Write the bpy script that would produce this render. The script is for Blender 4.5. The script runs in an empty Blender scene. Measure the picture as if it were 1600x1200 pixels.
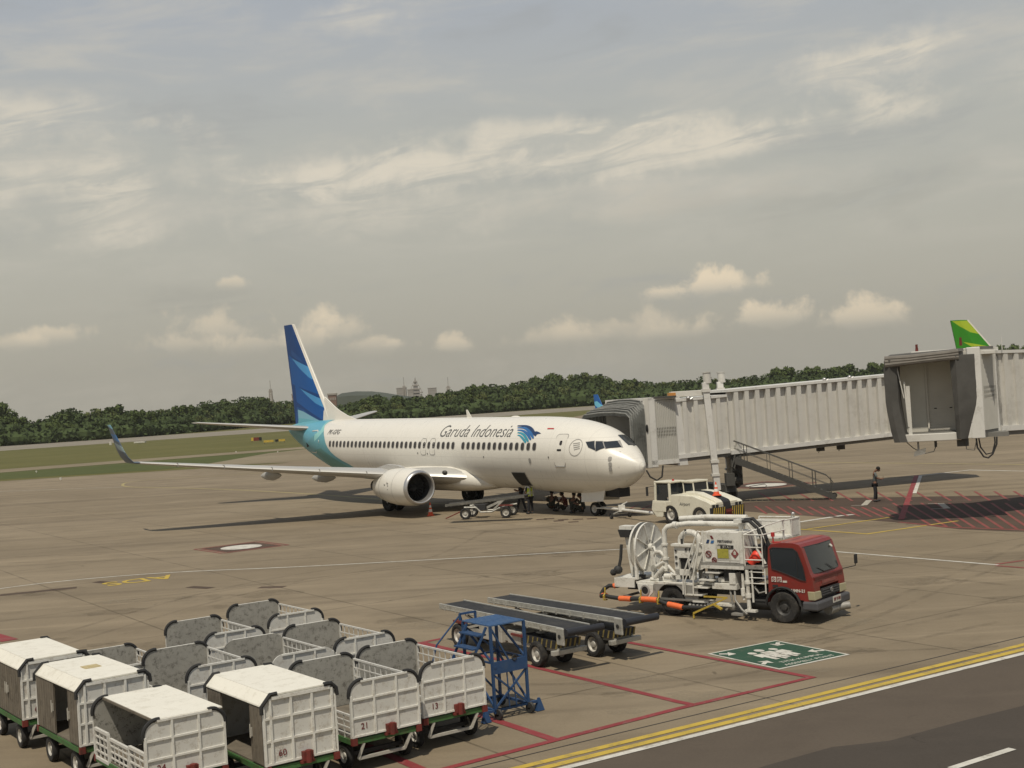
import bpy, bmesh, math, random
from mathutils import Vector, Matrix
from math import sin, cos, pi, radians, sqrt
random.seed(11)
SC = bpy.context.scene
COL = SC.collection
# ------------------------------------------------------------------ camera
FPX, PITCH, ROLL, CH = 2029.0, 0.01062, -0.06146, 6.27
fw = Vector((0, cos(PITCH), sin(PITCH))); up0 = Vector((0, -sin(PITCH), cos(PITCH))); rt0 = Vector((1, 0, 0))
RT = rt0*cos(ROLL)+up0*sin(ROLL); UP = -rt0*sin(ROLL)+up0*cos(ROLL)
cd = bpy.data.cameras.new('camera'); cam = bpy.data.objects.new('camera', cd); COL.objects.link(cam)
cd.sensor_width = 36; cd.sensor_fit = 'HORIZONTAL'; cd.lens = 36*FPX/1600
cd.clip_start = .1; cd.clip_end = 20000
m = Matrix.Identity(4)
for i in range(3):
    m[i][0], m[i][1], m[i][2] = RT[i], UP[i], -fw[i]
m[2][3] = CH
cam.matrix_world = m
SC.camera = cam
CP = Vector((0, 0, CH))
def ray(px, py): return RT*((px-800)/FPX)-UP*((py-600)/FPX)+fw
def G(px, py, z=0.0):
    d = ray(px, py); t = (z-CH)/d.z
    return CP+d*t
# ------------------------------------------------------------------ light
SUN_SHIFT = Vector((.12, .52))            # shadow offset per metre of height
sdir = Vector((SUN_SHIFT.x, SUN_SHIFT.y, -1)).normalized()
sel = math.asin(-sdir.z); saz = math.atan2(-sdir.x, -sdir.y)
SC.view_settings.view_transform = 'Standard'; SC.view_settings.look = 'None'
SC.view_settings.exposure = -0.12; SC.view_settings.gamma = 1
sl = bpy.data.lights.new('sun', 'SUN'); sl.energy = 3.75; sl.angle = radians(.9); sl.color = (1, .915, .765)
so = bpy.data.objects.new('sun', sl); COL.objects.link(so); so.rotation_euler = sdir.to_track_quat('-Z', 'Y').to_euler(); so.location = (0, 0, 60)

class NT:
    def __init__(s, nt): s.nt = nt; nt.nodes.clear()
    def n(s, t, **k):
        o = s.nt.nodes.new(t)
        for a, b in k.items():
            if a == 'inp':
                for i, v in b.items():
                    if isinstance(v, bpy.types.NodeSocket): s.nt.links.new(v, o.inputs[i])
                    elif v is not None: o.inputs[i].default_value = v
            else: setattr(o, a, b)
        return o
    def m(s, op, a, b=None, c=None, clamp=False):
        return s.n('ShaderNodeMath', operation=op, use_clamp=clamp, inp={0: a, 1: b, 2: c}).outputs[0]
    def mix(s, f, a, b, bt='MIX'):
        o = s.n('ShaderNodeMix', data_type='RGBA', blend_type=bt, inp={0: f})
        for i, v in ((6, a), (7, b)):
            if isinstance(v, bpy.types.NodeSocket): s.nt.links.new(v, o.inputs[i])
            else: o.inputs[i].default_value = (*v[:3], 1)
        return o.outputs[2]
    def noise(s, vec, scale, detail=4, rough=.55, dist=0):
        return s.n('ShaderNodeTexNoise', inp={'Vector': vec, 'Scale': scale, 'Detail': detail, 'Roughness': rough, 'Distortion': dist}).outputs[0]
    def ss(s, v, lo, hi):
        o = s.n('ShaderNodeMapRange', interpolation_type='SMOOTHSTEP', inp={0: v, 1: lo, 2: hi, 3: 0., 4: 1.}); return o.outputs[0]

def make_world():
    w = bpy.data.worlds.new('World'); SC.world = w; w.use_nodes = True
    N = NT(w.node_tree)
    sky = N.n('ShaderNodeTexSky', sky_type='NISHITA', sun_disc=False, sun_elevation=sel, sun_rotation=saz, air_density=1.2, dust_density=4.0, ozone_density=1.0)
    tc = N.n('ShaderNodeTexCoord').outputs['Generated']
    sp = N.n('ShaderNodeSeparateXYZ', inp={0: tc})
    x, y, z = sp.outputs
    el = N.m('ARCSINE', z); az = N.m('ARCTAN2', x, y)
    v2 = N.n('ShaderNodeCombineXYZ', inp={0: N.m('MULTIPLY', az, 1.), 1: N.m('MULTIPLY', el, 1.), 2: 0.}).outputs[0]
    vs = N.n('ShaderNodeCombineXYZ', inp={0: N.m('ADD', az, N.m('MULTIPLY', el, .9)), 1: N.m('MULTIPLY', N.m('SUBTRACT', el, N.m('MULTIPLY', az, .10)), 4.2), 2: 0.}).outputs[0]
    n1 = N.noise(vs, 5.5, 7, .6, .5)       # streaks
    n2 = N.noise(v2, 26, 7, .62, .2)       # billows
    n3 = N.noise(v2, 9, 5, .6, .3)
    # hazy veil, brighter and warmer low down, greyer blue high up
    ramp = N.n('ShaderNodeValToRGB', inp={0: N.m('MULTIPLY', el, 1.0, clamp=True)})
    cr = ramp.color_ramp
    stops = [(0.0, (.375, .352, .29)), (.04, (.39, .367, .302)), (.12, (.42, .407, .348)), (.20, (.41, .41, .37)), (.29, (.36, .38, .40)), (.38, (.31, .345, .40)), (.62, (.17, .205, .27)), (1, (.13, .17, .24))]
    while len(cr.elements) < len(stops): cr.elements.new(.5)
    for e, (p_, c_) in zip(cr.elements, stops): e.position = p_; e.color = (*c_, 1)
    veil = ramp.outputs[0]
    k = 13.0*1.22
    base = N.mix(.10, N.n('ShaderNodeVectorMath', operation='SCALE', inp={0: veil, 3: k}).outputs[0], sky.outputs[0])
    # thin streaks
    st = N.m('MULTIPLY', N.ss(n1, .46, .72), N.ss(el, .06, .16))
    base = N.mix(N.m('MULTIPLY', st, .55), base, (.50*k, .47*k, .405*k))
    dk = N.m('MULTIPLY', N.ss(n1, .46, .28), .35)
    base = N.mix(dk, base, (.29*k, .30*k, .30*k))
    vt = N.n('ShaderNodeCombineXYZ', inp={0: N.m('MULTIPLY', az, 1.6), 1: N.m('MULTIPLY', N.m('SUBTRACT', el, N.m('MULTIPLY', az, .13)), 8.), 2: 3.}).outputs[0]
    n4 = N.noise(vt, 7., 9, .66, .9); stk = N.ss(n4, .36, .62)
    wx = N.m('MULTIPLY', N.m('SUBTRACT', n2, .5), 1.0); w3 = N.m('MULTIPLY', N.m('SUBTRACT', n3, .5), 1.0)
    def cloud(px, py, rx, ry, colr, amt, kind=0, tilt=0.0, col2=None):
        d = ray(px, py).normalized(); a0 = math.atan2(d.x, d.y); e0 = math.asin(d.z)
        ra, rb = rx/FPX, ry/FPX
        da = N.m('SUBTRACT', az, a0); de = N.m('SUBTRACT', N.m('SUBTRACT', el, e0), N.m('MULTIPLY', da, tilt))
        u = N.m('DIVIDE', da, ra); v = N.m('DIVIDE', de, rb)
        if kind == 0:   # cumulus: flat soft base
            v = N.m('MULTIPLY', v, N.m('ADD', 1.0, N.m('MULTIPLY', N.m('LESS_THAN', v, 0.), .5)))
        r = N.m('SQRT', N.m('ADD', N.m('MULTIPLY', u, u), N.m('MULTIPLY', v, v)))
        r = N.m('ADD', r, N.m('MULTIPLY', wx, 3.3 if kind == 0 else 1.6)); r = N.m('ADD', r, N.m('MULTIPLY', w3, 2.0 if kind == 0 else 1.8))
        edge = N.ss(r, 1.1, .42 if kind == 0 else .1)
        edge = N.m('MULTIPLY', edge, N.ss(v, -1.5, .45)) if kind == 0 else N.m('MULTIPLY', edge, N.m('MULTIPLY_ADD', stk, .85, .15))
        return N.m('MULTIPLY', edge, amt), tuple(c*k for c in colr), N.ss(v, -.6, .8)
    C = []
    cum = (.74, .62, .45); cums = (.48, .435, .35)
    for a in [(1095, 452, 92, 26, .85), (1048, 457, 46, 22, .8), (1212, 496, 56, 32, .78), (1345, 500, 66, 28, .7),
              (1000, 515, 120, 30, .38), (870, 530, 80, 22, .35), (500, 506, 40, 34, .6), (545, 520, 60, 36, .5), (590, 540, 80, 26, .5), (350, 518, 90, 34, .5), (280, 540, 90, 28, .45), (400, 540, 80, 26, .4), (470, 535, 60, 30, .4), (1060, 520, 70, 22, .35),
              (705, 543, 38, 20, .6), (90, 528, 50, 20, .5), (15, 540, 42, 18, .4), (362, 446, 26, 14, .5), (625, 538, 26, 14, .45)]:
        C.append(cloud(a[0], a[1], a[2], a[3], cum, a[4]))
    for a in [(880, 235, 560, 46, .95, .05), (560, 268, 240, 26, .8, .06), (1180, 218, 300, 32, .85, .10), (800, 205, 160, 24, .7, .0), (150, 290, 280, 90, .75, 0), (60, 180, 190, 44, .7, 0), (1370, 90, 170, 48, .85, .08),
              (1600, 110, 90, 50, .3, 0), (560, 30, 110, 40, .6, .1), (300, 610, 900, 50, .15, 0), (700, 330, 420, 44, .45, .0), (1120, 300, 300, 30, .3, .05)]:
        C.append(cloud(a[0], a[1], a[2], a[3], (.60, .55, .455), a[4], 1, a[5]))
    for a in [(310, 470, 150, 34, .3), (1350, 300, 330, 60, .25), (950, 320, 300, 30, .18)]:
        C.append(cloud(a[0], a[1], a[2], a[3], (.28, .275, .245), a[4], 1, 0))
    for i, (ms, c_, vv) in enumerate(C):
        cc = c_
        if i < 19: cc = N.mix(vv, tuple(q*k for q in cums), c_)
        base = N.mix(ms, base, cc)
    bg = N.n('ShaderNodeBackground', inp={0: base, 1: .082})
    N.nt.links.new(bg.outputs[0], N.n('ShaderNodeOutputWorld').inputs[0])
make_world()

# ------------------------------------------------------------------ materials
MATS = {}
def mat(name, col, rough=.6, metal=0., var=.12, scale=3., bump=0., dirt=None, dirtamt=0., spec=.5, dirtscale=2.5, coat=0.):
    if name in MATS: return MATS[name]
    ma = bpy.data.materials.new(name); ma.use_nodes = True; MATS[name] = ma
    N = NT(ma.node_tree)
    tc = N.n('ShaderNodeTexCoord').outputs['Object']; oi = N.n('ShaderNodeObjectInfo').outputs['Random']
    tc = N.n('ShaderNodeVectorMath', operation='ADD', inp={0: tc, 1: N.n('ShaderNodeCombineXYZ', inp={0: N.m('MULTIPLY', oi, 37.), 1: N.m('MULTIPLY', oi, 53.), 2: N.m('MULTIPLY', oi, 19.)}).outputs[0]}).outputs[0]
    nz = N.noise(tc, scale, 5, .6)
    f = N.m('MULTIPLY', N.ss(nz, .3, .75), var)
    cc = N.mix(f, col, tuple(v*.45 for v in col))
    if dirt:
        n2 = N.noise(tc, dirtscale, 9, .74, .0); n3 = N.noise(tc, dirtscale*6.3, 6, .7); vm = N.n('ShaderNodeMapping', inp={'Vector': tc, 'Scale': (1, 1, .16)}).outputs[0]; n5 = N.noise(vm, dirtscale*5, 5, .65)
        f2 = N.m('MAXIMUM', N.ss(N.m('MULTIPLY', n2, N.m('ADD', n3, .5)), .50, .66), N.m('MULTIPLY', N.ss(n5, .58, .75), .6))
        cc = N.mix(N.m('MULTIPLY', f2, dirtamt), cc, dirt)
    bs = N.n('ShaderNodeBsdfPrincipled', inp={'Base Color': cc, 'Metallic': metal, 'Roughness': N.m('ADD', rough, N.m('MULTIPLY', nz, .15), clamp=True), 'Specular IOR Level': spec, 'Coat Weight': coat})
    if bump:
        bp = N.n('ShaderNodeBump', inp={'Height': N.noise(tc, scale*6, 4), 'Strength': bump, 'Distance': .02}); N.nt.links.new(bp.outputs[0], bs.inputs['Normal'])
    N.nt.links.new(bs.outputs[0], N.n('ShaderNodeOutputMaterial').inputs[0])
    return ma
def polymask(N, x, z, pts):
    """mask of the convex polygon pts (counter-clockwise) in coordinates x, z"""
    A = sum(pts[i][0]*pts[(i+1) % len(pts)][1]-pts[(i+1) % len(pts)][0]*pts[i][1] for i in range(len(pts)))
    if A < 0: pts = pts[::-1]
    out = None
    for i in range(len(pts)):
        (x0, z0), (x1, z1) = pts[i], pts[(i+1) % len(pts)]
        L = math.hypot(x1-x0, z1-z0); nx, nz = -(z1-z0)/L, (x1-x0)/L
        d = N.m('ADD', N.m('MULTIPLY_ADD', x, nx, -(nx*x0+nz*z0)), N.m('MULTIPLY', z, nz))
        out = d if out is None else N.m('MINIMUM', out, d)
    return N.m('MULTIPLY_ADD', out, 60., .5, clamp=True)
def polymat(name, base, polys, rough=.3, ax=('X', 'Z'), var=.1):
    ma = bpy.data.materials.new(name); ma.use_nodes = True; MATS[name] = ma
    N = NT(ma.node_tree); tc = N.n('ShaderNodeTexCoord').outputs['Object']
    sp = N.n('ShaderNodeSeparateXYZ', inp={0: tc})
    c = base
    for pts, colr in polys: c = N.mix(polymask(N, sp.outputs[ax[0]], sp.outputs[ax[1]], pts), c, colr)
    c = N.mix(N.m('MULTIPLY', N.noise(tc, 1.2, 5), var), c, (.02, .02, .02))
    bs = N.n('ShaderNodeBsdfPrincipled', inp={'Base Color': c, 'Roughness': rough+.1, 'Specular IOR Level': .3})
    N.nt.links.new(bs.outputs[0], N.n('ShaderNodeOutputMaterial').inputs[0])
    return ma
M_ = dict(
 white=mat('aircraft_white', (.70, .675, .61), .28, 0, .10, .5, dirt=(.40, .38, .33), dirtamt=.14, dirtscale=.6),
 belly=mat('aircraft_grey', (.42, .41, .385), .35, 0, .15, .8, dirt=(.2, .19, .17), dirtamt=.3),
 wing=mat('wing_metal', (.50, .49, .46), .32, .25, .1, 1.),
 lip=mat('bright_metal', (.52, .51, .5), .3, .8, .15, 2),
 dark=mat('dark_interior', (.012, .012, .012), .6, 0, .2, 3),
 glass=mat('window_glass', (.025, .03, .035), .08, 0, .1, 1, spec=.8),
 cabwin=mat('cabin_window_glass', (.035, .03, .028), .15, 0, .1, 1),
 line=mat('panel_line', (.30, .29, .27), .5),
 tyre=mat('tyre_rubber', (.022, .021, .02), .85, 0, .3, 6, bump=.2, dirt=(.09, .08, .065), dirtamt=.4),
 rim=mat('wheel_rim', (.52, .50, .45), .45, .1, .3, 9, dirt=(.12, .09, .06), dirtamt=.5, dirtscale=8),
 darkrim=mat('dark_wheel_rim', (.06, .058, .055), .5, .3, .3, 9),
 gear=mat('gear_paint', (.5, .49, .46), .4, .1, .3, 6, dirt=(.1, .09, .08), dirtamt=.4, dirtscale=5),
 teal=mat('livery_teal', (.16, .42, .44), .28, 0, .1, 1), teal2=mat('livery_pale_teal', (.33, .58, .53), .28, 0, .1, 1),
 teal3=mat('livery_cyan', (.13, .36, .46), .28, 0, .1, 1), teal4=mat('livery_green_teal', (.10, .28, .27), .28, 0, .1, 1),
 navy=mat('logo_navy', (.015, .04, .11), .4), blue=mat('logo_blue', (.03, .13, .33), .4), tealogo=mat('logo_teal', (.04, .27, .36), .4),
 text=mat('title_grey', (.10, .10, .10), .5), red=mat('flag_red', (.42, .03, .03), .5),
 cart=mat('cart_white_paint', (.58, .57, .53), .55, 0, .12, 2.2, dirt=(.24, .19, .13), dirtamt=.42, dirtscale=7),
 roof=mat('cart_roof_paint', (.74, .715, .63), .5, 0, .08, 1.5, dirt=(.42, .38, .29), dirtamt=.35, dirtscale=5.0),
 scr=mat('scratched_aluminium', (.34, .33, .295), .5, .1, .3, 2.6, dirt=(.07, .062, .05), dirtamt=.75, dirtscale=9),
 rib=mat('cart_rib_paint', (.68, .67, .62), .5, 0, .1, 3, dirt=(.25, .17, .1), dirtamt=.35, dirtscale=8),
 green=mat('green_frame_paint', (.05, .14, .04), .55, 0, .35, 5, dirt=(.1, .05, .03), dirtamt=.5, dirtscale=5),
 rust=mat('rusty_red_paint', (.16, .025, .018), .7, 0, .4, 7, dirt=(.06, .03, .02), dirtamt=.6, dirtscale=7),
 num=mat('number_red', (.14, .015, .015), .6),
 wood=mat('weathered_door_board', (.17, .145, .11), .8, 0, .55, 4, bump=.3, dirt=(.06, .05, .035), dirtamt=.5),
 rubber=mat('black_rubber', (.02, .02, .02), .7, 0, .3, 6),
 pale=mat('pale_strut_paint', (.42, .40, .35), .55, 0, .25, 4, dirt=(.12, .1, .07), dirtamt=.4),
 bred=mat('truck_red_paint', (.20, .021, .015), .38, 0, .2, 1.2, dirt=(.11, .03, .02), dirtamt=.35, coat=.25),
 tw=mat('truck_white_paint', (.66, .645, .59), .42, 0, .2, 3, dirt=(.25, .21, .15), dirtamt=.45, dirtscale=4),
 tgrey=mat('truck_grey_steel', (.30, .29, .265), .5, .2, .35, 4, dirt=(.08, .07, .05), dirtamt=.5, dirtscale=5),
 chassis=mat('chassis_black', (.03, .03, .03), .6, 0, .4, 5),
 bumper=mat('bumper_dark_grey', (.07, .07, .075), .5, 0, .2, 4),
 lamp=mat('headlamp_lens', (.36, .33, .21), .12, 0, .2, 6, spec=.8),
 orange=mat('hose_orange', (.78, .16, .045), .6, 0, .15, 8, dirt=(.4, .1, .04), dirtamt=.4, dirtscale=12),
 hose=mat('hose_black', (.02, .02, .02), .55, 0, .2, 6),
 yellow=mat('yellow_paint', (.46, .33, .05), .5, 0, .3, 5, dirt=(.15, .1, .03), dirtamt=.4),
 cream=mat('tug_cream_paint', (.70, .67, .55), .4, 0, .12, 1.5, dirt=(.36, .3, .2), dirtamt=.3, coat=.2),
 blk=mat('matt_black', (.02, .02, .022), .6, 0, .2, 4),
 belt=mat('conveyor_belt', (.017, .017, .018), .7, 0, .3, 3, dirt=(.07, .065, .055), dirtamt=.35),
 roller=mat('roller_dark', (.02, .021, .026), .45, 0, .2, 3),
 alu=mat('loader_aluminium', (.44, .43, .385), .4, .25, .35, 5, dirt=(.12, .1, .07), dirtamt=.5, dirtscale=6),
 darkalu=mat('grimy_loader_steel', (.13, .125, .11), .5, .2, .35, 5, dirt=(.3, .28, .24), dirtamt=.5, dirtscale=6),
 stair=mat('blue_steel_paint', (.018, .058, .15), .5, 0, .3, 4, dirt=(.06, .09, .14), dirtamt=.4, dirtscale=6),
 stairtop=mat('blue_platform_paint', (.04, .10, .22), .55, 0, .3, 3, dirt=(.1, .14, .2), dirtamt=.5),
 bridge=mat('bridge_wall_paint', (.56, .545, .50), .5, 0, .14, .8, dirt=(.36, .34, .29), dirtamt=.3, dirtscale=.8),
 bridge2=mat('bridge_trim_paint', (.62, .61, .575), .45, 0, .12, .8, dirt=(.26, .24, .2), dirtamt=.3, dirtscale=1.3),
 shut=mat('bridge_shutter', (.46, .45, .41), .5, .1, .15, 2),
 bell=mat('bellows_fabric', (.15, .155, .145), .7, 0, .5, 1.5, dirt=(.06, .06, .055), dirtamt=.6, dirtscale=1.5),
 canopy=mat('canopy_fabric', (.085, .082, .075), .75, 0, .45, 1.6, bump=.3),
 inter=mat('bridge_interior', (.62, .59, .52), .6, 0, .2, 1),
 steel=mat('dark_steel', (.08, .078, .07), .55, .3, .3, 4), steelb=mat('bridge_underframe', (.17, .165, .15), .6, 0, .3, 2),
 cone=mat('cone_orange', (.72, .10, .035), .6, 0, .2, 6), conew=mat('cone_reflective', (.72, .68, .62), .5),
 vest=mat('hi_vis_yellow', (.50, .62, .06), .6), vestw=mat('reflective_tape', (.6, .6, .55), .4),
 cloth=mat('dark_cloth', (.022, .022, .026), .9, 0, .3, 6), cloth2=mat('drab_cloth', (.05, .05, .038), .9, 0, .3, 6),
 shirt=mat('grey_shirt_cloth', (.13, .15, .15), .9, 0, .3, 6), skin=mat('skin', (.18, .09, .055), .6), hair=mat('black_hair', (.01, .009, .008), .8),
 redc=mat('red_cloth', (.13, .03, .022), .9),
 leaf=mat('tree_foliage', (.085, .115, .036), .8, 0, .55, .25, spec=.15), leaf2=mat('dark_tree_foliage', (.062, .088, .032), .8, 0, .55, .25, spec=.15),
 leaf3=mat('olive_tree_foliage', (.11, .13, .045), .8, 0, .5, .25, spec=.15),
 bark=mat('bark', (.10, .08, .06), .9),
 far=mat('far_building_paint', (.30, .28, .26), .8), far2=mat('far_rusty_steel', (.30, .27, .24), .8), far3=mat('brick_red_wall', (.20, .125, .10), .8),
 hill=mat('far_hill_forest', (.062, .074, .056), .9, 0, .5, .02),
 sgrn=mat('green_marking', (.018, .066, .036), .7, 0, .3, 1.5, dirt=(.09, .12, .08), dirtamt=.4, dirtscale=3),
 mwhite=mat('white_marking', (.58, .56, .50), .7, 0, .35, 1.5, dirt=(.27, .24, .19), dirtamt=.6, dirtscale=3),
 mwhite2=mat('worn_white_marking', (.42, .39, .33), .7, 0, .45, 1.5, dirt=(.2, .18, .14), dirtamt=.8, dirtscale=2),
 myel=mat('yellow_marking', (.50, .355, .05), .7, 0, .3, 1.5, dirt=(.26, .2, .08), dirtamt=.6, dirtscale=3),
 myel2=mat('worn_yellow_marking', (.36, .30, .13), .7, 0, .4, 1.5, dirt=(.22, .19, .12), dirtamt=.7, dirtscale=2),
 mred=mat('red_marking', (.235, .03, .034), .7, 0, .35, 1.5, dirt=(.19, .11, .09), dirtamt=.6, dirtscale=2.5),
 mred2=mat('worn_red_marking', (.225, .05, .042), .7, 0, .4, 1.5, dirt=(.19, .10, .08), dirtamt=.6, dirtscale=1.2),
)
# ------------------------------------------------------------------ mesh builder
class B:
    def __init__(s): s.v = []; s.f = []; s.mi = []; s.cur = 0; s.M = None
    def add(s, vs, fs):
        o = len(s.v)
        if s.M is not None: vs = [s.M @ Vector(v) for v in vs]
        s.v += [tuple(v) for v in vs]; s.f += [tuple(i+o for i in f) for f in fs]; s.mi += [s.cur]*len(fs); return s
    def box(s, x0, x1, y0, y1, z0, z1):
        return s.add([(x, y, z) for z in (z0, z1) for y in (y0, y1) for x in (x0, x1)],
                     [(0, 2, 3, 1), (4, 5, 7, 6), (0, 1, 5, 4), (2, 6, 7, 3), (0, 4, 6, 2), (1, 3, 7, 5)])
    def hexa(s, b4, t4): return s.add(list(b4)+list(t4), [(3, 2, 1, 0), (4, 5, 6, 7), (0, 1, 5, 4), (1, 2, 6, 5), (2, 3, 7, 6), (3, 0, 4, 7)])
    def frame(s, d):
        d = Vector(d).normalized(); a = Vector((0, 0, 1)) if abs(d.z) < .95 else Vector((1, 0, 0))
        u = d.cross(a).normalized(); return u, d.cross(u).normalized()*-1
    def beam(s, p0, p1, w, h=None):
        p0, p1 = Vector(p0), Vector(p1); h = h or w; u, v = s.frame(p1-p0); u = u*w/2; v = v*h/2
        return s.hexa([p0-u-v, p0+u-v, p0+u+v, p0-u+v], [p1-u-v, p1+u-v, p1+u+v, p1-u+v])
    def cyl(s, p0, p1, r0, r1=None, n=12, caps=True):
        p0, p1 = Vector(p0), Vector(p1); r1 = r0 if r1 is None else r1; u, v = s.frame(p1-p0)
        vs = [p+(u*cos(2*pi*i/n)+v*sin(2*pi*i/n))*r for p, r in ((p0, r0), (p1, r1)) for i in range(n)]
        fs = [(i, (i+1) % n, n+(i+1) % n, n+i) for i in range(n)]
        if caps: fs += [tuple(range(n))[::-1], tuple(range(n, 2*n))]
        return s.add(vs, fs)
    def tube(s, pts, r, n=8):
        pts = [Vector(p) for p in pts]; rings = []
        u0 = None
        for i, p in enumerate(pts):
            d = (pts[min(i+1, len(pts)-1)]-pts[max(i-1, 0)]).normalized()
            if u0 is None: u0, _ = s.frame(d)
            u = (u0-d*u0.dot(d)).normalized(); u0 = u; v = d.cross(u)
            rr = r[i] if isinstance(r, (list, tuple)) else r
            rings.append([p+(u*cos(2*pi*k/n)+v*sin(2*pi*k/n))*rr for k in range(n)])
        return s.loft(rings, True, True)
    def loft(s, rings, closed=True, caps=True):
        n = len(rings[0]); vs = [p for r in rings for p in r]; fs = []
        for a in range(len(rings)-1):
            for i in range(n if closed else n-1):
                j = (i+1) % n; fs.append((a*n+i, a*n+j, (a+1)*n+j, (a+1)*n+i))
        if caps: fs += [tuple(range(n))[::-1], tuple(range((len(rings)-1)*n, len(rings)*n))]
        return s.add(vs, fs)
    def lathe(s, prof, o=(0, 0, 0), d=(0, 0, 1), n=24):
        o = Vector(o); d = Vector(d).normalized(); u, v = s.frame(d)
        return s.loft([[o+d*h+(u*cos(2*pi*k/n)+v*sin(2*pi*k/n))*max(r, 1e-4) for k in range(n)] for h, r in prof], True, False)
    def ext(s, pts, d):
        pts = [Vector(p) for p in pts]; d = Vector(d); n = len(pts)
        return s.add(pts+[p+d for p in pts], [tuple(range(n))[::-1], tuple(range(n, 2*n))]+[(i, (i+1) % n, n+(i+1) % n, n+i) for i in range(n)])
    def poly(s, pts): return s.add(pts, [tuple(range(len(pts)))])
    def ball(s, c, r, sq=(1, 1, 1), n=12, k=8):
        c = Vector(c); return s.loft([[c+Vector((r*sq[0]*sin(pi*a/k)*cos(2*pi*i/n), r*sq[1]*sin(pi*a/k)*sin(2*pi*i/n), -r*sq[2]*cos(pi*a/k))) for i in range(n)] for a in range(1, k)], True, True)
    def done(s, name, ma, parent=None, smooth=False, bevel=0):
        me = bpy.data.meshes.new(name); me.from_pydata(s.v, [], s.f); 
        for q in (ma if isinstance(ma, (list, tuple)) else [ma]): me.materials.append(M_[q] if isinstance(q, str) else q)
        me.polygons.foreach_set('material_index', s.mi)
        bm = bmesh.new(); bm.from_mesh(me); bmesh.ops.recalc_face_normals(bm, faces=bm.faces); bm.to_mesh(me); bm.free()
        o = bpy.data.objects.new(name, me); COL.objects.link(o)
        if parent: o.parent = parent
        if smooth:
            me.polygons.foreach_set('use_smooth', [True]*len(me.polygons)); 
            try: me.set_sharp_from_angle(angle=radians(40))
            except Exception: pass
        if bevel:
            bv = o.modifiers.new('bevel', 'BEVEL'); bv.width = bevel; bv.segments = 2; bv.limit_method = 'ANGLE'; bv.angle_limit = radians(50)
        me.update(); return o
def empty(name, loc=(0, 0, 0), rz=0): 
    o = bpy.data.objects.new(name, None); COL.objects.link(o); o.location = loc; o.rotation_euler = (0, 0, rz); o.empty_display_size = .2; return o
def tag(o, label=None, cat=None, group=None, kind=None):
    if label: o['label'] = label
    if cat: o['category'] = cat
    if group: o['group'] = group
    if kind: o['kind'] = kind
    return o
def copy_tree(o, parent=None):
    c = o.copy(); COL.objects.link(c); c.parent = parent
    for ch in list(o.children): copy_tree(ch, c)
    return c
def textmesh(body, size=1., shear=0, extr=0., bold=0.):
    cu = bpy.data.curves.new('lettering', 'FONT'); cu.body = body; cu.size = size; cu.shear = shear; cu.extrude = extr; cu.offset = bold; cu.resolution_u = 4
    cu.align_x = 'CENTER'; cu.align_y = 'CENTER'
    ob = bpy.data.objects.new('lettering', cu); COL.objects.link(ob)
    dg = bpy.context.evaluated_depsgraph_get(); dg.update()
    me = bpy.data.meshes.new_from_object(ob.evaluated_get(dg)); bpy.data.objects.remove(ob); return me
def text(name, body, size, mat_, M, parent=None, shear=0, extr=.002, bold=0., sx=1.):
    me = textmesh(body, size, shear, extr, bold)
    for v in me.vertices: v.co = M @ Vector((v.co.x*sx, v.co.y, v.co.z))
    me.materials.clear(); me.materials.append(M_[mat_]); o = bpy.data.objects.new(name, me); COL.objects.link(o)
    if parent: o.parent = parent
    return o
def basis(o, x, y, z=None):
    x = Vector(x).normalized(); y = Vector(y).normalized(); z = x.cross(y)
    m = Matrix.Identity(4)
    for i in range(3): m[i][0], m[i][1], m[i][2], m[i][3] = x[i], y[i], z[i], o[i]
    return m
def wheel(parent, c, r, w, ax=(0, 1, 0), rim='rim', rr=.55, side=1, name='wheel', n=20):
    """tyre with a rim child; side = which end of the axis faces out"""
    ax = Vector(ax).normalized(); c = Vector(c); b = B()
    h = w/2
    b.lathe([(-h*.75, r*rr*.95), (-h, r*.72), (-h*.92, r*.93), (-h*.6, r), (h*.6, r), (h*.92, r*.93), (h, r*.72), (h*.75, r*rr*.95), (-h*.75, r*rr*.95)], c, ax, n)
    t = b.done(name, 'tyre', parent, True)
    b = B(); s = side
    prof = [(h*.8*s, r*rr), (h*.7*s, r*rr*.9), (h*.25*s, r*rr*.78), (h*.25*s, r*rr*.45), (h*.6*s, r*rr*.36), (h*.65*s, 0)]
    b.lathe(prof, c, ax, n); b.lathe([(-h*.7*s, r*rr*.98), (-h*.4*s, r*rr*.5), (-h*.4*s, 0)], c, ax, n)
    u, v = b.frame(ax)
    for k in range(6):
        q = c+ax*(h*.3*s)+(u*cos(k*pi/3)+v*sin(k*pi/3))*r*rr*.6; b.cyl(q, q+ax*(h*.12*s), r*.035, n=6)
    b.done('rim', rim, t, True)
    return t

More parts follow.
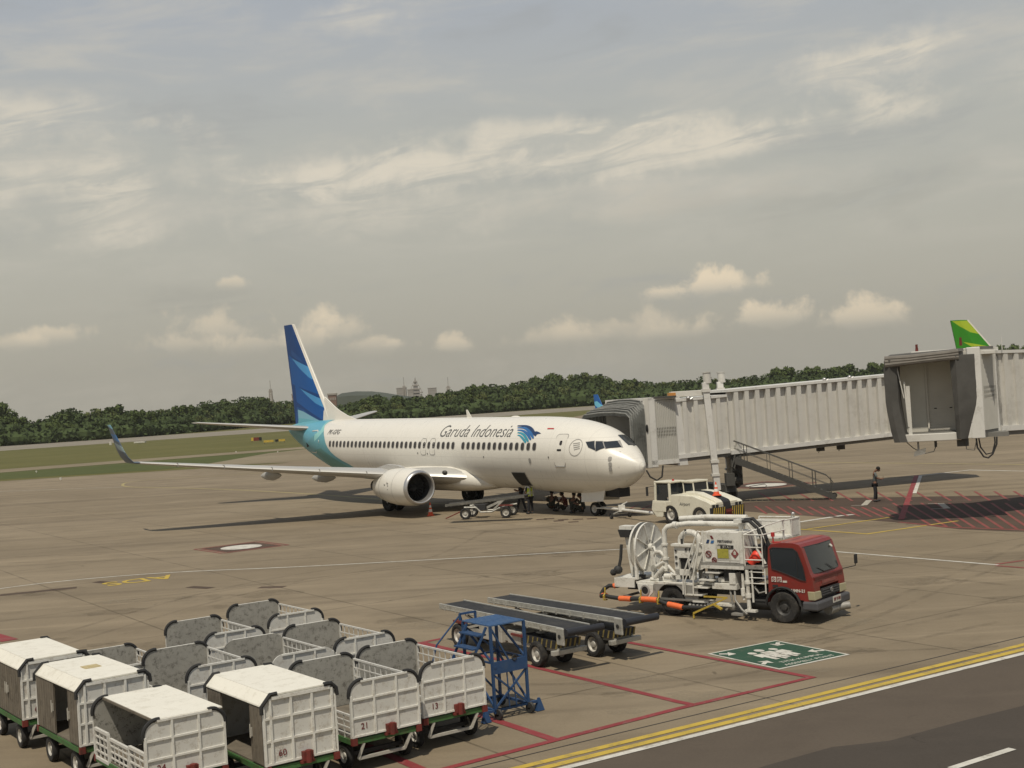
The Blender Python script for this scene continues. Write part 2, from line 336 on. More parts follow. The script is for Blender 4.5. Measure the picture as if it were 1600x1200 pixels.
# ------------------------------------------------------------------ ground
PANEL = .575      # direction of the pavement joints
def ground_mat(name, c1, c2, stain, joints=True, streak=.8, jd=.45, psize=(6.0, 7.5), patch=0):
    ma = bpy.data.materials.new(name); ma.use_nodes = True; N = NT(ma.node_tree)
    tc = N.n('ShaderNodeTexCoord').outputs['Object']
    rot = N.n('ShaderNodeMapping', inp={'Vector': tc, 'Rotation': (0, 0, -PANEL)}).outputs[0]
    sp = N.n('ShaderNodeSeparateXYZ', inp={0: rot}); x, y = sp.outputs[0], sp.outputs[1]
    big = N.noise(tc, .045, 6, .6, .3); mid = N.noise(tc, .5, 8, .68, .2); fine = N.noise(tc, 14, 6, .7); grain = N.noise(tc, 60, 2, .7)
    stv = N.n('ShaderNodeMapping', inp={'Vector': tc, 'Rotation': (0, 0, .25), 'Scale': (.035, .42, 1)}).outputs[0]
    st = N.noise(stv, 1., 7, .65, .4)
    stv2 = N.n('ShaderNodeMapping', inp={'Vector': tc, 'Rotation': (0, 0, .93), 'Scale': (.05, .8, 1)}).outputs[0]
    st2 = N.noise(stv2, 1., 6, .65, .6)
    c = N.mix(N.ss(big, .35, .68), c1, c2)
    if joints:   # every cast slab has a slightly different tone
        fx = N.m('FLOOR', N.m('DIVIDE', x, psize[0])); fy = N.m('FLOOR', N.m('DIVIDE', y, psize[1]))
        wn = N.n('ShaderNodeTexWhiteNoise', noise_dimensions='2D', inp={0: N.n('ShaderNodeCombineXYZ', inp={0: fx, 1: fy, 2: 0.}).outputs[0]}).outputs[0]
        c = N.mix(N.m('MULTIPLY', wn, .14), c, tuple(v*.6 for v in c1))
    c = N.mix(N.m('MULTIPLY', N.ss(mid, .42, .72), .35), c, tuple(v*.62 for v in c1))
    c = N.mix(N.m('MULTIPLY', N.ss(st, .50, .72), streak*.55), c, stain)
    c = N.mix(N.m('MULTIPLY', N.ss(st2, .53, .75), streak*.45), c, stain)
    c = N.mix(N.m('MULTIPLY', N.ss(st, .47, .30), streak*.30), c, tuple(min(v*1.45, 1) for v in c2))
    c = N.mix(N.m('MULTIPLY', N.ss(fine, .35, .75), .22), c, tuple(v*.5 for v in c1))
    c = N.mix(N.m('MULTIPLY', N.ss(grain, .35, .8), .18), c, tuple(min(1, v*1.6) for v in c2))
    spots = N.noise(tc, 1.7, 3, .5, 1.); c = N.mix(N.m('MULTIPLY', N.ss(spots, .70, .78), .55), c, tuple(v*.35 for v in c1))
    if joints:
        jm = None
        for v, s_ in ((x, psize[0]), (y, psize[1])):
            fr = N.m('FRACT', N.m('DIVIDE', v, s_)); dd = N.m('MULTIPLY', N.m('MINIMUM', fr, N.m('SUBTRACT', 1., fr)), s_)
            l = N.ss(N.m('ADD', dd, N.m('MULTIPLY', fine, .015)), .05, .018); jm = l if jm is None else N.m('MAXIMUM', jm, l)
        c = N.mix(N.m('MULTIPLY', jm, N.m('MULTIPLY', N.ss(mid, .2, .6), jd+.25)), c, tuple(v*.28 for v in c1))
    bp = N.n('ShaderNodeBump', inp={'Height': fine, 'Strength': .25, 'Distance': .01})
    bs = N.n('ShaderNodeBsdfPrincipled', inp={'Base Color': c, 'Roughness': .88, 'Specular IOR Level': .25, 'Normal': bp.outputs[0]})
    N.nt.links.new(bs.outputs[0], N.n('ShaderNodeOutputMaterial').inputs[0]); return ma
M_['apron'] = ground_mat('apron_concrete', (.194, .155, .103), (.258, .210, .145), (.098, .077, .053), True, 1.15)
M_['runway'] = ground_mat('runway_asphalt', (.21, .185, .145), (.26, .235, .19), (.13, .115, .09), False)
M_['asphalt'] = ground_mat('road_asphalt', (.088, .070, .053), (.108, .087, .066), (.075, .062, .048), False, .6)
M_['asphalt2'] = ground_mat('patch_asphalt', (.056, .046, .037), (.068, .057, .046), (.048, .041, .034), False, .6)
M_['band'] = ground_mat('stained_concrete', (.070, .047, .036), (.11, .078, .057), (.04, .034, .028), True, .9)
M_['soil'] = ground_mat('dusty_soil', (.19, .155, .10), (.24, .20, .135), (.10, .09, .05), False)
M_['grass'] = ground_mat('mown_grass', (.095, .093, .022), (.125, .115, .034), (.075, .07, .025), False, 1.)
M_['grass2'] = ground_mat('green_grass', (.062, .076, .017), (.082, .092, .025), (.045, .06, .018), False, 1.)
def flat(name, pts, ma, z, kind='structure'):
    b = B(); b.poly([(p[0], p[1], z) for p in pts]); o = b.done(name, ma); o.data.update()
    return tag(o, kind=kind)
# one big ground sheet (grassland) out to the horizon, then paved sheets
b = B(); b.poly([(-2900, -90, -.03), (2900, -90, -.03), (2900, 3900, -.03), (-2900, 3900, -.03)]); tag(b.done('ground', 'grass'), kind='structure')
def ext2(p, q, a, c):
    d = (q-p); return (p-d*a, q+d*c)
pA, pB = ext2(G(0, 752), G(440, 724), 2.5, 0)
pC = G(560, 716); 
apr = [(-400, -60), (500, -60), (900, 520), (G(900, 648).x, G(900, 648).y), (G(640, 694).x, G(640, 694).y), (pB.x, pB.y), (pA.x, pA.y)]
flat('apron', [(-500, -60), (500, -60), (1500, 900), (G(930, 645).x, G(930, 645).y), (G(700, 690).x, G(700, 690).y), (pB.x, pB.y), (pA.x, pA.y)], 'apron', 0)
a, c = ext2(G(0, 704.5), G(860, 645), 1.0, 1.6); a2, c2 = ext2(G(0, 697.5), G(860, 639), 1.0, 1.6)
flat('runway', [a, c, c2, a2], 'runway', -.005)
a, c = ext2(G(0, 738.5), G(470, 701.5), 1.2, .15); a2, c2 = ext2(G(0, 733.5), G(470, 698.5), 1.2, .15)
flat('service_path', [a, c, c2, a2], 'soil', -.005)
a, c = ext2(G(0, 750), G(440, 723), 1.2, 0); a2, c2 = ext2(G(0, 738.8), G(470, 702), 1.2, 0)
flat('grass_verge', [a, G(250, 733.5), G(420, 716), G(600, 698), c2, a2], 'grass2', -.012)
flat('worn_ground', [G(300, 729), G(460, 722), G(600, 712), G(640, 690), G(470, 702.5), G(420, 708)], 'soil', -.008)
# road
y1a, y1b = G(1040, 1162), G(1600, 1022)
ry = (y1b-y1a).normalized(); rn = Vector((ry.y, -ry.x, 0))
def rp(t, off): p = y1a+ry*t+rn*off; return (p.x, p.y)
flat('road', [rp(-60, 0), rp(90, 0), rp(90, 16), rp(-60, 16)], 'asphalt', .004)
pp = [G(1060, 1240), G(1200, 1196), G(1300, 1168), G(1390, 1158), G(1500, 1128), G(1620, 1098)]
flat('road_patch', [p_ for p_ in pp]+[rp(60, 15), rp(-20, 15)], 'asphalt2', .008)
def stripe(name, pts, w, ma, z=.008, dash=None):
    P_ = [Vector((p[0], p[1], 0)) for p in pts]; b = B()
    for i in range(len(P_)):
        pass
    L = []; R = []
    for i, p in enumerate(P_):
        d = (P_[min(i+1, len(P_)-1)]-P_[max(i-1, 0)]).normalized(); n_ = Vector((-d.y, d.x, 0))
        if 0 < i < len(P_)-1:
            d1 = (P_[i]-P_[i-1]).normalized(); k_ = 1/max(.35, abs(n_.dot(Vector((-d1.y, d1.x, 0)))))
        else: k_ = 1
        L.append(p+n_*w/2*k_); R.append(p-n_*w/2*k_)
    for i in range(len(P_)-1):
        b.poly([(L[i].x, L[i].y, z), (R[i].x, R[i].y, z), (R[i+1].x, R[i+1].y, z), (L[i+1].x, L[i+1].y, z)])
    return tag(b.done(name, ma), kind='structure')
def offs(t0, t1, off, w): return [rp(t0, off), rp(t1, off)], w
stripe('white_edge_line', [rp(-60, -.02), rp(90, -.02)], .16, 'mwhite', .012)
stripe('yellow_edge_line', [rp(-60, -.29), rp(90, -.29)], .18, 'myel', .008)
stripe('yellow_edge_line', [rp(-60, -.60), rp(90, -.60)], .18, 'myel', .008)
stripe('pavement_joint', [rp(-60, -1.16), rp(90, -1.16)], .03, 'blk', .006)
stripe('white_lane_dash', [G(1486, 1202), G(1582, 1171)], .15, 'mwhite', .016)
def S(name, px, w, ma, z=.008): return stripe(name, [G(*p) for p in px], w, ma, z)
def smooth_px(px, n=6):
    out = []
    for i in range(len(px)-1):
        p0, p1, p2, p3 = px[max(i-1, 0)], px[i], px[i+1], px[min(i+2, len(px)-1)]
        for k in range(n):
            t = k/n; out.append(tuple(.5*((2*p1[j])+(-p0[j]+p2[j])*t+(2*p0[j]-5*p1[j]+4*p2[j]-p3[j])*t*t+(-p0[j]+3*p1[j]-3*p2[j]+p3[j])*t**3) for j in (0, 1)))
    return out+[px[-1]]
S('taxi_line', smooth_px([(560, 731), (430, 738), (330, 744), (250, 748.5), (205, 753), (192, 757), (206, 761), (300, 763), (400, 767), (520, 774.5), (640, 784), (800, 794)]), .28, 'myel2')
S('faint_line', [(-60, 770), (192, 761)], .25, 'mwhite2', .006)
S('stand_line', smooth_px([(-80, 934), (0, 920), (110, 907), (270, 894.5), (500, 884), (960, 859), (1000, 857)]), .13, 'mwhite')
S('stand_line', [(1250, 857.5), (1560, 883)], .14, 'mwhite')
S('red_line', [(1556, 882), (1620, 873)], .16, 'mred2'); S('red_line', [(1556, 884), (1620, 889)], .16, 'mred2')
S('red_line', [(690, 998), (656, 1005), (706, 1015.5), (824, 1040), (1060, 1097), (1085, 1102)], .17, 'mred')
S('red_line', [(955, 999), (1060, 1019), (1268, 1059), (1060, 1107.5), (868, 1157), (690, 1203)], .17, 'mred', .0105)
S('red_line', [(735, 1113), (868, 1157)], .2, 'mred', .009)
S('red_line', [(560, 1160), (662, 1204)], .2, 'mred', .009)
S('red_line', [(-40, 985), (16, 1001)], .5, 'mred', .009)
# hatch zone by the boarding bridge
flat('stained_lane', [G(960, 806), G(1120, 796), G(1400, 816), G(1500, 827), G(1700, 836), G(1700, 772), G(1320, 778), G(1100, 788), G(1000, 796)], 'band', .004)
for i in range(15):
    t = i/14; x = 1185+t*430; S('red_hatch_stripe', [(x, 769.5-t*2), (x+24, 783-t*1)], .13, 'mred2', .008)
for i in range(13):
    t = i/12; x = 1180+t*200; y = 791+t*2; S('red_hatch_stripe', [(x, y), (x+18+t*18, y+12+t*4)], .13, 'mred2', .008)
for i in range(10):
    x = 1395+i*22; S('red_hatch_stripe', [(x, 786), (x+62, 822+i*.8)], .13, 'mred2', .008)
for i in range(8): x = 960+i*22; S('red_hatch_stripe', [(x, 797-i*.8), (x+14, 790-i*.8)], .12, 'mred2', .008)
S('red_line', [(1405, 816), (1482, 824), (1620, 829)], .2, 'mred2', .010)
S('red_bar', [(1432, 743), (1408, 812)], .26, 'mred', .012); S('white_bar', [(1438.5, 743.5), (1429, 771)], .2, 'mwhite', .015)
S('stand_line', [(1436, 743.5), (1515, 734.5), (1640, 737)], .2, 'mwhite', .008)
S('white_mark', [(1330, 790.5), (1350, 790)], .12, 'mwhite2', .014); S('white_mark', [(1350, 790), (1358, 782)], .3, 'mwhite2', .0165); S('white_mark', [(1450, 787.5), (1468, 787)], .12, 'mwhite2', .014); S('white_mark', [(1470, 787), (1480, 795)], .3, 'mwhite2', .0165); S('white_mark', [(1455, 795.5), (1476, 795)], .12, 'mwhite2', .014)
S('white_line', [(1228, 819), (1300, 808)], .28, 'mwhite', .009); S('white_dash', [(1306, 807), (1318, 805.5)], .28, 'mwhite', .009); S('white_dash', [(1323, 805), (1334, 804)], .28, 'mwhite', .009)
S('yellow_guide_line', [(1228, 825.5), (1355, 834.5), (1497, 814)], .16, 'myel', .009); S('yellow_guide_line', [(1262, 827), (1394, 808)], .15, 'myel', .0115)
S('taxi_line', [(1200, 722), (1420, 724), (1700, 727)], .3, 'myel2', .008); 
for q in [((0, 930), (120, 918), .5), ((150, 909), (175, 911), .4), ((296, 917), (330, 919), .4), ((405, 918), (445, 917), .4)]: S('blacked_out_line', [q[0], q[1]], q[2], 'band', .006)
for (x, y) in [(858, 811), (880, 812.5), (903, 812), (925, 811), (873, 814.5), (896, 816), (846, 812)]: S('oil_patch', [(x-8, y), (x+8, y-1)], .5, 'band', .006)
def faded(name, col, al, sc):
    ma = bpy.data.materials.new(name); ma.use_nodes = True; N = NT(ma.node_tree); tc = N.n('ShaderNodeTexCoord').outputs['Object']
    a = N.m('MULTIPLY', N.ss(N.m('MULTIPLY_ADD', N.noise(tc, sc*7, 4, .7), .35, N.m('MULTIPLY', N.noise(tc, sc, 6, .7), .75)), .42, .68), al)
    bs = N.n('ShaderNodeBsdfPrincipled', inp={'Base Color': (*col, 1), 'Roughness': .9, 'Alpha': a}); N.nt.links.new(bs.outputs[0], N.n('ShaderNodeOutputMaterial').inputs[0]); M_[name] = ma
faded('tyre_track', (.05, .04, .03), .16, .8); faded('stain', (.07, .055, .035), .20, 1.3); faded('pale_patch', (.33, .28, .20), .30, 1.0)
rs = random.Random(21)
for pts, w_ in (([(60, 1000), (420, 905), (900, 850), (1300, 830)], .22), ([(90, 1010), (460, 912), (930, 858), (1320, 838)], .22), ([(500, 1190), (700, 1080), (1000, 1060), (1500, 960)], .2), ([(560, 1200), (760, 1095), (1040, 1075), (1560, 972)], .2), ([(0, 870), (300, 860), (700, 815), (960, 800)], .25), ([(0, 880), (310, 869), (720, 823), (980, 808)], .25), ([(0, 800), (420, 790), (900, 830), (1600, 900)], .25), ([(0, 812), (400, 801), (880, 842), (1580, 915)], .25), ([(1060, 1010), (1250, 985), (1480, 900), (1600, 850)], .2), ([(1090, 1018), (1280, 994), (1510, 906), (1640, 855)], .2), ([(640, 900), (900, 905), (1200, 1010), (1560, 1010)], .2), ([(0, 960), (350, 920), (640, 880), (760, 830)], .2), ([(1000, 745), (1250, 735), (1600, 720)], .5), ([(950, 760), (1250, 748), (1620, 745)], .5), ([(0, 790), (250, 775), (560, 765)], .5)):
    stripe('tyre_track', [G(*q) for q in smooth_px(pts, 8)], w_, 'tyre_track', .0045)
for k in range(70):
    px, py = rs.uniform(-20, 1600), rs.choice((rs.uniform(790, 1180), rs.uniform(850, 1100)))
    c0 = G(px, py)
    if (c0-y1a).dot(rn) > -1.3: continue
    r0 = rs.uniform(.12, .55)*(1+c0.y/90); ph = rs.uniform(0, 6.28); n_ = 14; b = B()
    b.poly([(c0.x+r0*(1+.35*sin(ph+3*a))*cos(a*2*pi/n_)*1.5, c0.y+r0*(1+.3*sin(ph*2+2*a))*sin(a*2*pi/n_), .0055) for a in range(n_)]); tag(b.done('ground_stain', 'stain' if rs.random() < .75 else 'pale_patch'), kind='structure')
# positioning discs
for (cx, cy, R_) in ((377, 855, 1.05), (1197, 758, 1.35)):
    c0 = G(cx, cy); b = B()
    def sq(h, z, bb): 
        e1 = Vector((cos(-.94), sin(-.94), 0)); e2 = Vector((-e1.y, e1.x, 0))
        bb.poly([c0+e1*(i*h)+e2*(j*h)+Vector((0, 0, z)) for i, j in ((-1, -1), (1, -1), (1, 1), (-1, 1))])
    b.cur = 0; sq(R_*1.25, .006, b)
    b.cur = 1; b.poly([(c0.x+R_*.92*cos(t*pi/18), c0.y+R_*.92*sin(t*pi/18), .010) for t in range(36)])
    b.cur = 2
    e1 = Vector((cos(-.94), sin(-.94), 0)); e2 = Vector((-e1.y, e1.x, 0))
    for s in (-1, 1):
        for ea, eb in ((e1, e2), (e2, e1)):
            for k_ in (1.3, 1.55):
                q = [c0+ea*(s*R_*k_)+eb*(R_*k_), c0+ea*(s*R_*k_)-eb*(R_*k_), c0+ea*(s*R_*(k_+.10))-eb*(R_*k_), c0+ea*(s*R_*(k_+.10))+eb*(R_*k_)]
                b.poly([v+Vector((0, 0, .009)) for v in q])
    tag(b.done('stop_disc_marking', ['band', 'mwhite', 'mred2']), kind='structure')
# ADS lettering on the apron, read from the far side
a0, a1 = G(160, 914), G(272, 900); e = (a0-a1); L_ = e.length; e.normalize(); f_ = Vector((-e.y, e.x, 0))
o = text('apron_lettering', 'ADS', 1.75, 'myel', basis((a0+a1)/2+Vector((0, 0, .009)), e, f_), extr=0, bold=.02, sx=.85); tag(o, kind='structure')
# green assembly point marking
q0, q1, q2, q3 = G(1105, 1022), G(1212, 1001), G(1330, 1022), G(1220, 1046)
root = empty('assembly_point_marking', (q0.x, q0.y, 0)); tag(root, 'green assembly point sign painted on the concrete with white figures and arrows', 'ground marking')
O_ = Vector((q0.x, q0.y, 0)); eu = (q1-q0); ev = (q3-q0); U_, V_ = eu.length, ev.length
eu.normalize(); ev = Vector((eu.y, -eu.x, 0)); V_ = (q3-q0).dot(ev)
def AP(u, v, z): p = eu*(u*U_)+ev*(v*V_); return (p.x, p.y, z)
B().poly([AP(0, 0, .008), AP(1, 0, .008), AP(1, 1, .008), AP(0, 1, .008)]).done('white_border', 'mwhite', root)
B().poly([AP(.03, .03, .011), AP(.97, .03, .011), AP(.97, .97, .011), AP(.03, .97, .011)]).done('green_field', 'sgrn', root)
# pictogram is drawn with "up" = -ev + ... : figure axis runs along +v (right) seen from the near-left side
def APm(c, s_): return [AP(u, v, .014) for u, v in c]
b = B()
def figure(cu_, cv, s_, zf_):   # head disc and body, heads towards the far-left edge
    F_ = lambda a, c: AP(cu_+c, cv-a*1.25, zf_)
    b.poly([F_(.115*s_+.042*s_*cos(t*pi/8), .045*s_*sin(t*pi/8)) for t in range(16)])
    b.poly([F_(a*s_, c*s_) for a, c in ((.06, -.06), (.06, .06), (-.05, .07), (-.05, .03), (-.17, .03), (-.17, -.03), (-.05, -.03), (-.05, -.07))])
for k_, (cu_, cv, s_) in enumerate(((.33, .46, 1.), (.48, .43, 1.15), (.63, .46, 1.), (.405, .57, .7), (.555, .57, .7))): figure(cu_, cv, s_, .014+.003*k_)
b.done('figures', 'mwhite', root)
for (cx, cy) in ((.14, .16), (.86, .16), (.88, .66), (.12, .70)):
    dx, dy = (.5-cx), (.47-cy); l = math.hypot(dx, dy); dx /= l; dy /= l; nx, ny = -dy, dx
    P2 = lambda a_, c_: AP(cx+dx*a_+nx*c_, cy+dy*a_+ny*c_, .014)
    b = B(); b.poly([P2(-.09, -.022), P2(.0, -.022), P2(.0, .022), P2(-.09, .022)])
    b.poly([P2(.0, -.085), P2(.085, 0), P2(.0, .085), P2(.0, .022), P2(.0, -.022)]); b.done('arrow', 'mwhite', root)
text('assembly_lettering', 'TITIK KUMPUL', .19, 'mwhite', basis(Vector(AP(.52, .80, .012)), eu, -ev), root, extr=.001)
text('assembly_lettering', 'ASSEMBLY POINT', .19, 'mwhite', basis(Vector(AP(.52, .91, .012)), eu, -ev), root, extr=.001)

# ------------------------------------------------------------------ aircraft
HD, NX, NY, KP = -.9391, 6.416, 63.284, .014
AC = empty('airliner', (NX, NY, -KP*19.6)); AC.rotation_euler = (0, 0, 0)
ACM = Matrix.Translation((NX, NY, 0)) @ Matrix.Rotation(HD+pi, 4, 'Z') @ Matrix.Translation((19.6, 0, 0)) @ Matrix.Rotation(-KP, 4, 'Y') @ Matrix.Translation((-19.6, 0, 0))
AC.matrix_world = ACM
tag(AC, 'white twin engine airliner with blue striped tail parked nose right at the boarding bridge', 'airliner')
ACI = ACM.inverted()
def ap(px, py, axis, val):      # where the sight line meets a plane of the airliner
    o = ACI @ CP; d = (ACI.to_3x3() @ ray(px, py)); t = (val-o[axis])/d[axis]; return o+d*t
def pchip(xs, ys):
    n = len(xs); h = [xs[i+1]-xs[i] for i in range(n-1)]; dl = [(ys[i+1]-ys[i])/h[i] for i in range(n-1)]
    m_ = [dl[0]]+[0 if dl[i-1]*dl[i] <= 0 else 2*dl[i-1]*dl[i]/(dl[i-1]+dl[i]) for i in range(1, n-1)]+[dl[-1]]
    def f(x):
        if x <= xs[0]: return ys[0]
        if x >= xs[-1]: return ys[-1]
        i = max(j for j in range(n-1) if xs[j] <= x); t = (x-xs[i])/h[i]
        return (2*t**3-3*t*t+1)*ys[i]+(t**3-2*t*t+t)*h[i]*m_[i]+(-2*t**3+3*t*t)*ys[i+1]+(t**3-t*t)*h[i]*m_[i+1]
    return f
TX = [.42, .5, .8, 1.12, 1.5, 1.95, 2.45, 3.1, 3.9, 5, 6.5, 8.5, 30, 34, 36.2, 38.1]
TZ = [2.80, 2.98, 3.27, 3.53, 3.80, 4.09, 4.42, 4.74, 4.95, 5.14, 5.27, 5.33, 5.36, 5.33, 5.22, 5.0]
BX = [.42, .5, .82, 1.35, 2, 3, 4.5, 6.5, 9, 24, 27, 29.5, 32, 34.5, 36.8, 38.1]
BZ = [2.74, 2.52, 2.25, 1.93, 1.66, 1.46, 1.32, 1.30, 1.36, 1.40, 1.44, 1.68, 2.25, 2.98, 3.80, 4.35]
WX = [.42, .5, .8, 1.35, 2, 3, 4.2, 5.5, 8, 27, 30, 33, 35.5, 37.2, 38.1]
WY = [.03, .19, .48, .90, 1.30, 1.56, 1.75, 1.84, 1.88, 1.88, 1.76, 1.36, .92, .55, .30]
MX = [.42, 1.2, 3, 6, 27, 31, 34, 38.1]; MZ = [2.77, 2.9, 3.2, 3.45, 3.48, 3.8, 4.2, 4.7]
top, bot, wid, mid_ = pchip(TX, TZ), pchip(BX, BZ), pchip(WX, WY), pchip(MX, MZ)
def fp(x, a, off=0.):       # a = 0 top, pi/2 starboard side, pi bottom
    w_, zm = wid(x), mid_(x); hh = top(x)-zm if cos(a) >= 0 else zm-bot(x)
    n_ = Vector((0, sin(a)/max(w_, .01), cos(a)/max(hh, .01))).normalized()
    return Vector((x, w_*sin(a), zm+hh*cos(a)))+n_*off
def fz(x, z, off=0.):
    zm = mid_(x); hh = top(x)-zm if z >= zm else zm-bot(x); c_ = max(-1, min(1, (z-zm)/hh)); return fp(x, math.acos(c_), off)
def fpx(px, py):            # pixel to skin coordinates (x, z) on the starboard side
    o = ACI @ CP; d = ACI.to_3x3() @ ray(px, py); lo = None; t = None
    d.normalize(); t0 = (2.4-o.y)/d.y; 
    for k_ in range(400):
        t = t0+k_*.012*(1/abs(d.y)); p = o+d*t
        zm = mid_(p.x); hh = top(p.x)-zm if p.z >= zm else zm-bot(p.x)
        if (p.y/max(wid(p.x), .01))**2+((p.z-zm)/hh)**2 <= 1: return p.x, p.z
    return None
NA = 48
xs = [.42, .43, .46, .5, .58, .68, .82, 1.0, 1.22, 1.5, 1.8, 2.1, 2.4, 2.7, 3.0, 3.4, 3.8, 4.3, 5, 6, 7, 8]+[9+i for i in range(0, 19)]+[27+i*.6 for i in range(1, 18)]+[37.6, 37.9, 38.1]
b = B(); b.loft([[fp(x, 2*pi*i/NA) for i in range(NA)] for x in xs])
def fus_paint():
    ma = bpy.data.materials.new('fuselage_paint'); ma.use_nodes = True; N = NT(ma.node_tree); tc = N.n('ShaderNodeTexCoord').outputs['Object']; sp = N.n('ShaderNodeSeparateXYZ', inp={0: tc})
    st = N.n('ShaderNodeMapping', inp={'Vector': tc, 'Scale': (3., 1., .25)}).outputs[0]; n1 = N.noise(tc, .8, 5); n2 = N.noise(st, 1.6, 6, .65); n3 = N.noise(tc, 9., 4)
    sm = None
    for v, p_, ph in ((sp.outputs[0], 2.54, .3), (sp.outputs[2], 1.05, .45)):
        f = N.m('FRACT', N.m('ADD', N.m('DIVIDE', v, p_), ph)); d = N.m('MULTIPLY', N.m('ABSOLUTE', N.m('SUBTRACT', f, .5)), p_); l = N.ss(d, .022, .006); sm = l if sm is None else N.m('MAXIMUM', sm, l)
    c = N.mix(N.m('MULTIPLY', N.ss(n1, .3, .75), .10), (.715, .69, .625), (.55, .53, .48)); c = N.mix(N.m('MULTIPLY', N.ss(n2, .52, .74), .16), c, (.40, .37, .32)); c = N.mix(N.m('MULTIPLY', sm, .22), c, (.32, .30, .27)); c = N.mix(N.m('MULTIPLY', N.ss(n3, .6, .75), .06), c, (.3, .28, .25))
    bs = N.n('ShaderNodeBsdfPrincipled', inp={'Base Color': c, 'Roughness': N.m('MULTIPLY_ADD', n2, .2, .2)}); N.nt.links.new(bs.outputs[0], N.n('ShaderNodeOutputMaterial').inputs[0]); return ma
M_['fuspaint'] = fus_paint()
fus = b.done('fuselage', 'fuspaint', AC, True)
def skin_poly(name, pts, ma, parent, off=.012, seg=.22, extra=None):
    """closed outline (x, z) laid on the starboard skin"""
    b = B(); P_ = []
    for i in range(len(pts)):
        a, c = pts[i], pts[(i+1) % len(pts)]; n = max(1, int(math.hypot(c[0]-a[0], c[1]-a[1])/seg))
        P_ += [(a[0]+(c[0]-a[0])*k/n, a[1]+(c[1]-a[1])*k/n) for k in range(n)]
    cx = sum(p[0] for p in P_)/len(P_); cz = sum(p[1] for p in P_)/len(P_)
    n = len(P_); vs = [fz(x, z, off) for x, z in P_]+[fz((x+cx)/2, (z+cz)/2, off) for x, z in P_]+[fz(cx, cz, off)]
    b.add(vs, [(i, (i+1) % n, n+(i+1) % n, n+i) for i in range(n)]+[(n+i, n+(i+1) % n, 2*n) for i in range(n)])
    return b.done(name, ma, parent, True)
def skin_ring(name, pts, w_, ma, parent, off=.01):
    b = B(); n = len(pts); cx = sum(p[0] for p in pts)/n; cz = sum(p[1] for p in pts)/n
    inn = []
    for x, z in pts:
        l = math.hypot(x-cx, z-cz); inn.append((x-(x-cx)/l*w_, z-(z-cz)/l*w_))
    b.add([fz(x, z, off) for x, z in pts]+[fz(x, z, off) for x, z in inn], [(i, (i+1) % n, n+(i+1) % n, n+i) for i in range(n)])
    return b.done(name, ma, parent, True)
def rrect(cx, cz, hw, hh, r, n=5):
    out = []
    for sx, sz, a0 in ((1, 1, 0), (-1, 1, pi/2), (-1, -1, pi), (1, -1, 1.5*pi)):
        out += [(cx+sx*(hw-r)+r*cos(a0+k*pi/2/n), cz+sz*(hh-r)+r*sin(a0+k*pi/2/n)) for k in range(n+1)]
    return out
# cabin windows: regular 0.508 m pitch, measured first and last, a gap ahead of the wing exits
WZ = 3.86
gaps = (13.3,)
xw = [ap(q, y, 1, 1.86).x for q, y in ((834, 698), (824, 698))]
wpx = [834, 824.5, 815, 806.5, 798, 789.5, 781, 772.5, 764, 755.5, 747, 738.5, 730, 721.5, 713] 
x0w, x1w = ap(834, 698, 1, 1.86).x, ap(514, 692, 1, 1.86).x
nwin = int(round((x1w-x0w)/.508)); 
for i in range(nwin+1):
    x = x0w+(x1w-x0w)*i/nwin
    if i in (14,): continue
    o = skin_poly('cabin_window', rrect(x, WZ-.02, .135, .185, .11, 3), 'cabwin', AC, .012, 9)
    skin_ring('window_surround', rrect(x, WZ-.02, .165, .215, .13, 3), .035, 'line', o, .008)
# doors on the starboard side
def door(name, px0, py0, px1, py1, handle=True, hw=None):
    a = fpx(px0, py0); c = fpx(px1, py1); cx, cz = (a[0]+c[0])/2, (a[1]+c[1])/2; hw = hw or abs(a[0]-c[0])/2; hh = abs(a[1]-c[1])/2
    o = skin_poly(name, rrect(cx, cz, hw-.03, hh-.03, .14), 'white', AC, .012)
    skin_ring('door_outline', rrect(cx, cz, hw, hh, .16), .035, 'line', o, .014)
    if handle:
        skin_poly('door_handle', rrect(cx, cz+.02, .16, .05, .03, 2), 'dark', o, .018, 9); skin_poly('door_window', rrect(cx-.05, cz+.38, .09, .11, .07, 3), 'cabwin', o, .02, 9)
        b = B(); b.tube([fz(cx-hw+.05, cz-hh+.01, .04), fz(cx+hw-.05, cz-hh+.01, .04)], .022, 6); b.done('door_sill', 'line', o)
    return o
door('service_door', 885, 678, 873, 729, hw=.42)
for a in ((666, 685, 660, 711), (680, 685, 674, 711)): 
    c = [fpx(a[0], a[1]), fpx(a[2], a[3])]; door('overwing_exit', *a, handle=False, hw=.29)
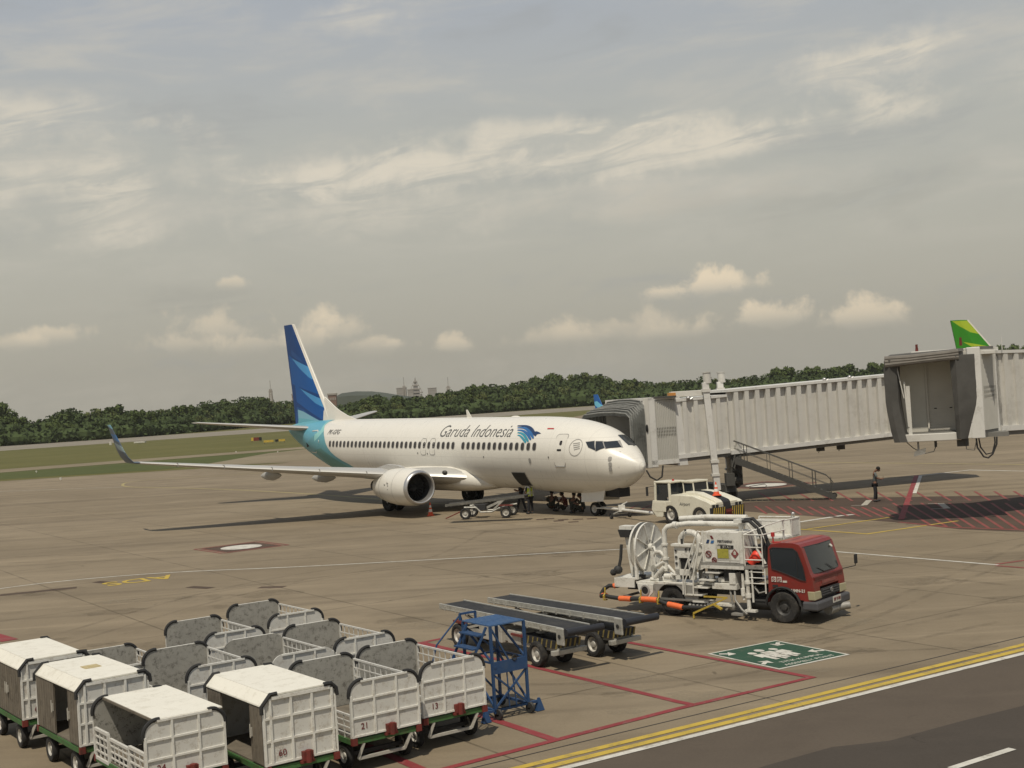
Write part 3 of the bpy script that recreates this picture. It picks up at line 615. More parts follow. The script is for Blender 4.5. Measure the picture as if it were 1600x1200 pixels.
# tail livery laid over the skin: bands of teal behind a curved edge
edge = [fpx(508, 664), fpx(506.5, 672), fpx(507, 684), fpx(510.5, 697), fpx(519, 709), fpx(530, 717), fpx(537, 721)]
edge = [e for e in edge if e]; edge.sort(key=lambda e: -e[1])
def xe(z):
    if z >= edge[0][1]: return edge[0][0]
    for (xa, za), (xb, zb) in zip(edge, edge[1:]):
        if zb <= z <= za: return xa+(xb-xa)*(za-z)/max(za-zb, 1e-4)
    (xa, za), (xb, zb) = edge[-2:]
    return xb+(zb-z)*(xb-xa)/max(za-zb, .01)*-1*-1
b = B()
nz, nx_ = 26, 34
rows = []
for side in (1, -1):
    grid = []
    for i in range(nz+1):
        a = .12+(pi-.16)*i/nz; row = []
        # follow the edge along the section angle
        x_ = 31.
        for _ in range(6): x_ = xe(fp(x_, a).z)
        x_ = max(26.5, min(33.5, x_))
        for j in range(nx_+1):
            x = x_+(38.1-x_)*j/nx_; p = fp(x, a, .010); row.append(Vector((p.x, p.y*side, p.z)))
        grid.append(row)
    base = len(b.v); b.v += [tuple(p) for r in grid for p in r]
    for i in range(nz):
        for j in range(nx_):
            q = (base+i*(nx_+1)+j, base+i*(nx_+1)+j+1, base+(i+1)*(nx_+1)+j+1, base+(i+1)*(nx_+1)+j); b.f.append(q)
            b.mi.append(0)
def pz(*pp): return [(lambda r: (r.x, r.z))(ap(x, y, 1, 1.5)) for x, y in pp]
livery = polymat('livery_tail_cone', (.12, .34, .40), [
    (pz((487, 662), (511, 655), (507, 668), (500, 682), (492, 690)), (.26, .55, .54)),
    (pz((462, 664), (492, 657), (498, 672), (474, 694)), (.13, .38, .50)),
    (pz((492, 690), (503, 678), (530, 719), (545, 723), (500, 712)), (.20, .44, .42)),
    (pz((488, 704), (505, 700), (560, 740), (520, 740)), (.10, .27, .26)),
    (pz((497, 660), (512, 652), (512, 668)), (.34, .62, .58))], .3)
b.done('tail_paint', livery, AC, True)
skin_ring('aft_service_door', [fpx(*q) for q in ((489, 673), (498, 672), (499, 690), (495, 708), (487, 706))], .07, 'white', AC, .035)
skin_poly('exhaust_vent', [fpx(*q) for q in ((479, 691), (484, 697), (480, 699))], 'dark', AC, .02, 9)
# cockpit glazing
for q, nm in (([(916, 691), (929, 689.5), (931, 704), (920, 699)], 'cockpit_side_window'), ([(931.5, 690), (942, 690), (945, 700), (931.5, 705)], 'cockpit_side_window'), ([(944, 690.5), (966, 689), (972, 699), (947, 701)], 'windscreen')):
    pts = [fpx(*p_) for p_ in q]
    o = skin_poly(nm, pts, 'glass', AC, .022, .12)
    cx = sum(p_[0] for p_ in pts)/len(pts); cz = sum(p_[1] for p_ in pts)/len(pts)
    skin_ring('window_frame', [(cx+(x-cx)*1.12, cz+(z-cz)*1.15) for x, z in pts], .05, 'line', o, .012)
# port windscreen, across the centre line
P4 = [fpx(944, 690.5), fpx(966, 689), fpx(972, 699), fpx(947, 701)]
b = B(); vs = [fz(x, z, .022) for x, z in P4]; b.add([(v.x, -v.y, v.z) for v in vs]+[fz(sum(x for x, z in P4)/4, sum(z for x, z in P4)/4, .04)*1], [(0, 1, 2, 3)]); b.done('windscreen', 'glass', AC)
wl = [ap(*q, 1, -.35) for q in ((968.5, 688.5), (979, 688.5), (987, 697.5), (974.5, 698.5))]
def topfit(x, y, off=.025):
    w_ = wid(x); c_ = sqrt(max(0, 1-(y/w_)**2)); return Vector((x, y, mid_(x)+(top(x)-mid_(x))*c_+off))
b = B(); g = [[topfit(x0_+(x1_-x0_)*j/6, y) for j in range(7)] for y, x0_, x1_ in ((-.04, 1.52, 2.28), (-.30, 1.55, 2.32), (-.60, 1.66, 2.42), (-.85, 1.85, 2.52))]
b.v = [tuple(p) for r in g for p in r]; b.f = [(i*7+j, i*7+j+1, (i+1)*7+j+1, (i+1)*7+j) for i in range(3) for j in range(6)]; b.mi = [0]*len(b.f); b.done('windscreen', 'glass', AC, True)
skin_ring('radome_joint', [fpx(*q) for q in ((969, 705), (966, 715), (966, 730), (971, 742), (980, 752), (981, 751), (973, 741), (968, 730), (968, 716), (971, 706))], .012, 'line', AC, .008)
for q in ((953.5, 717), (954, 725.5), (955, 733)): c = fpx(*q); skin_poly('sensor_probe', rrect(c[0], c[1], .07, .1, .05, 3), 'line', AC, .03, 9)
c = fpx(828, 720); skin_poly('static_port', rrect(c[0], c[1], .1, .14, .09, 4), 'line', AC, .014, 9)
for q in ((756, 714), (857, 714.5), (653, 708), (668, 709)): 
    c = fpx(*q); skin_poly('service_port', rrect(c[0], c[1], .04, .05, .03, 2), 'text', AC, .014, 9)
# open forward cargo hatch: hold's shade painted as a dark sheet on the skin
hp = [(799, 737.5), (820, 738), (824, 745), (828, 752), (833.5, 759), (816, 758.5), (807, 750)]
hh_ = [fpx(*q) for q in hp]; hh_ = [q for q in hh_ if q]
o = skin_poly('cargo_hatch_opening', hh_, 'dark', AC, .014, .15); skin_ring('hatch_frame', hh_, .05, 'line', o, .018)
# titles
TM = textmesh('Garuda Indonesia', 1.35, .22, 0, -.012)
xa, za = fpx(690, 674.5); xb, zb = fpx(802, 673.5)
ys_ = [v.co.x for v in TM.vertices]; mn, mx = min(ys_), max(ys_)
bmT = bmesh.new(); bmT.from_mesh(TM); bmesh.ops.triangulate(bmT, faces=bmT.faces)
bmesh.ops.subdivide_edges(bmT, edges=[e for e in bmT.edges if e.calc_length() > .35], cuts=2); bmT.to_mesh(TM); bmT.free()
for v in TM.vertices:
    t = (v.co.x-mn)/(mx-mn); x = xa+(xb-xa)*t; z = (za+zb)/2-.02+v.co.y*.68
    p = fz(x, z, .016); v.co = p
TM.materials.clear(); TM.materials.append(M_['text']); o = bpy.data.objects.new('airline_title', TM); COL.objects.link(o); o.parent = AC
TM = textmesh('PK-GFG', .42, .2, 0, .003); cx, cz = fpx(522, 675.5)
for v in TM.vertices: v.co = fz(cx-v.co.x*1.15, cz+v.co.y, .016)
TM.materials.clear(); TM.materials.append(M_['text']); o = bpy.data.objects.new('registration', TM); COL.objects.link(o); o.parent = AC
# bird emblem: five swept feathers and a small beaked head
b = B()
def feather(pts, w0, w1, mi):
    b.cur = mi; P_ = [fpx(*q) for q in smooth_px(pts, 5)]; n = len(P_); top_, bot_ = [], []
    for i, (x, z) in enumerate(P_):
        a = P_[max(i-1, 0)]; c = P_[min(i+1, n-1)]; dx, dz = c[0]-a[0], c[1]-a[1]; l = math.hypot(dx, dz); t = i/(n-1); w_ = w0+(w1-w0)*sin(pi*min(1, t*.5+.5*t*t)*.9)*.62
        top_.append(fz(x-dz/l*w_/2, z+dx/l*w_/2, .016)); bot_.append(fz(x+dz/l*w_/2, z-dx/l*w_/2, .016))
    b.add(top_+bot_, [(i, i+1, n+i+1, n+i) for i in range(n-1)])
feather([(809, 665.5), (822, 666), (830, 670), (835, 677), (838, 681)], .05, .20, 0)
feather([(809, 668.5), (820, 669), (827, 674), (832, 681), (834, 685)], .05, .20, 1)
feather([(809, 672), (817, 673), (824, 678), (828, 684), (830, 687)], .05, .20, 1)
feather([(809, 676), (815, 677), (820, 681), (824, 687), (826, 690)], .05, .20, 2)
feather([(809, 680), (813, 681), (817, 685), (821, 690), (822, 692)], .04, .18, 2)
b.cur = 0; pts = [fpx(*q) for q in ((834, 675), (839, 674), (843, 675.5), (846, 677.5), (842, 678), (837, 679.5))]; b.poly([fz(x, z, .017) for x, z in pts])
b.done('bird_emblem', ['navy', 'blue', 'tealogo'], AC)
for q, ma in ((((856, 669), (866, 669), (865.5, 670.8), (855.5, 670.8)), 'red'),): skin_poly('national_flag', [fpx(*k) for k in q], ma, AC, .016, .3)
skin_ring('alliance_badge', [(lambda c: (c[0]+.42*cos(t*pi/12), c[1]+.42*sin(t*pi/12)))(fpx(899.5, 699.5)) for t in range(24)], .03, 'line', AC, .012)
c = fpx(899.5, 699)
for k in range(4): skin_poly('badge_stroke', [(c[0]+.22-.05*k, c[1]+.16-.1*k), (c[0]-.2-.03*k, c[1]+.2-.09*k), (c[0]-.2-.03*k, c[1]+.24-.09*k), (c[0]+.22-.05*k, c[1]+.2-.1*k)], 'line', AC, .014, 9)
# antennas
for x, h in ((15.2, .45), (20.5, .0), (24.5, .0)):
    if h: b = B(); b.ext([(x-.12, -.02, top(x)-.03), (x+.35, -.02, top(x)-.03), (x+.42, -.02, top(x)+h), (x+.3, -.02, top(x)+h)], (0, .04, 0)); b.done('blade_antenna', 'white', AC)
b = B(); b.ball((10.8, 0, top(10.8)), .28, (1.2, .6, .22)); b.done('dome_antenna', 'white', AC, True)
# airfoils
def foil(le, chord, t, z, n=12, camber=.0, twist=0):
    up_, lo = [], []
    for i in range(n+1):
        u = (1-cos(pi*i/n))/2; y_ = 5*t*(.2969*sqrt(u)-.126*u-.3516*u*u+.2843*u**3-.1036*u**4)
        up_.append((le+u*chord, z+camber*4*u*(1-u)*chord+y_*chord-twist*u*chord)); lo.append((le+u*chord, z+camber*4*u*(1-u)*chord-y_*chord-twist*u*chord))
    return up_[::-1]+lo[1:-1]
def wingz(y): return 2.05+(y-1.88)*.118+.0018*max(0, y-6)**2*.3
for s in (1, -.955):
    b = B(); st_ = [(0, 12.4, 9.1, .13), (1.88, 13.35, 7.9, .13), (3.0, 14.75, 6.5, .125), (4.9, 15.85, 5.45, .12), (5.6, 16.2, 5.15, .12), (9, 18.0, 3.95, .115), (13, 20.1, 2.65, .11), (16.9, 22.15, 1.55, .10), (17.16, 22.3, 1.5, .10)]
    ring = lambda y, le, ch, t: [Vector((x, s*y, z)) for x, z in foil(le, ch, t, wingz(y), camber=.012, twist=.02)]
    b.loft([ring(*q) for q in st_]); w = b.done('wing', 'wing', AC, True)
    # slat line, aileron and flap breaks as thin dark seams standing on the skin
    b = B()
    for y in (6.3, 8.6, 10.9, 13.2, 15.4):
        q = next(i for i in range(len(st_)-1) if st_[i][0] <= y <= st_[i+1][0]); A_, C_ = st_[q], st_[q+1]; t = (y-A_[0])/(C_[0]-A_[0])
        le = A_[1]+(C_[1]-A_[1])*t; ch = A_[2]+(C_[2]-A_[2])*t; b.box(le-.01, le+.25, s*y-.012, s*y+.012, wingz(y)-.1, wingz(y)+.13)
    b.done('slat_seam', 'line', w)
    # winglet
    b = B(); R_ = []
    for k in range(9):
        t = k/8; a = min(1, t*2.6)*radians(74); y = 17.16+.55*sin(min(1, t*2.4)*pi/2)+.42*max(0, t-.2); z = wingz(17.16)+.32*(1-cos(min(1, t*2.4)*pi/2))+2.15*max(0, t-.15)
        le = 22.3+1.7*t**.9+.2*t; ch = 1.5-1.0*t
        n_ = Vector((0, -sin(a)*s, cos(a))); R_.append([Vector((x, s*y, z))+n_*(zz) for x, zz in foil(le, ch, .085, 0)])
    b.loft(R_); b.done('winglet', polymat('winglet_paint_%s' % ('right' if s > 0 else 'left'), (.10, .13, .17), [([(22.4, 4.4), (23.3, 4.9), (24.3, 5.1), (23.8, 4.7)], (.25, .33, .36)), ([(22.6, 5.0), (23.6, 5.5), (24.6, 5.6), (24., 5.2)], (.06, .15, .32)), ([(22.9, 5.6), (25, 6.4), (25, 6.1), (24.3, 5.9)], (.2, .4, .5))]) if s > 0 else polymat('winglet_paint_left', (.02, .10, .32), [([(23, 5.0), (24.2, 5.6), (24.8, 5.5), (24., 5.1)], (.15, .45, .6))]), w, True)
    # flap track fairings
    for y, L_ in ((6.6, 3.0), (9.7, 2.7)):
        x0 = 21.3-.35+(y-5.5)*.22+.0-.8; b = B()
        b.loft([[Vector((x0+L_*t-.7, s*(y+.17*r*cos(q*pi/5)), wingz(y)-.24-.1*t+.30*r*sin(q*pi/5)-.08)) for q in range(10)] for t, r in ((0, .1), (.15, .6), (.4, 1), (.7, .85), (.9, .45), (1, .08))]); b.done('flap_fairing', 'belly', w, True)
    s = 1 if s > 0 else -1
    # horizontal stabiliser
    b = B(); hz = lambda y: 4.72+y*.125
    b.loft([[Vector((x, s*y, z)) for x, z in foil(le, ch, .09, hz(y))] for y, le, ch in ((.3, 33.2, 4.3), (.9, 33.6, 3.9), (4, 36.0-.1, 2.6), (7.0, 38.0, 1.35), (7.18, 38.2, 1.1))])
    b.done('tailplane', 'wing', AC, True)
    # engine
    ex, ey, ez = 13.35, s*4.83, 1.72; ax = (1, 0, .02); O = Vector((ex, ey, ez))
    pr = [(.02, .80), (-.02, .86), (0.0, .92), (.12, .98), (.5, 1.045), (1.2, 1.09), (2.0, 1.08), (2.8, 1.0), (3.4, .88), (3.9, .76), (3.9, .70), (3.0, .72), (1.0, .78), (.3, .76), (.02, .80)]
    def nac(prof, ax_=Vector((1, 0, .02)).normalized(), n=40, lo=.86):
        R_ = []
        for h, r in prof:
            R_.append([O+Vector((h, r*1.02*sin(2*pi*k/n), r*(cos(2*pi*k/n) if cos(2*pi*k/n) > 0 else cos(2*pi*k/n)*(.93 if abs(sin(2*pi*k/n)) < 2 else 1)))) for k in range(n)])
        return R_
    b = B(); b.loft(nac([(.16, .99), (.5, 1.045), (1.2, 1.09), (2.0, 1.08), (2.8, 1.0), (3.4, .88), (3.9, .76), (3.9, .70), (3.0, .72), (1.0, .78)]), True, False); e_ = b.done('engine', 'white', AC, True)
    b = B(); b.loft(nac([(.16, .99), (.08, .965), (0, .92), (-.03, .87), (0, .82), (.1, .79), (.35, .775)]), True, False); b.done('intake_lip', 'lip', e_, True)
    b = B(); b.loft(nac([(.35, .775), (.6, .775), (1.0, .78)]), True, False); b.cyl(O+Vector((1.0, 0, 0)), O+Vector((1.02, 0, 0)), .78, n=32); b.done('intake_duct', 'chassis', e_, True)
    b = B()
    for k in range(24):
        a = k*pi/12; c_, s_ = cos(a), sin(a); c2, s2 = cos(a+.18), sin(a+.18)
        b.add([O+Vector((.78, .2*s_, .2*c_)), O+Vector((.95, .2*s2, .2*c2)), O+Vector((.98, .76*s2, .76*c2)), O+Vector((.74, .76*s_, .76*c_))], [(0, 1, 2, 3)])
    b.done('fan_blades', 'steel', e_); b = B(); b.lathe([(.45, 0), (.55, .08), (.75, .2), (.95, .24)], O, (1, 0, 0), 16); b.done('spinner', 'chassis', e_, True)
    b = B(); b.lathe([(3.3, .5), (4.2, .46), (4.9, .33), (4.9, .28)], O, (1, 0, 0), 20); b.lathe([(4.4, .3), (5.3, .03)], O, (1, 0, 0), 16); b.done('exhaust_nozzle', 'steel', e_, True)
    b = B()
    for h, r in ((1.25, 1.092), (2.75, 1.012)): b.loft(nac([(h, r+.004), (h+.02, r+.004)]), True, False)
    b.box(ex+1.3, ex+2.7, ey-.01, ey+.01, ez-1.025, ez-1.0)
    for dx, dz in ((1.6, .15), (1.62, -.05), (1.95, .2), (1.66, .3)): b.box(ex+dx, ex+dx+.12, ey+s*1.075, ey+s*1.105, ez+dz, ez+dz+.05)
    b.done('cowl_seam', 'line', e_)
    b = B(); b.loft([[Vector((x, ey-.16*t, z)) , Vector((x, ey+.16*t, z)), Vector((x+.1, ey+.16*t, z2)), Vector((x+.1, ey-.16*t, z2))] for x, z, z2, t in ((14.6, ez+.95, ez+1.02, .3), (15.4, ez+.85, ez+1.22, .8), (16.6, ez+.7, ez+1.25, 1), (18.4, ez+.5, ez+.9, .6))]); b.done('pylon', 'belly', e_, True)
# wing to body fairing
b = B(); F_ = []
for x, hw, zb_, zt in ((11.9, .3, 1.42, 1.6), (12.6, 1.35, 1.32, 2.15), (13.6, 1.98, 1.2, 2.62), (15, 2.12, 1.12, 2.85), (18, 2.15, 1.08, 2.8), (21, 2.12, 1.1, 2.6), (22.6, 1.7, 1.22, 2.3), (23.8, .9, 1.38, 1.9), (24.4, .3, 1.44, 1.6)):
    zc, hh2 = (zb_+zt)/2, (zt-zb_)/2
    F_.append([Vector((x, hw*(1 if cos(2*pi*k/28) > 0 else -1)*abs(cos(2*pi*k/28))**.62, zc+hh2*(1 if sin(2*pi*k/28) > 0 else -1)*abs(sin(2*pi*k/28))**.8)) for k in range(28)])
b.loft(F_); b.done('wing_root_fairing', 'white', AC, True)
b = B(); b.ball((14.35, 2.55, 2.38), .14, (1.3, 1, .8)); b.done('landing_light', 'steel', AC, True)
# fin
def fxz(*pp): return [(lambda r: (r.x, r.z))(ap(x, y, 1, .1)) for x, y in pp]
f0, f1 = ap(443.5, 509, 1, 0), ap(459, 507.5, 1, 0)
fin_pts = [(fz_, le, ch) for fz_, le, ch in ((5.0, 31.55, 6.0), (5.7, 32.2, 5.4), (6.5, 32.75, 4.95), (f0.z-.05, f1.x-.12, f0.x-f1.x+.1), (f0.z, f1.x, f0.x-f1.x))]
navyb, midb, lightb = (.004, .048, .19), (.005, .088, .32), (.07, .29, .58)
finm = polymat('livery_fin', navyb, [
    (fxz((450, 555), (495, 590), (510, 620), (455, 600)), midb), (fxz((452, 520), (470, 560), (484, 572), (455, 556)), (.012, .07, .24)),
    (fxz((455.5, 560), (488, 576), (498, 598), (484, 590), (468, 575)), lightb),
    (fxz((460, 600), (520, 640), (523, 660), (505, 655), (463, 628)), midb),
    (fxz((469.5, 607), (508, 626), (513, 640), (495, 630), (480, 617)), lightb),
    (fxz((463, 630), (475, 640), (520, 657), (525, 668), (460, 670)), (.012, .08, .26)),
    (fxz((464.5, 640), (475, 643), (506, 659), (500, 664), (466, 663)), (.22, .44, .55)),
    (fxz((466, 653), (485, 655), (506, 660), (500, 666), (464, 666)), (.15, .42, .50))], .3)
finm2 = polymat('livery_fin_lead', (.70, .675, .61), [])
b = B(); b.loft([[Vector((x, z, zz)) for x, z in foil(le, ch, .085, 0)] for zz, le, ch in fin_pts]); fin = b.done('fin', finm, AC, True)
b = B(); R_ = []
for zz, le, ch in fin_pts: R_.append([Vector((le-.05, 0, zz)), Vector((le+.03, .075*ch/5+.01, zz)), Vector((le+.24, .165*ch/5+.015, zz)), Vector((le+.24, -.165*ch/5-.015, zz)), Vector((le+.03, -.075*ch/5-.01, zz))])
b.loft(R_); b.done('fin_leading_edge', 'white', fin)
dpx = [ap(x, y, 1, 0) for x, y in ((522, 634), (530, 641), (543, 649), (558, 655.5))]
b = B(); R_ = []
for p_, w_ in zip(dpx, (.22, .17, .10, .04)): R_.append([Vector((p_.x, -w_, 5.2)), Vector((p_.x, w_, 5.2)), Vector((p_.x, .04, max(p_.z, 5.3))), Vector((p_.x, -.04, max(p_.z, 5.3)))])
R_.insert(0, [Vector((32.9, -.26, 5.2)), Vector((32.9, .26, 5.2)), Vector((32.9, .05, 6.95)), Vector((32.9, -.05, 6.95))])
b.loft(R_); b.done('dorsal_fin', 'white', fin, True)
# landing gear
GO = KP  # ground height below the gear, local z of the ground at station x
gz = lambda x: -KP*(x-19.6)
g0 = empty('nose_gear', (0, 0, 0)); g0.parent = AC
zx = gz(4.05)
b = B(); b.cyl((4.05, 0, zx+.36), (3.95, 0, 1.7), .07, n=10); b.cyl((4.05, -.3, zx+.35), (4.05, .3, zx+.35), .05, n=8); b.cyl((4.6, 0, 1.45), (4.05, 0, zx+.75), .035, n=6); b.box(3.75, 3.95, -.06, .06, zx+.75, zx+1.0); b.done('gear_strut', 'gear', g0)
for s in (1, -1): wheel(g0, (4.05, s*.2, zx+.345), .345, .2, (0, 1, 0), 'rim', .58, s)
b = B(); b.hexa([(3.0, .52, 1.02), (4.7, .54, .92), (4.7, .57, .92), (3.0, .55, 1.02)], [(2.85, .46, 1.62), (4.75, .46, 1.45), (4.75, .49, 1.45), (2.85, .49, 1.62)]); b.done('gear_door', 'white', g0)
b = B(); b.hexa([(3.0, -.52, 1.02), (4.7, -.54, .92), (4.7, -.57, .92), (3.0, -.55, 1.02)], [(2.85, -.46, 1.62), (4.75, -.46, 1.45), (4.75, -.49, 1.45), (2.85, -.49, 1.62)]); b.done('gear_door', 'white', g0)
b = B(); b.box(1.95, 3.0, -.36, .36, 1.25, 1.70); b.done('gear_bay', 'dark', g0)
for s in (1, -1):
    g0 = empty('main_gear', (0, 0, 0)); g0.parent = AC; y = s*2.86
    b = B(); b.cyl((19.6, y, .5), (19.5, y*.98, 2.1), .11, n=10); b.cyl((19.6, y-.45, .56), (19.6, y+.45, .56), .07, n=8); b.cyl((19.6, y, 1.1), (19.2, s*1.4, 1.8), .05, n=6); b.cyl((20.2, y, 1.7), (19.6, y, .9), .04, n=6); b.done('gear_strut', 'gear', g0)
    for k in (-1, 1): wheel(g0, (19.6, y+k*.32, .56), .56, .38, (0, 1, 0), 'darkrim', .55, k)
    b = B(); b.hexa([(19.2, y+s*.55, .8), (20.2, y+s*.55, .8), (20.2, y+s*.58, .8), (19.2, y+s*.58, .8)], [(19.1, y+s*.35, 1.9), (20.3, y+s*.35, 1.9), (20.3, y+s*.38, 1.9), (19.1, y+s*.38, 1.9)]); b.done('gear_door', 'belly', g0)

# ------------------------------------------------------------------ baggage carts
TH = .612
def plate(b, W, z0, z1, y0, y1, r, faces=(0, 1), n=6):
    """upright end panel with rounded top corners; first face looks towards -y, second towards +y"""
    out = [(-W/2, z0), (W/2, z0)]+[(W/2-r+r*cos(k*pi/2/n), z1-r+r*sin(k*pi/2/n)) for k in range(n+1)]+[(-W/2+r-r*sin(k*pi/2/n), z1-r+r*cos(k*pi/2/n)) for k in range(n+1)]
    m_ = len(out)
    b.cur = faces[0]; b.poly([(x, y0, z) for x, z in out]); b.cur = faces[1]; b.poly([(x, y1, z) for x, z in out][::-1])
    b.cur = faces[0]
    b.add([(x, y0, z) for x, z in out]+[(x, y1, z) for x, z in out], [(i, (i+1) % m_, m_+(i+1) % m_, m_+i) for i in range(m_)])
    return out
def end_panel(root, W, L, z0, z1, y, front, bump=True, name='end_panel', plain=False):
    b = B(); s = -1 if front else 1; r = .24
    ys = (y-.012, y+.012); plate(b, W, z0, z1, ys[0], ys[1], r, (0, 1) if front else (1, 0))
    p = b.done(name, ['cart', 'scr'], root)
    b = B(); yo = y+s*.026; y0, y1 = min(y, yo+s*.012), max(y, yo+s*.012)
    xs_ = (-W/2+.015, -W/2+W*.34, W/2-W*.33, W/2-.015); h_ = z1-z0
    for i, x in enumerate(xs_): b.box(x-.018, x+.018, y0, y1, z0, z1-(.24 if i in (0, 3) else .02))
    for j, f in enumerate((.02, .345, .67)): b.box(-W/2+.034, W/2-.034, y0+.003, y1-.003, z0+h_*f-.016, z0+h_*f+.016)
    b.box(-W/2+.22, W/2-.22, y0-.002, y1+.002, z1-.03, z1+.004)
    b.done('rib_frame', 'rib', p)
    if bump:
        for sx in (-1, 1):
            b = B(); b.tube([(sx*(W/2-r+r*cos(a)+.012), y, z1-r+r*sin(a)+.012) for a in [radians(-12+q*12.5) for q in range(10)]], .034, 8); b.done('corner_bumper', 'rubber', p, True)
    return p
def mesh_side(b, x, y0, y1, z0, z1, ny, nz, r=.011):
    for j in range(nz+1): b.beam((x, y0, z0+(z1-z0)*j/nz), (x, y1, z0+(z1-z0)*j/nz), r*1.6 if 0 < j < nz else r*3)
    for i in range(ny+1): b.beam((x+.001, y0+(y1-y0)*i/ny, z0), (x+.001, y0+(y1-y0)*i/ny, z1), r*1.6 if 0 < i < ny else r*3)
def cart_base(root, W, L, z0):
    b = B(); b.box(-W/2+.03, W/2-.03, .04, L-.04, z0-.03, z0); b.done('floor_board', 'wood', root)
    b = B()
    for x in (-W/2, W/2-.05): b.box(x, x+.05, 0, L, z0-.12, z0-.032)
    for y in (-.004, L-.056): b.box(-W/2+.05, W/2-.05, y, y+.06, z0-.12, z0-.034)
    b.done('chassis_frame', 'green', root)
    b = B()
    for x in (-W/2-.01, W/2-.09): b.box(x, x+.10, -.05, .03, z0-.125, z0-.01); b.box(x, x+.10, L-.03, L+.05, z0-.125, z0-.01)
    b.done('corner_block', 'rust', root)
    b = B(); b.box(-.02, .16, -.10, -.018, z0-.02, z0+.13); b.cyl((.07, -.10, z0-.05), (.07, -.10, z0+.15), .05, n=10); b.box(-.05, .19, -.08, -.005, z0-.06, z0-.02); b.done('tow_hitch', 'rust', root)
    b = B()
    for y in (.45, L-.5):
        b.box(-W/2+.12, W/2-.12, y-.03, y+.03, .2, .27)
        for x in (-W/2+.16, W/2-.2): b.box(x, x+.04, y-.02, y+.02, .25, z0-.12)
    b.done('axle', 'chassis', root)
    b = B()
    b.beam((-W/2+.14, .06, .24), (W/2-.30, .06, .24), .05, .05)
    b.beam((-W/2+.24, .02, z0-.12), (-W/2+.14, .06, .24), .05); b.beam((W/2-.18, .02, z0-.12), (W/2-.30, .06, .24), .05)
    b.done('tow_bar_stay', 'pale', root)
    for y in (.45, L-.5):
        for s in (-1, 1): wheel(root, (s*(W/2-.10), y, .235), .235, .13, (1, 0, 0), 'rim', .55, s, n=18)
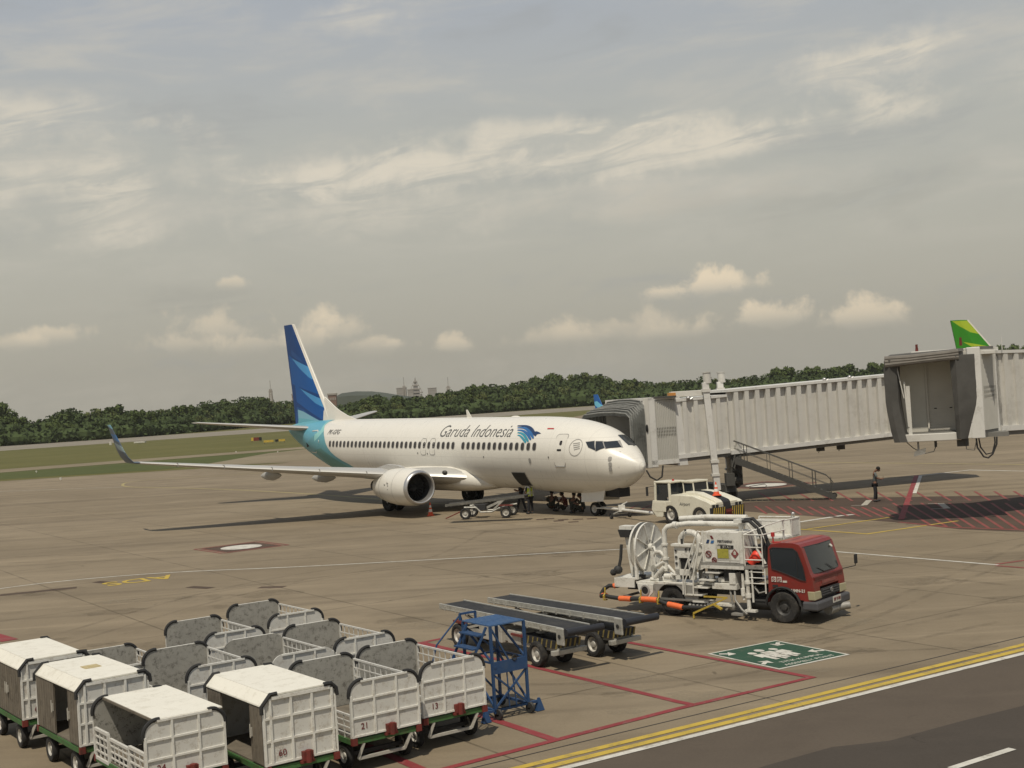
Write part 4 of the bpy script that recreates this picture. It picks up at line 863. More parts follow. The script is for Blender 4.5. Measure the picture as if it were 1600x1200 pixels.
def place_cart(px_fl, name, label, kind, W, L, z1, th=TH, number=None, group=None, opts={}):
    x, y = px_fl; root = empty(name, (x, y, 0), th); z0 = .62
    root['label'] = label; root['category'] = 'baggage cart'
    if group: root['group'] = group
    cart_base(root, W, L, z0)
    bump = opts.get('bump', True)
    if kind == 'closed':
        c_ = .16
        b = B(); out = [(-W/2, z0), (W/2, z0), (W/2, z1-c_*.8), (W/2-c_*.5, z1-.012), (-W/2+c_, z1-.012), (-W/2, z1-c_)]
        for y in (0, L-.025):
            q = B(); q.ext([(a, y, z) for a, z in out], (0, .025, 0)); p = q.done('end_panel', 'cart', root)
            q = B(); f = y < .1; ya, yb = (-.032, 0) if f else (L, L+.032)
            for i, a in enumerate((-W/2+.13, -W/2+.13+(W-.2)*.33, -W/2+.13+(W-.2)*.67, W/2-.07)): q.box(a-.02, a+.02, ya, yb, z0+.005, z1-.05)
            for a in (-W/2+.016, W/2-.016): q.box(a-.016, a+.016, ya+.002, yb-.002, z0, z1-c_-.02)
            for f_ in (.02, .345, .67): q.box(-W/2+.02, W/2-.02, ya+.003, yb-.003, z0+(z1-z0)*f_-.018, z0+(z1-z0)*f_+.018)
            q.box(-W/2+c_, W/2-.1, ya-.004, yb+.001, z1-.075, z1-.02)
            q.done('rib_frame', 'rib', p)
            for s in (-1, 1):
                q = B(); yy = -.02 if f else L+.0
                if s < 0: q.tube([(-W/2-.02, yy, z1-c_-.12), (-W/2-.02, yy, z1-c_+.0), (-W/2+c_*.9, yy, z1+.018), (-W/2+c_+.1, yy, z1+.018)], .032, 6)
                else: q.tube([(W/2-.2, yy, z1+.016), (W/2-.07, yy, z1+.012), (W/2+.02, yy, z1-.08), (W/2+.03, yy, z1-.20)], .036, 8)
                q.done('corner_bumper', 'rubber', p, True)
        q = B(); q.ext([(-W/2+c_, -.02, z1-.01), (W/2-c_*.5, -.02, z1-.01), (W/2-c_*.5, -.02, z1+.014), (-W/2+c_, -.02, z1+.014)], (0, L+.04, 0)); rf = q.done('roof', 'roof', root)
        q = B(); q.hexa([(-W/2-.01, -.015, z1-c_-.01), (-W/2-.01, L+.015, z1-c_-.01), (-W/2-.005, L+.015, z1-c_+.012), (-W/2-.005, -.015, z1-c_+.012)], [(-W/2+c_-.003, -.015, z1-.012), (-W/2+c_-.003, L+.015, z1-.012), (-W/2+c_-.003, L+.015, z1+.010), (-W/2+c_-.003, -.015, z1+.010)]); q.done('roof_edge', 'roof', rf)
        if opts.get('patch'):
            q = B(); q.box(-.12, .18, L*.45, L*.45+.3, z1+.014, z1+.026); q.box(-.02, .08, L*.45+.1, L*.45+.2, z1+.026, z1+.034); q.done('roof_vent_plate', mat('stained_plate', (.48, .40, .22), .7, 0, .3, 6, dirt=(.3, .2, .08), dirtamt=.6, dirtscale=6), rf)
        # doors: boards beside the opening
        q = B(); q.box(W/2-.02, W/2, .03, L-.03, z0, z1-.06); q.done('side_panel', 'scr', root)
        for k, (ya, yb) in enumerate(opts.get('doors', ((.06, .5), (L-.9, L-.06)))):
            q = B(); q.box(-W/2+.005, -W/2+.03, ya, yb, z0+.01, z1-c_-.02)
            n_ = max(2, int((yb-ya)/.14))
            for i in range(n_+1): yy = ya+(yb-ya)*i/n_; q.box(-W/2-.001, -W/2+.006, yy-.008, yy+.008, z0+.01, z1-c_-.03)
            dr = q.done('door', 'wood', root)
            yl = ya+.05 if k else yb-.05
            q = B(); q.box(-W/2-.035, -W/2+.0, yl-.02, yl+.02, z0+.42, z0+.56); q.cyl((-W/2-.03, yl, z0+.40), (-W/2-.03, yl, z0+.62), .012, n=6); q.done('door_latch', 'pale', dr)
        if opts.get('bag'):
            q = B()
            for i in range(5): q.ball((-.25+.12*i, .55+.25*(i % 3), z0+.07+.03*(i % 2)), .15, (1.3, 1, .55), 10, 6)
            tag(q.done('crumpled_sheet', mat('plastic_sheet', (.22, .215, .2), .6, 0, .4, 7, bump=.6), None, True), 'crumpled grey sheet heaped inside the closed baggage cart numbered 60', 'sheet').matrix_world = Matrix.Translation((x, y-0, 0)) @ Matrix.Rotation(th, 4, 'Z')
    else:
        end_panel(root, W, L, z0, z1, 0, True, bump if bump is True else bump in ('front',)); end_panel(root, W, L, z0, z1, L, False, bump if bump is True else bump == 'front')
        b = B(); mesh_side(b, W/2-.02, .03, L-.03, z0+.02, z1-.12, 11, 5); b.done('mesh_side', 'cart', root)
        b = B(); lx = -W/2+.02
        if kind == 'roofed':
            b2 = B(); b2.box(-W/2+.19, W/2-.03, -.02, L+.02, z1-.01, z1+.014); rf = b2.done('roof', 'roof', root)
            b2 = B(); b2.box(-W/2+.17, -W/2+.19, -.02, L+.02, z1-.03, z1+.008); b2.done('roof_edge', 'wood', rf)
            b2 = B(); b2.box(W/2-.025, W/2-.01, .02, L-.02, z0, z1-.2); b2.done('side_panel', 'scr', root)
            mesh_side(b, lx, .02, L*.30, z0-.05, z0+.42, 3, 4, .016); mesh_side(b, lx+.03, L*.30, L*.72, z0-.05, z0+.36, 5, 4, .014); mesh_side(b, lx, L*.72, L-.02, z0-.05, z0+.44, 3, 4, .016)
        else: mesh_side(b, lx, .03, L-.03, z0-.05, z0+.38, 9, 4, .011)
        b.done('side_gate', 'cart', root)
    if number: text('fleet_number', number, .15, 'num', basis((-W/2+(W*.19 if kind != 'closed' else .31), -.018 if kind != 'closed' else -.012, z0+.17), (1, 0, 0), (0, 0, 1)), root); 
    return root
u_ = Vector((cos(TH), sin(TH), 0)); v_ = Vector((-sin(TH), cos(TH), 0))
def ctr(fl, W): return (fl[0]+u_.x*W/2, fl[1]+u_.y*W/2)
GRP = 'open baggage carts parked in rows'
def oc(fl, z1, label, num=None, kind='open', opts={}, W=1.36, L=2.37, th=TH, name='open_baggage_cart'):
    return place_cart(ctr(fl, W), name, label, kind, W, L, z1, th, num, GRP if kind == 'open' else None, opts)
oc((-1.97, 23.4), 1.57, 'open white baggage cart numbered 13 with mesh sides, beside the blue steps', '13')
oc((-3.11, 22.27), 1.58, 'open white baggage cart numbered 21 standing between cart 60 and cart 13', '21')
oc((-3.89, 26.16), 1.62, 'open baggage cart parked directly behind the cart numbered 13')
oc((-5.88, 29.68), 1.63, 'rearmost open baggage cart with brown stained panel, last behind the cart numbered 13')
oc((-4.94, 24.98), 1.60, 'open baggage cart directly behind the cart numbered 21, its corners without black bumpers', opts={'bump': False})
oc((-6.89, 27.8), 1.61, 'rearmost open baggage cart in the column behind cart 21, with black corner bumpers')
oc((-6.34, 24.09), 1.65, 'open baggage cart directly behind the closed cart numbered 60')
oc((-8.3, 25.75), 1.42, 'low open baggage cart tucked between the closed carts and the row behind cart 60')
place_cart(ctr((-4.31, 20.81), 1.3), 'closed_baggage_cart', 'closed white roofed baggage cart numbered 60 with its side door open', 'closed', 1.3, 2.35, 1.74, TH, '60', 'closed baggage carts', {'doors': ((.06, .50), (L_ := 2.35-.62, 2.29)), 'bag': 1})
place_cart(ctr((-7.97, 22.85), 1.3), 'closed_baggage_cart', 'closed baggage cart with yellowed square vent plate on its white roof', 'closed', 1.3, 2.41, 1.74, .64, '66', 'closed baggage carts', {'doors': ((.06, .52), (1.35, 2.35)), 'patch': 1})
place_cart(ctr((-9.86, 25.2), 1.3), 'closed_baggage_cart', 'closed baggage cart with both plank doors shut, at the left edge of the photo', 'closed', 1.3, 2.41, 1.75, .63, '62', 'closed baggage carts', {'doors': ((.06, .95), (.97, 1.9), (1.92, 2.35))})
oc((-6.1, 20.37), 1.55, 'baggage cart numbered 24 with a flat white roof over open mesh side gate', '24', 'roofed', W=1.35, L=2.42, th=.63, name='roofed_baggage_cart')

# ------------------------------------------------------------------ blue work steps
def steps():
    p = G(769, 1128); r = G(822, 1113); e = Vector((r.x-p.x, r.y-p.y, 0)); ang = TH
    root = empty('work_steps', (-.72, 25.40, 0), ang); tag(root, 'blue tubular steel wheeled work steps with flat top platform', 'work steps')
    W, Dp, H = .80, .98, 1.86     # x right, y back
    b = B(); b.box(-.02, W+.02, -.02, Dp+.02, H-.025, H+.0)
    for i in range(8): b.box(.01, W-.01, .05+i*.12, .065+i*.12, H, H+.006)
    b.done('platform', 'stairtop', root)
    b = B(); t = .05
    legs = [((0, 0), (0, 0)), ((W, 0), (W, 0)), ((0, Dp), (0, Dp)), ((W, Dp), (W, Dp))]
    for (a, c), (d, e_) in legs: b.beam((a, c, .14), (d, e_, H-.03), t)
    b.done('legs_frame', 'stair', root)
    b = B(); q = .035
    z1_, zb_ = .20, .95
    b.beam((0, 0, .2), (W, 0, .2), t); b.beam((0, Dp, .2), (W, Dp, .2), t); b.beam((0, 0, .2), (0, Dp, .2), t); b.beam((W, 0, .2), (W, Dp, .2), t)
    for z in (1.12,): b.beam((0, Dp, z), (W, Dp, z), q); b.beam((0, 0, z), (0, Dp, z), q); b.beam((W, 0, z), (W, Dp, z), q)
    b.beam((0, .0, .22), (W, 0, .9), q); b.beam((W, .0, .22), (0, 0, .9), q)
    b.beam((0, -.01, H-.05), (W*.5, -.01, 1.1), q*.9); b.beam((W, 0, 1.12), (W, Dp, H-.1), q); b.beam((0, 0, 1.12), (0, Dp, H-.1), q); b.beam((W, 0, .25), (W, Dp, 1.1), q); b.beam((0, 0, .25), (0, Dp, 1.1), q)
    b.beam((0, Dp, H-.1), (W, Dp, 1.12), q); b.beam((W, Dp, .22), (0, Dp, 1.1), q)
    b.beam((-.25, 0, .2), (W+.28, 0, .2), t); b.beam((.35, .0, .2), (.33, 0, .95), .02); b.beam((.33, 0, .55), (.45, 0, .55), .02); b.beam((.52, 0, .2), (.45, 0, .95), .02)
    b.done('bracing', 'stair', root)
    b = B(); b.box(-.01, W+.01, -.035, -.005, .90, 1.14); b.box(.01, .06, -.045, -.035, 1.02, 1.06); b.done('name_plate', 'stair', root)
    b = B(); b.tube([(.5+.05*cos(a*pi/4), -.04, 1.16+.05*sin(a*pi/4)) for a in range(9)], .014, 6); b.done('lifting_ring', 'chassis', root, True)
    for x, y in ((.06, -.03), (W+.02, -.03), (.06, Dp), (W+.02, Dp)):
        b = B(); b.lathe([(-.03, .03), (-.03, .10), (0, .115), (.03, .10), (.03, .03)], (x, y, .115), (1, .2, 0), 14); b.box(x-.05, x+.05, y-.02, y+.02, .12, .22); b.done('castor', 'chassis', root, True)
    for x, y in ((-.22, 0), (W+.26, 0)):
        b = B(); b.hexa([(x-.09, y-.06, .01), (x+.09, y-.06, .01), (x+.09, y+.06, .01), (x-.09, y+.06, .01)], [(x-.02, y-.02, .26), (x+.02, y-.02, .26), (x+.02, y+.02, .26), (x-.02, y+.02, .26)]); b.done('stabiliser_foot', 'stair', root)
    # ladder behind, descending to the left-back
    b = B()
    for y in (Dp*.15, Dp*.85): b.beam((0, y, H-.05), (-.72, y+.25, .30), .045); b.beam((-.28, y+.1, 1.2), (-.35, y+.1, .2), q); b.beam((-.72, y+.25, .3), (0, y, .2), q)
    b.done('ladder_rails', 'stair', root)
    for i in range(6):
        t_ = (i+.6)/6.3; b = B(); x = -.72*t_; z = H-.05+(.25-H)*t_; b.box(x-.12, x+.08, Dp*.15+.25*t_, Dp*.85+.25*t_, z-.015, z+.012); b.done('tread', 'stair', root)
    b = B()
    for y in (Dp+.04,): b.tube([(0, y, H), (-.02, y, H+.12), (-.5, y+.2, H-.45), (-.75, y+.3, .55)], .018, 6)
    b.beam((-.05, Dp+.02, H+.0), (-.05, Dp+.02, H+.14), .04); b.beam((-.05, Dp+.02, H+.13), (.32, Dp+.02, H+.13), .04); b.beam((.32, Dp+.02, H+.0), (.32, Dp+.02, H+.14), .04); b.done('hand_rail', 'stair', root)
steps()

# ------------------------------------------------------------------ belt loaders
def belt_loader(name, label, p0, p1, width, z0, z1, group, nose=True, rail='alu'):
    """p0 rear end, p1 front end of the belt (ground points under it); low self propelled frame below"""
    d = Vector((p1[0]-p0[0], p1[1]-p0[1], 0)); L = d.length; root = empty(name, (p0[0], p0[1], 0), math.atan2(d.y, d.x)); tag(root, label, 'belt loader', group)
    hw = width/2; zz = lambda x: z0+(z1-z0)*x/L
    def slab(b, x0, x1, y0, y1, dz0, dz1): return b.hexa([(x0, y0, zz(x0)+dz0), (x1, y0, zz(x1)+dz0), (x1, y1, zz(x1)+dz0), (x0, y1, zz(x0)+dz0)], [(x0, y0, zz(x0)+dz1), (x1, y0, zz(x1)+dz1), (x1, y1, zz(x1)+dz1), (x0, y1, zz(x0)+dz1)])
    b = B(); slab(b, .08, L-.12, -hw+.06, hw-.06, -.035, 0); b.done('conveyor_belt', 'belt', root)
    for s in (-1, 1):
        b = B(); slab(b, 0, L-.2, *(sorted((s*(hw-.05), s*hw))), -.12, .018)
        for k in range(9): slab(b, .3+k*L/10.5, .3+k*L/10.5+.05, *(sorted((s*hw, s*(hw+.02)))), -.13, -.02)
        slab(b, .1, L-.3, *(sorted((s*hw, s*(hw+.012)))), -.10, -.085); b.done('side_rail', rail, root)
    b = B(); b.cyl((.06, -hw+.06, zz(0)-.06), (.06, hw-.06, zz(0)-.06), .06, n=12); b.done('tail_roller', 'roller', root, True)
    if nose:
        b = B(); b.cyl((L-.02, -hw-.03, zz(L)-.06), (L-.02, hw+.22, zz(L)-.06), .085, n=16); b.done('front_roller', 'roller', root, True)
        b = B(); b.box(L-.36, L-.08, -hw-.07, -hw-.015, zz(L)-.36, zz(L)+.03); e_ = b.done('end_plate', 'alu', root, bevel=.02)
        b = B(); b.cyl((L-.22, -hw-.072, zz(L)-.16), (L-.22, -hw-.085, zz(L)-.16), .05, n=10); b.done('bearing', 'chassis', e_)
    return root, L, zz, hw
def loader_body(root, L, zz, hw, seg=((.16, .30), (.72, .84))):
    zl = .52; b = B()
    b.box(L*.14, L*.9, -.30, -.24, .42, .54); b.box(L*.14, L*.9, .24, .30, .42, .54)
    for f in (.15, .35, .55, .75, .88): b.box(L*f, L*f+.06, -.24, .24, .43, .53)
    b.done('chassis_frame', 'alu', root)
    b = B(); b.box(L*.34, L*.52, -.40, .40, .36, .78); b.box(L*.56, L*.66, -.38, .38, .40, .72); b.done('battery_box', 'pale', root, bevel=.02)
    b = B(); x0, x1 = L*.67, L*.90
    b.cur = 1; b.box(x0, x1, -hw+.03, hw-.03, .50, .68); b.cur = 0
    for k in range(7):
        for y in (-hw+.026, hw-.026):
            a = x0+(x1-x0)*k/7; b.add([(a, y, .50), (a+.05, y, .50), (a+.11, y, .68), (a+.06, y, .68)], [(0, 1, 2, 3)])
    for k in range(6):
        a = -hw+k*hw*2/6; b.add([(x1+.004, a+.03, .50), (x1+.004, a+.08, .50), (x1+.004, a+.13, .68), (x1+.004, a+.08, .68)], [(0, 1, 2, 3)])
    b.done('striped_bumper', [mat('grimy_yellow_paint', (.26, .20, .06), .6, 0, .3, 5, dirt=(.06, .05, .03), dirtamt=.7, dirtscale=9), 'blk'], root)
    b = B(); b.box(x1-.02, x1+.10, -hw-.08, hw+.08, .36, .47); b.done('front_step', 'alu', root, bevel=.012)
    b = B(); b.beam((L*.2, -.28, .5), (L*.45, -.28, zz(L*.45)-.16), .06); b.beam((L*.2, .28, .5), (L*.45, .28, zz(L*.45)-.16), .06); b.beam((L*.45, -.28, .5), (L*.2, -.28, zz(L*.2)-.16), .05); b.done('lift_arm', 'pale', root); b = B(); b.cyl((L*.6, .0, .5), (L*.8, 0, zz(L*.8)-.15), .05, n=8); b.done('lift_cylinder', 'pale', root)
    b = B(); b.box(L*.13, L*.13+.5, -hw-.04, -hw+.10, .62, .68); b.box(L*.6, L*.6+.5, -hw-.04, -hw+.1, .62, .67); b.done('mudguard', 'rust', root)
    b = B(); b.cyl((L*.16, -hw+.1, .28), (L*.16, hw-.1, .28), .04, n=6); b.box(L*.15, L*.18, -.3, .3, .28, .45); b.done('axle', 'chassis', root); b = B(); b.cyl((L*.78, -hw+.1, .28), (L*.78, hw-.1, .28), .04, n=6); b.box(L*.76, L*.8, -.3, .3, .28, .45); b.done('axle', 'chassis', root)
    for x in (L*.16, L*.78):
        for s in (-1, 1): wheel(root, (x, s*(hw-.04), .30), .30, .20, (0, 1, 0), 'rim', .62, s)
LG = 'low belt loaders parked side by side'
z_ = 1.0
P0 = (G(687, 944, z_)+G(725, 938, z_))/2; P1 = (G(932, 976, z_)+G(884, 986, z_))/2
r_ = belt_loader('belt_loader', 'low belt loader parked just behind the blue work steps', P0, P1, .78, z_, z_, LG); loader_body(*r_)
P0 = (G(762, 934, z_)+G(797, 929, z_))/2; P1 = (G(1020, 961, z_)+G(974, 969, z_))/2
r_ = belt_loader('belt_loader', 'low belt loader nearest to the fuel dispenser truck', P0, P1, .76, z_, z_, LG); loader_body(*r_)
# the one feeding the cargo hatch
def gate_loader():
    a0, a1 = G(699, 789, .95), G(828, 773, 1.30)
    root, L, zz, hw = belt_loader('belt_loader', 'belt loader raised to the open cargo hatch of the airliner', (a0.x, a0.y), (a1.x, a1.y), .8, 1.0, 1.32, None, nose=False, rail='darkalu')
    W1 = G(727, 812); W2 = G(803, 804.5); wl_ = root.matrix_basis.inverted()
    q1, q2 = wl_ @ W1, wl_ @ W2; ny_ = q1.y+.12
    for q in (q1, q2):
        for s in (0, 1): wheel(root, (q.x, q1.y+.12+s*1.35, .30), .30, .2, (0, 1, 0), 'rim', .6, -1 if s == 0 else 1)
    b = B(); yc = q1.y+.8
    for y in (q1.y+.25, q1.y+1.35): b.tube([(q1.x-.1, y, .62), (q1.x+.55, y, .60), (q1.x+.8, y, .34), (q2.x-.8, y, .34), (q2.x-.4, y, .52), (q2.x+.3, y, .62)], .05, 6)
    b.box(q1.x-.03, q1.x+.03, q1.y+.2, q1.y+1.4, .27, .33); b.box(q2.x-.03, q2.x+.03, q1.y+.2, q1.y+1.4, .27, .33); b.done('chassis_frame', 'alu', root)
    b = B(); b.beam((q1.x+.7, yc, .4), (q2.x-.1, yc, zz(q2.x)-.2), .1, .12); b.done('lift_arm', 'alu', root); b = B(); b.beam((q1.x+.5, yc-.3, .5), (q1.x+.2, yc-.3, zz(q1.x)-.1), .06); b.beam((q1.x+1.5, q1.y+.3, .45), (q2.x-.2, q1.y+.3, .9), .09); b.done('lift_arm', 'alu', root)
    b = B(); b.box(q1.x+.3, q1.x+1.0, yc-.3, yc+.3, .4, .72); b.done('power_unit', 'chassis', root)
    b = B(); b.box(q2.x-.35, q2.x+.4, q1.y+.02, q1.y+.18, .64, .70); b.done('mudguard', 'rust', root)
    b = B(); b.beam((q1.x-.5, yc, .35), (q1.x-1.2, yc-.4, .06), .05); b.done('tow_bar', 'rust', root)
gate_loader()

# ------------------------------------------------------------------ traffic cones
def cone(c, label, h=.75):
    root = empty('traffic_cone', c); tag(root, label, 'cone', 'orange traffic cones')
    b = B(); b.box(-.2, .2, -.2, .2, 0, .04); b.done('base', 'cone', root, bevel=.01)
    b = B(); b.lathe([(.04, .15), (.3*h, .11)], n=16); b.lathe([(.5*h, .085), (.62*h, .067)], n=16); b.lathe([(.8*h, .045), (h, .022), (h, 0)], n=16); b.done('cone_body', 'cone', root, True)
    b = B(); b.lathe([(.3*h, .1105), (.5*h, .0855)], n=16); b.lathe([(.62*h, .0675), (.8*h, .0455)], n=16); b.done('reflective_band', 'conew', root, True)
c_ = G(673, 806); cone((c_.x, c_.y, 0), 'orange traffic cone standing on the apron in front of the engine')

# ------------------------------------------------------------------ pushback tug and tow bar
def tug():
    o = G(1048, 819); ha = -.94; root = empty('pushback_tug', (o.x, o.y, 0), ha); tag(root, 'cream pushback tug with black bonnet stripe and striped bumper', 'tug')
    W = 2.05   # x forward, y: right side is 0, left side W
    b = B()
    # lower body profile extruded over the width with a wheel arch each
    def arch(xc, r, n=10): return [(xc-r*cos(k*pi/n), .36+r*sin(k*pi/n)*1.0) for k in range(n+1)]
    top_ = [(2.62, .42), (2.66, .98), (2.5, 1.06), (1.55, 1.32), (.10, 1.36), (.04, 1.06), (-1.18, 1.06), (-1.27, .62), (-.95, .30)]
    out = [(-.95, .30), (-.56, .30)]+arch(0, .50)+[(.56, .30), (1.34, .30)]+arch(1.9, .48)+[(2.46, .30), (2.62, .42)]+top_[1:-1]
    b.ext([(x, .02, z) for x, z in out], (0, .28, 0)); b.ext([(x, W-.30, z) for x, z in out], (0, .28, 0))
    mid = [(-.95, .55), (2.62, .55)]+top_[1:-1]; b.ext([(x, .30, z) for x, z in mid], (0, W-.60, 0))
    b.done('body', 'cream', root, bevel=.02)
    b = B(); ox = lambda x: 1.32-(x-1.55)*.267
    hp_ = [(.75, 1.46), (1.5, 1.42), (2.55, 1.10), (2.66, 1.0)]
    for ya, yb, hh in ((.34, .80, .03), (1.25, 1.72, .03)):
        b.loft([[(x, ya, 1.25 if x < 1.6 else z-.1), (x, ya+.03, z+hh), (x, yb-.03, z+hh), (x, yb, 1.25 if x < 1.6 else z-.1)] for x, z in hp_])
    b.done('bonnet', 'cream', root, bevel=.015)
    b = B(); b.loft([[(x, .80, z-.08), (x, .80, z+.022), (x, 1.25, z+.022), (x, 1.25, z-.08)] for x, z in hp_+[(2.69, .82)]]); b.done('bonnet_stripe', 'blk', root)
    b = B(); b.cur = 1; b.box(2.60, 2.74, .0, W, .30, .82); b.cur = 0
    n = 15
    for k in range(n):
        a = .02+(W-.1)*k/n; s_ = 1 if k > n/2 else -1
        if abs(k-n/2+.5) < 1.6: continue
        t = .10*s_; b.add([(2.744, a+(.05 if s_ < 0 else 0), .31), (2.744, a+.06+(.05 if s_ < 0 else 0), .31), (2.744, a+.06+t*.9, .81), (2.744, a+t*.9, .81)] if s_ > 0 else [(2.744, a, .31), (2.744, a+.06, .31), (2.744, a+.06+.10, .81), (2.744, a+.10, .81)], [(0, 1, 2, 3)])
    b.done('striped_bumper', ['yellow', 'blk'], root)
    b = B(); b.box(2.745, 2.80, W/2-.16, W/2+.16, .36, .70); b.box(2.80, 2.86, W/2-.2, W/2+.2, .40, .45); b.box(2.80, 2.86, W/2-.2, W/2+.2, .58, .63); b.done('tow_hitch', 'rust', root)
    for y in (.10, .32, 1.55, 1.77):
        b = B(); b.box(2.665, 2.70, y, y+.15, .82, .95); b.done('headlight', 'glass', root)
    # cab with real openings: posts, roof and panes
    x0, x1, y0, y1, zb_, zt = -1.08, .06, .06, .95, 1.14, 1.90
    cb = B()
    for x, y in ((x0+.03, y0), (x0+.03, y1), (x1-.1, y0), (x1-.1, y1)): cb.beam((x+(.07 if x == x0+.03 else 0), y+.03, zt-.03), (x, y+.03, .6 if y == y0 and x < 0 else zb_), .11)
    cb.box(x0+.02, x1+.0, y0-.01, y1+.07, zt-.03, zt+.06)
    cabm = cb.done('cab_frame', 'cream', root, bevel=.03)
    b = B(); b.ext([(x0+.15, y0+.02, 1.02), (x1-.42, y0+.02, 1.02), (x1-.36, y0+.02, 1.20), (x1-.18, y0+.02, 1.24), (x1-.18, y0+.02, zt-.10), (x0+.26, y0+.02, zt-.10), (x0+.19, y0+.02, zt-.2)], (0, .015, 0)); b.done('side_window', 'glass', cabm)
    b = B(); b.box(x1-.10, x1-.085, y0+.06, y1-.02, zb_+.12, zt-.04); b.done('windscreen', 'glass', cabm); b = B(); b.box(x0+.05, x0+.065, y0+.06, y1-.02, zb_, zt-.05); b.done('rear_window', 'glass', cabm)
    b = B(); b.box(x0-.0, x1-.34, y0-.05, y0-.01, .55, 1.0); b.box(x1-.17, x1-.02, y0-.0, y0+.04, 1.04, zt-.05); b.done('door', 'cream', cabm, bevel=.01)
    # raised second canopy over the passenger seat
    b = B(); b.box(.10, .84, .75, 1.72, 1.34, 1.38)
    for x, y in ((.14, .8), (.80, .8), (.80, 1.68), (.14, 1.68)): b.beam((x+.05, y, 1.36), (x, y, 1.87), .06)
    b.box(.08, .84, .74, 1.74, 1.86, 1.95); c2 = b.done('screen_frame', 'cream', root, bevel=.03)
    b = B(); b.box(.80, .815, .86, 1.62, 1.44, 1.85); b.box(.20, .76, .79, .805, 1.44, 1.83); b.done('windscreen', 'glass', c2)
    b = B(); b.cyl((-.2, .5, zt+.06), (-.2, .5, zt+.14), .05, n=10); b.done('beacon', 'red', cabm)
    b = B(); b.tube([(x0+.1, y0, 1.75), (x0-.1, y0-.3, 1.7)], .015, 6); b.box(x0-.16, x0-.08, y0-.36, y0-.28, 1.3, 1.72); b.done('mirror', 'chassis', cabm)
    b = B(); b.ball((-.85, .45, 1.1), .22, (.6, .8, 1)); b.box(-.75, -.5, .25, .7, .9, 1.0); b.done('driver_seat', 'chassis', root)
    for x, s in ((0, 1), (1.9, 1)):
        wheel(root, (x, .16, .44), .44, .28, (0, 1, 0), 'rim', .58, -1); wheel(root, (x, W-.16, .44), .44, .28, (0, 1, 0), 'rim', .58, 1)
    b = B(); b.box(-1.0, 2.5, .45, W-.45, .3, .6); b.done('underframe', 'chassis', root)
    text('script_lettering', 'Airport', .22, 'text', basis((.98, .012, .95), (1, 0, 0), (0, 0, 1)), root, .3)
    q = root.matrix_basis @ Vector((2.05, 1.02, 1.28)); return q
bpy.context.view_layer.update()
q = tug(); cone((q.x, q.y, q.z), 'orange traffic cone standing on top of the pushback tug bonnet', .62)
def tow_bar():
    root = empty('tow_bar', (0, 0, 0)); tag(root, 'white tow bar between the nose wheel and the pushback tug', 'tow bar')
    a = ACM @ Vector((3.9, 0, -.18+.38+.0)); e = G(1022, 803, .42); a = Vector((a.x, a.y, .40)); e = Vector((e.x, e.y, .45)); d = (e-a)
    b = B(); b.cyl(a+d*.06, e, .075, n=12); b.done('bar', 'tw', root, True)
    c = a+d*.42; n_ = Vector((-d.y, d.x, 0)).normalized()
    b = B(); b.box(c.x-.16, c.x+.16, c.y-.12, c.y+.12, .34, .66); b.beam(c+Vector((0, 0, .25)), c+Vector((.3, 0, .38)), .05); b.done('pump_box', 'tw', root)
    b = B(); b.beam(c-n_*.45-d*.03+Vector((0, 0, -.2)), c+n_*.45-d*.03+Vector((0, 0, -.2)), .04); b.beam(c, c-n_*.45-d*.03+Vector((0, 0, -.2)), .05); b.done('axle', 'alu', root)
    for s in (-1, 1): 
        w_ = c+n_*s*.5-d*.03; wheel(root, (w_.x, w_.y, .16), .16, .1, (n_.x, n_.y, 0), 'darkrim', .5, s)
    b = B(); b.beam(a+d*.02-n_*.3, a+d*.02+n_*.3, .08); b.beam(a+d*.02-n_*.3, a+d*.12, .05); b.beam(a+d*.02+n_*.3, a+d*.12, .05); b.done('fork', 'tw', root)
tow_bar()

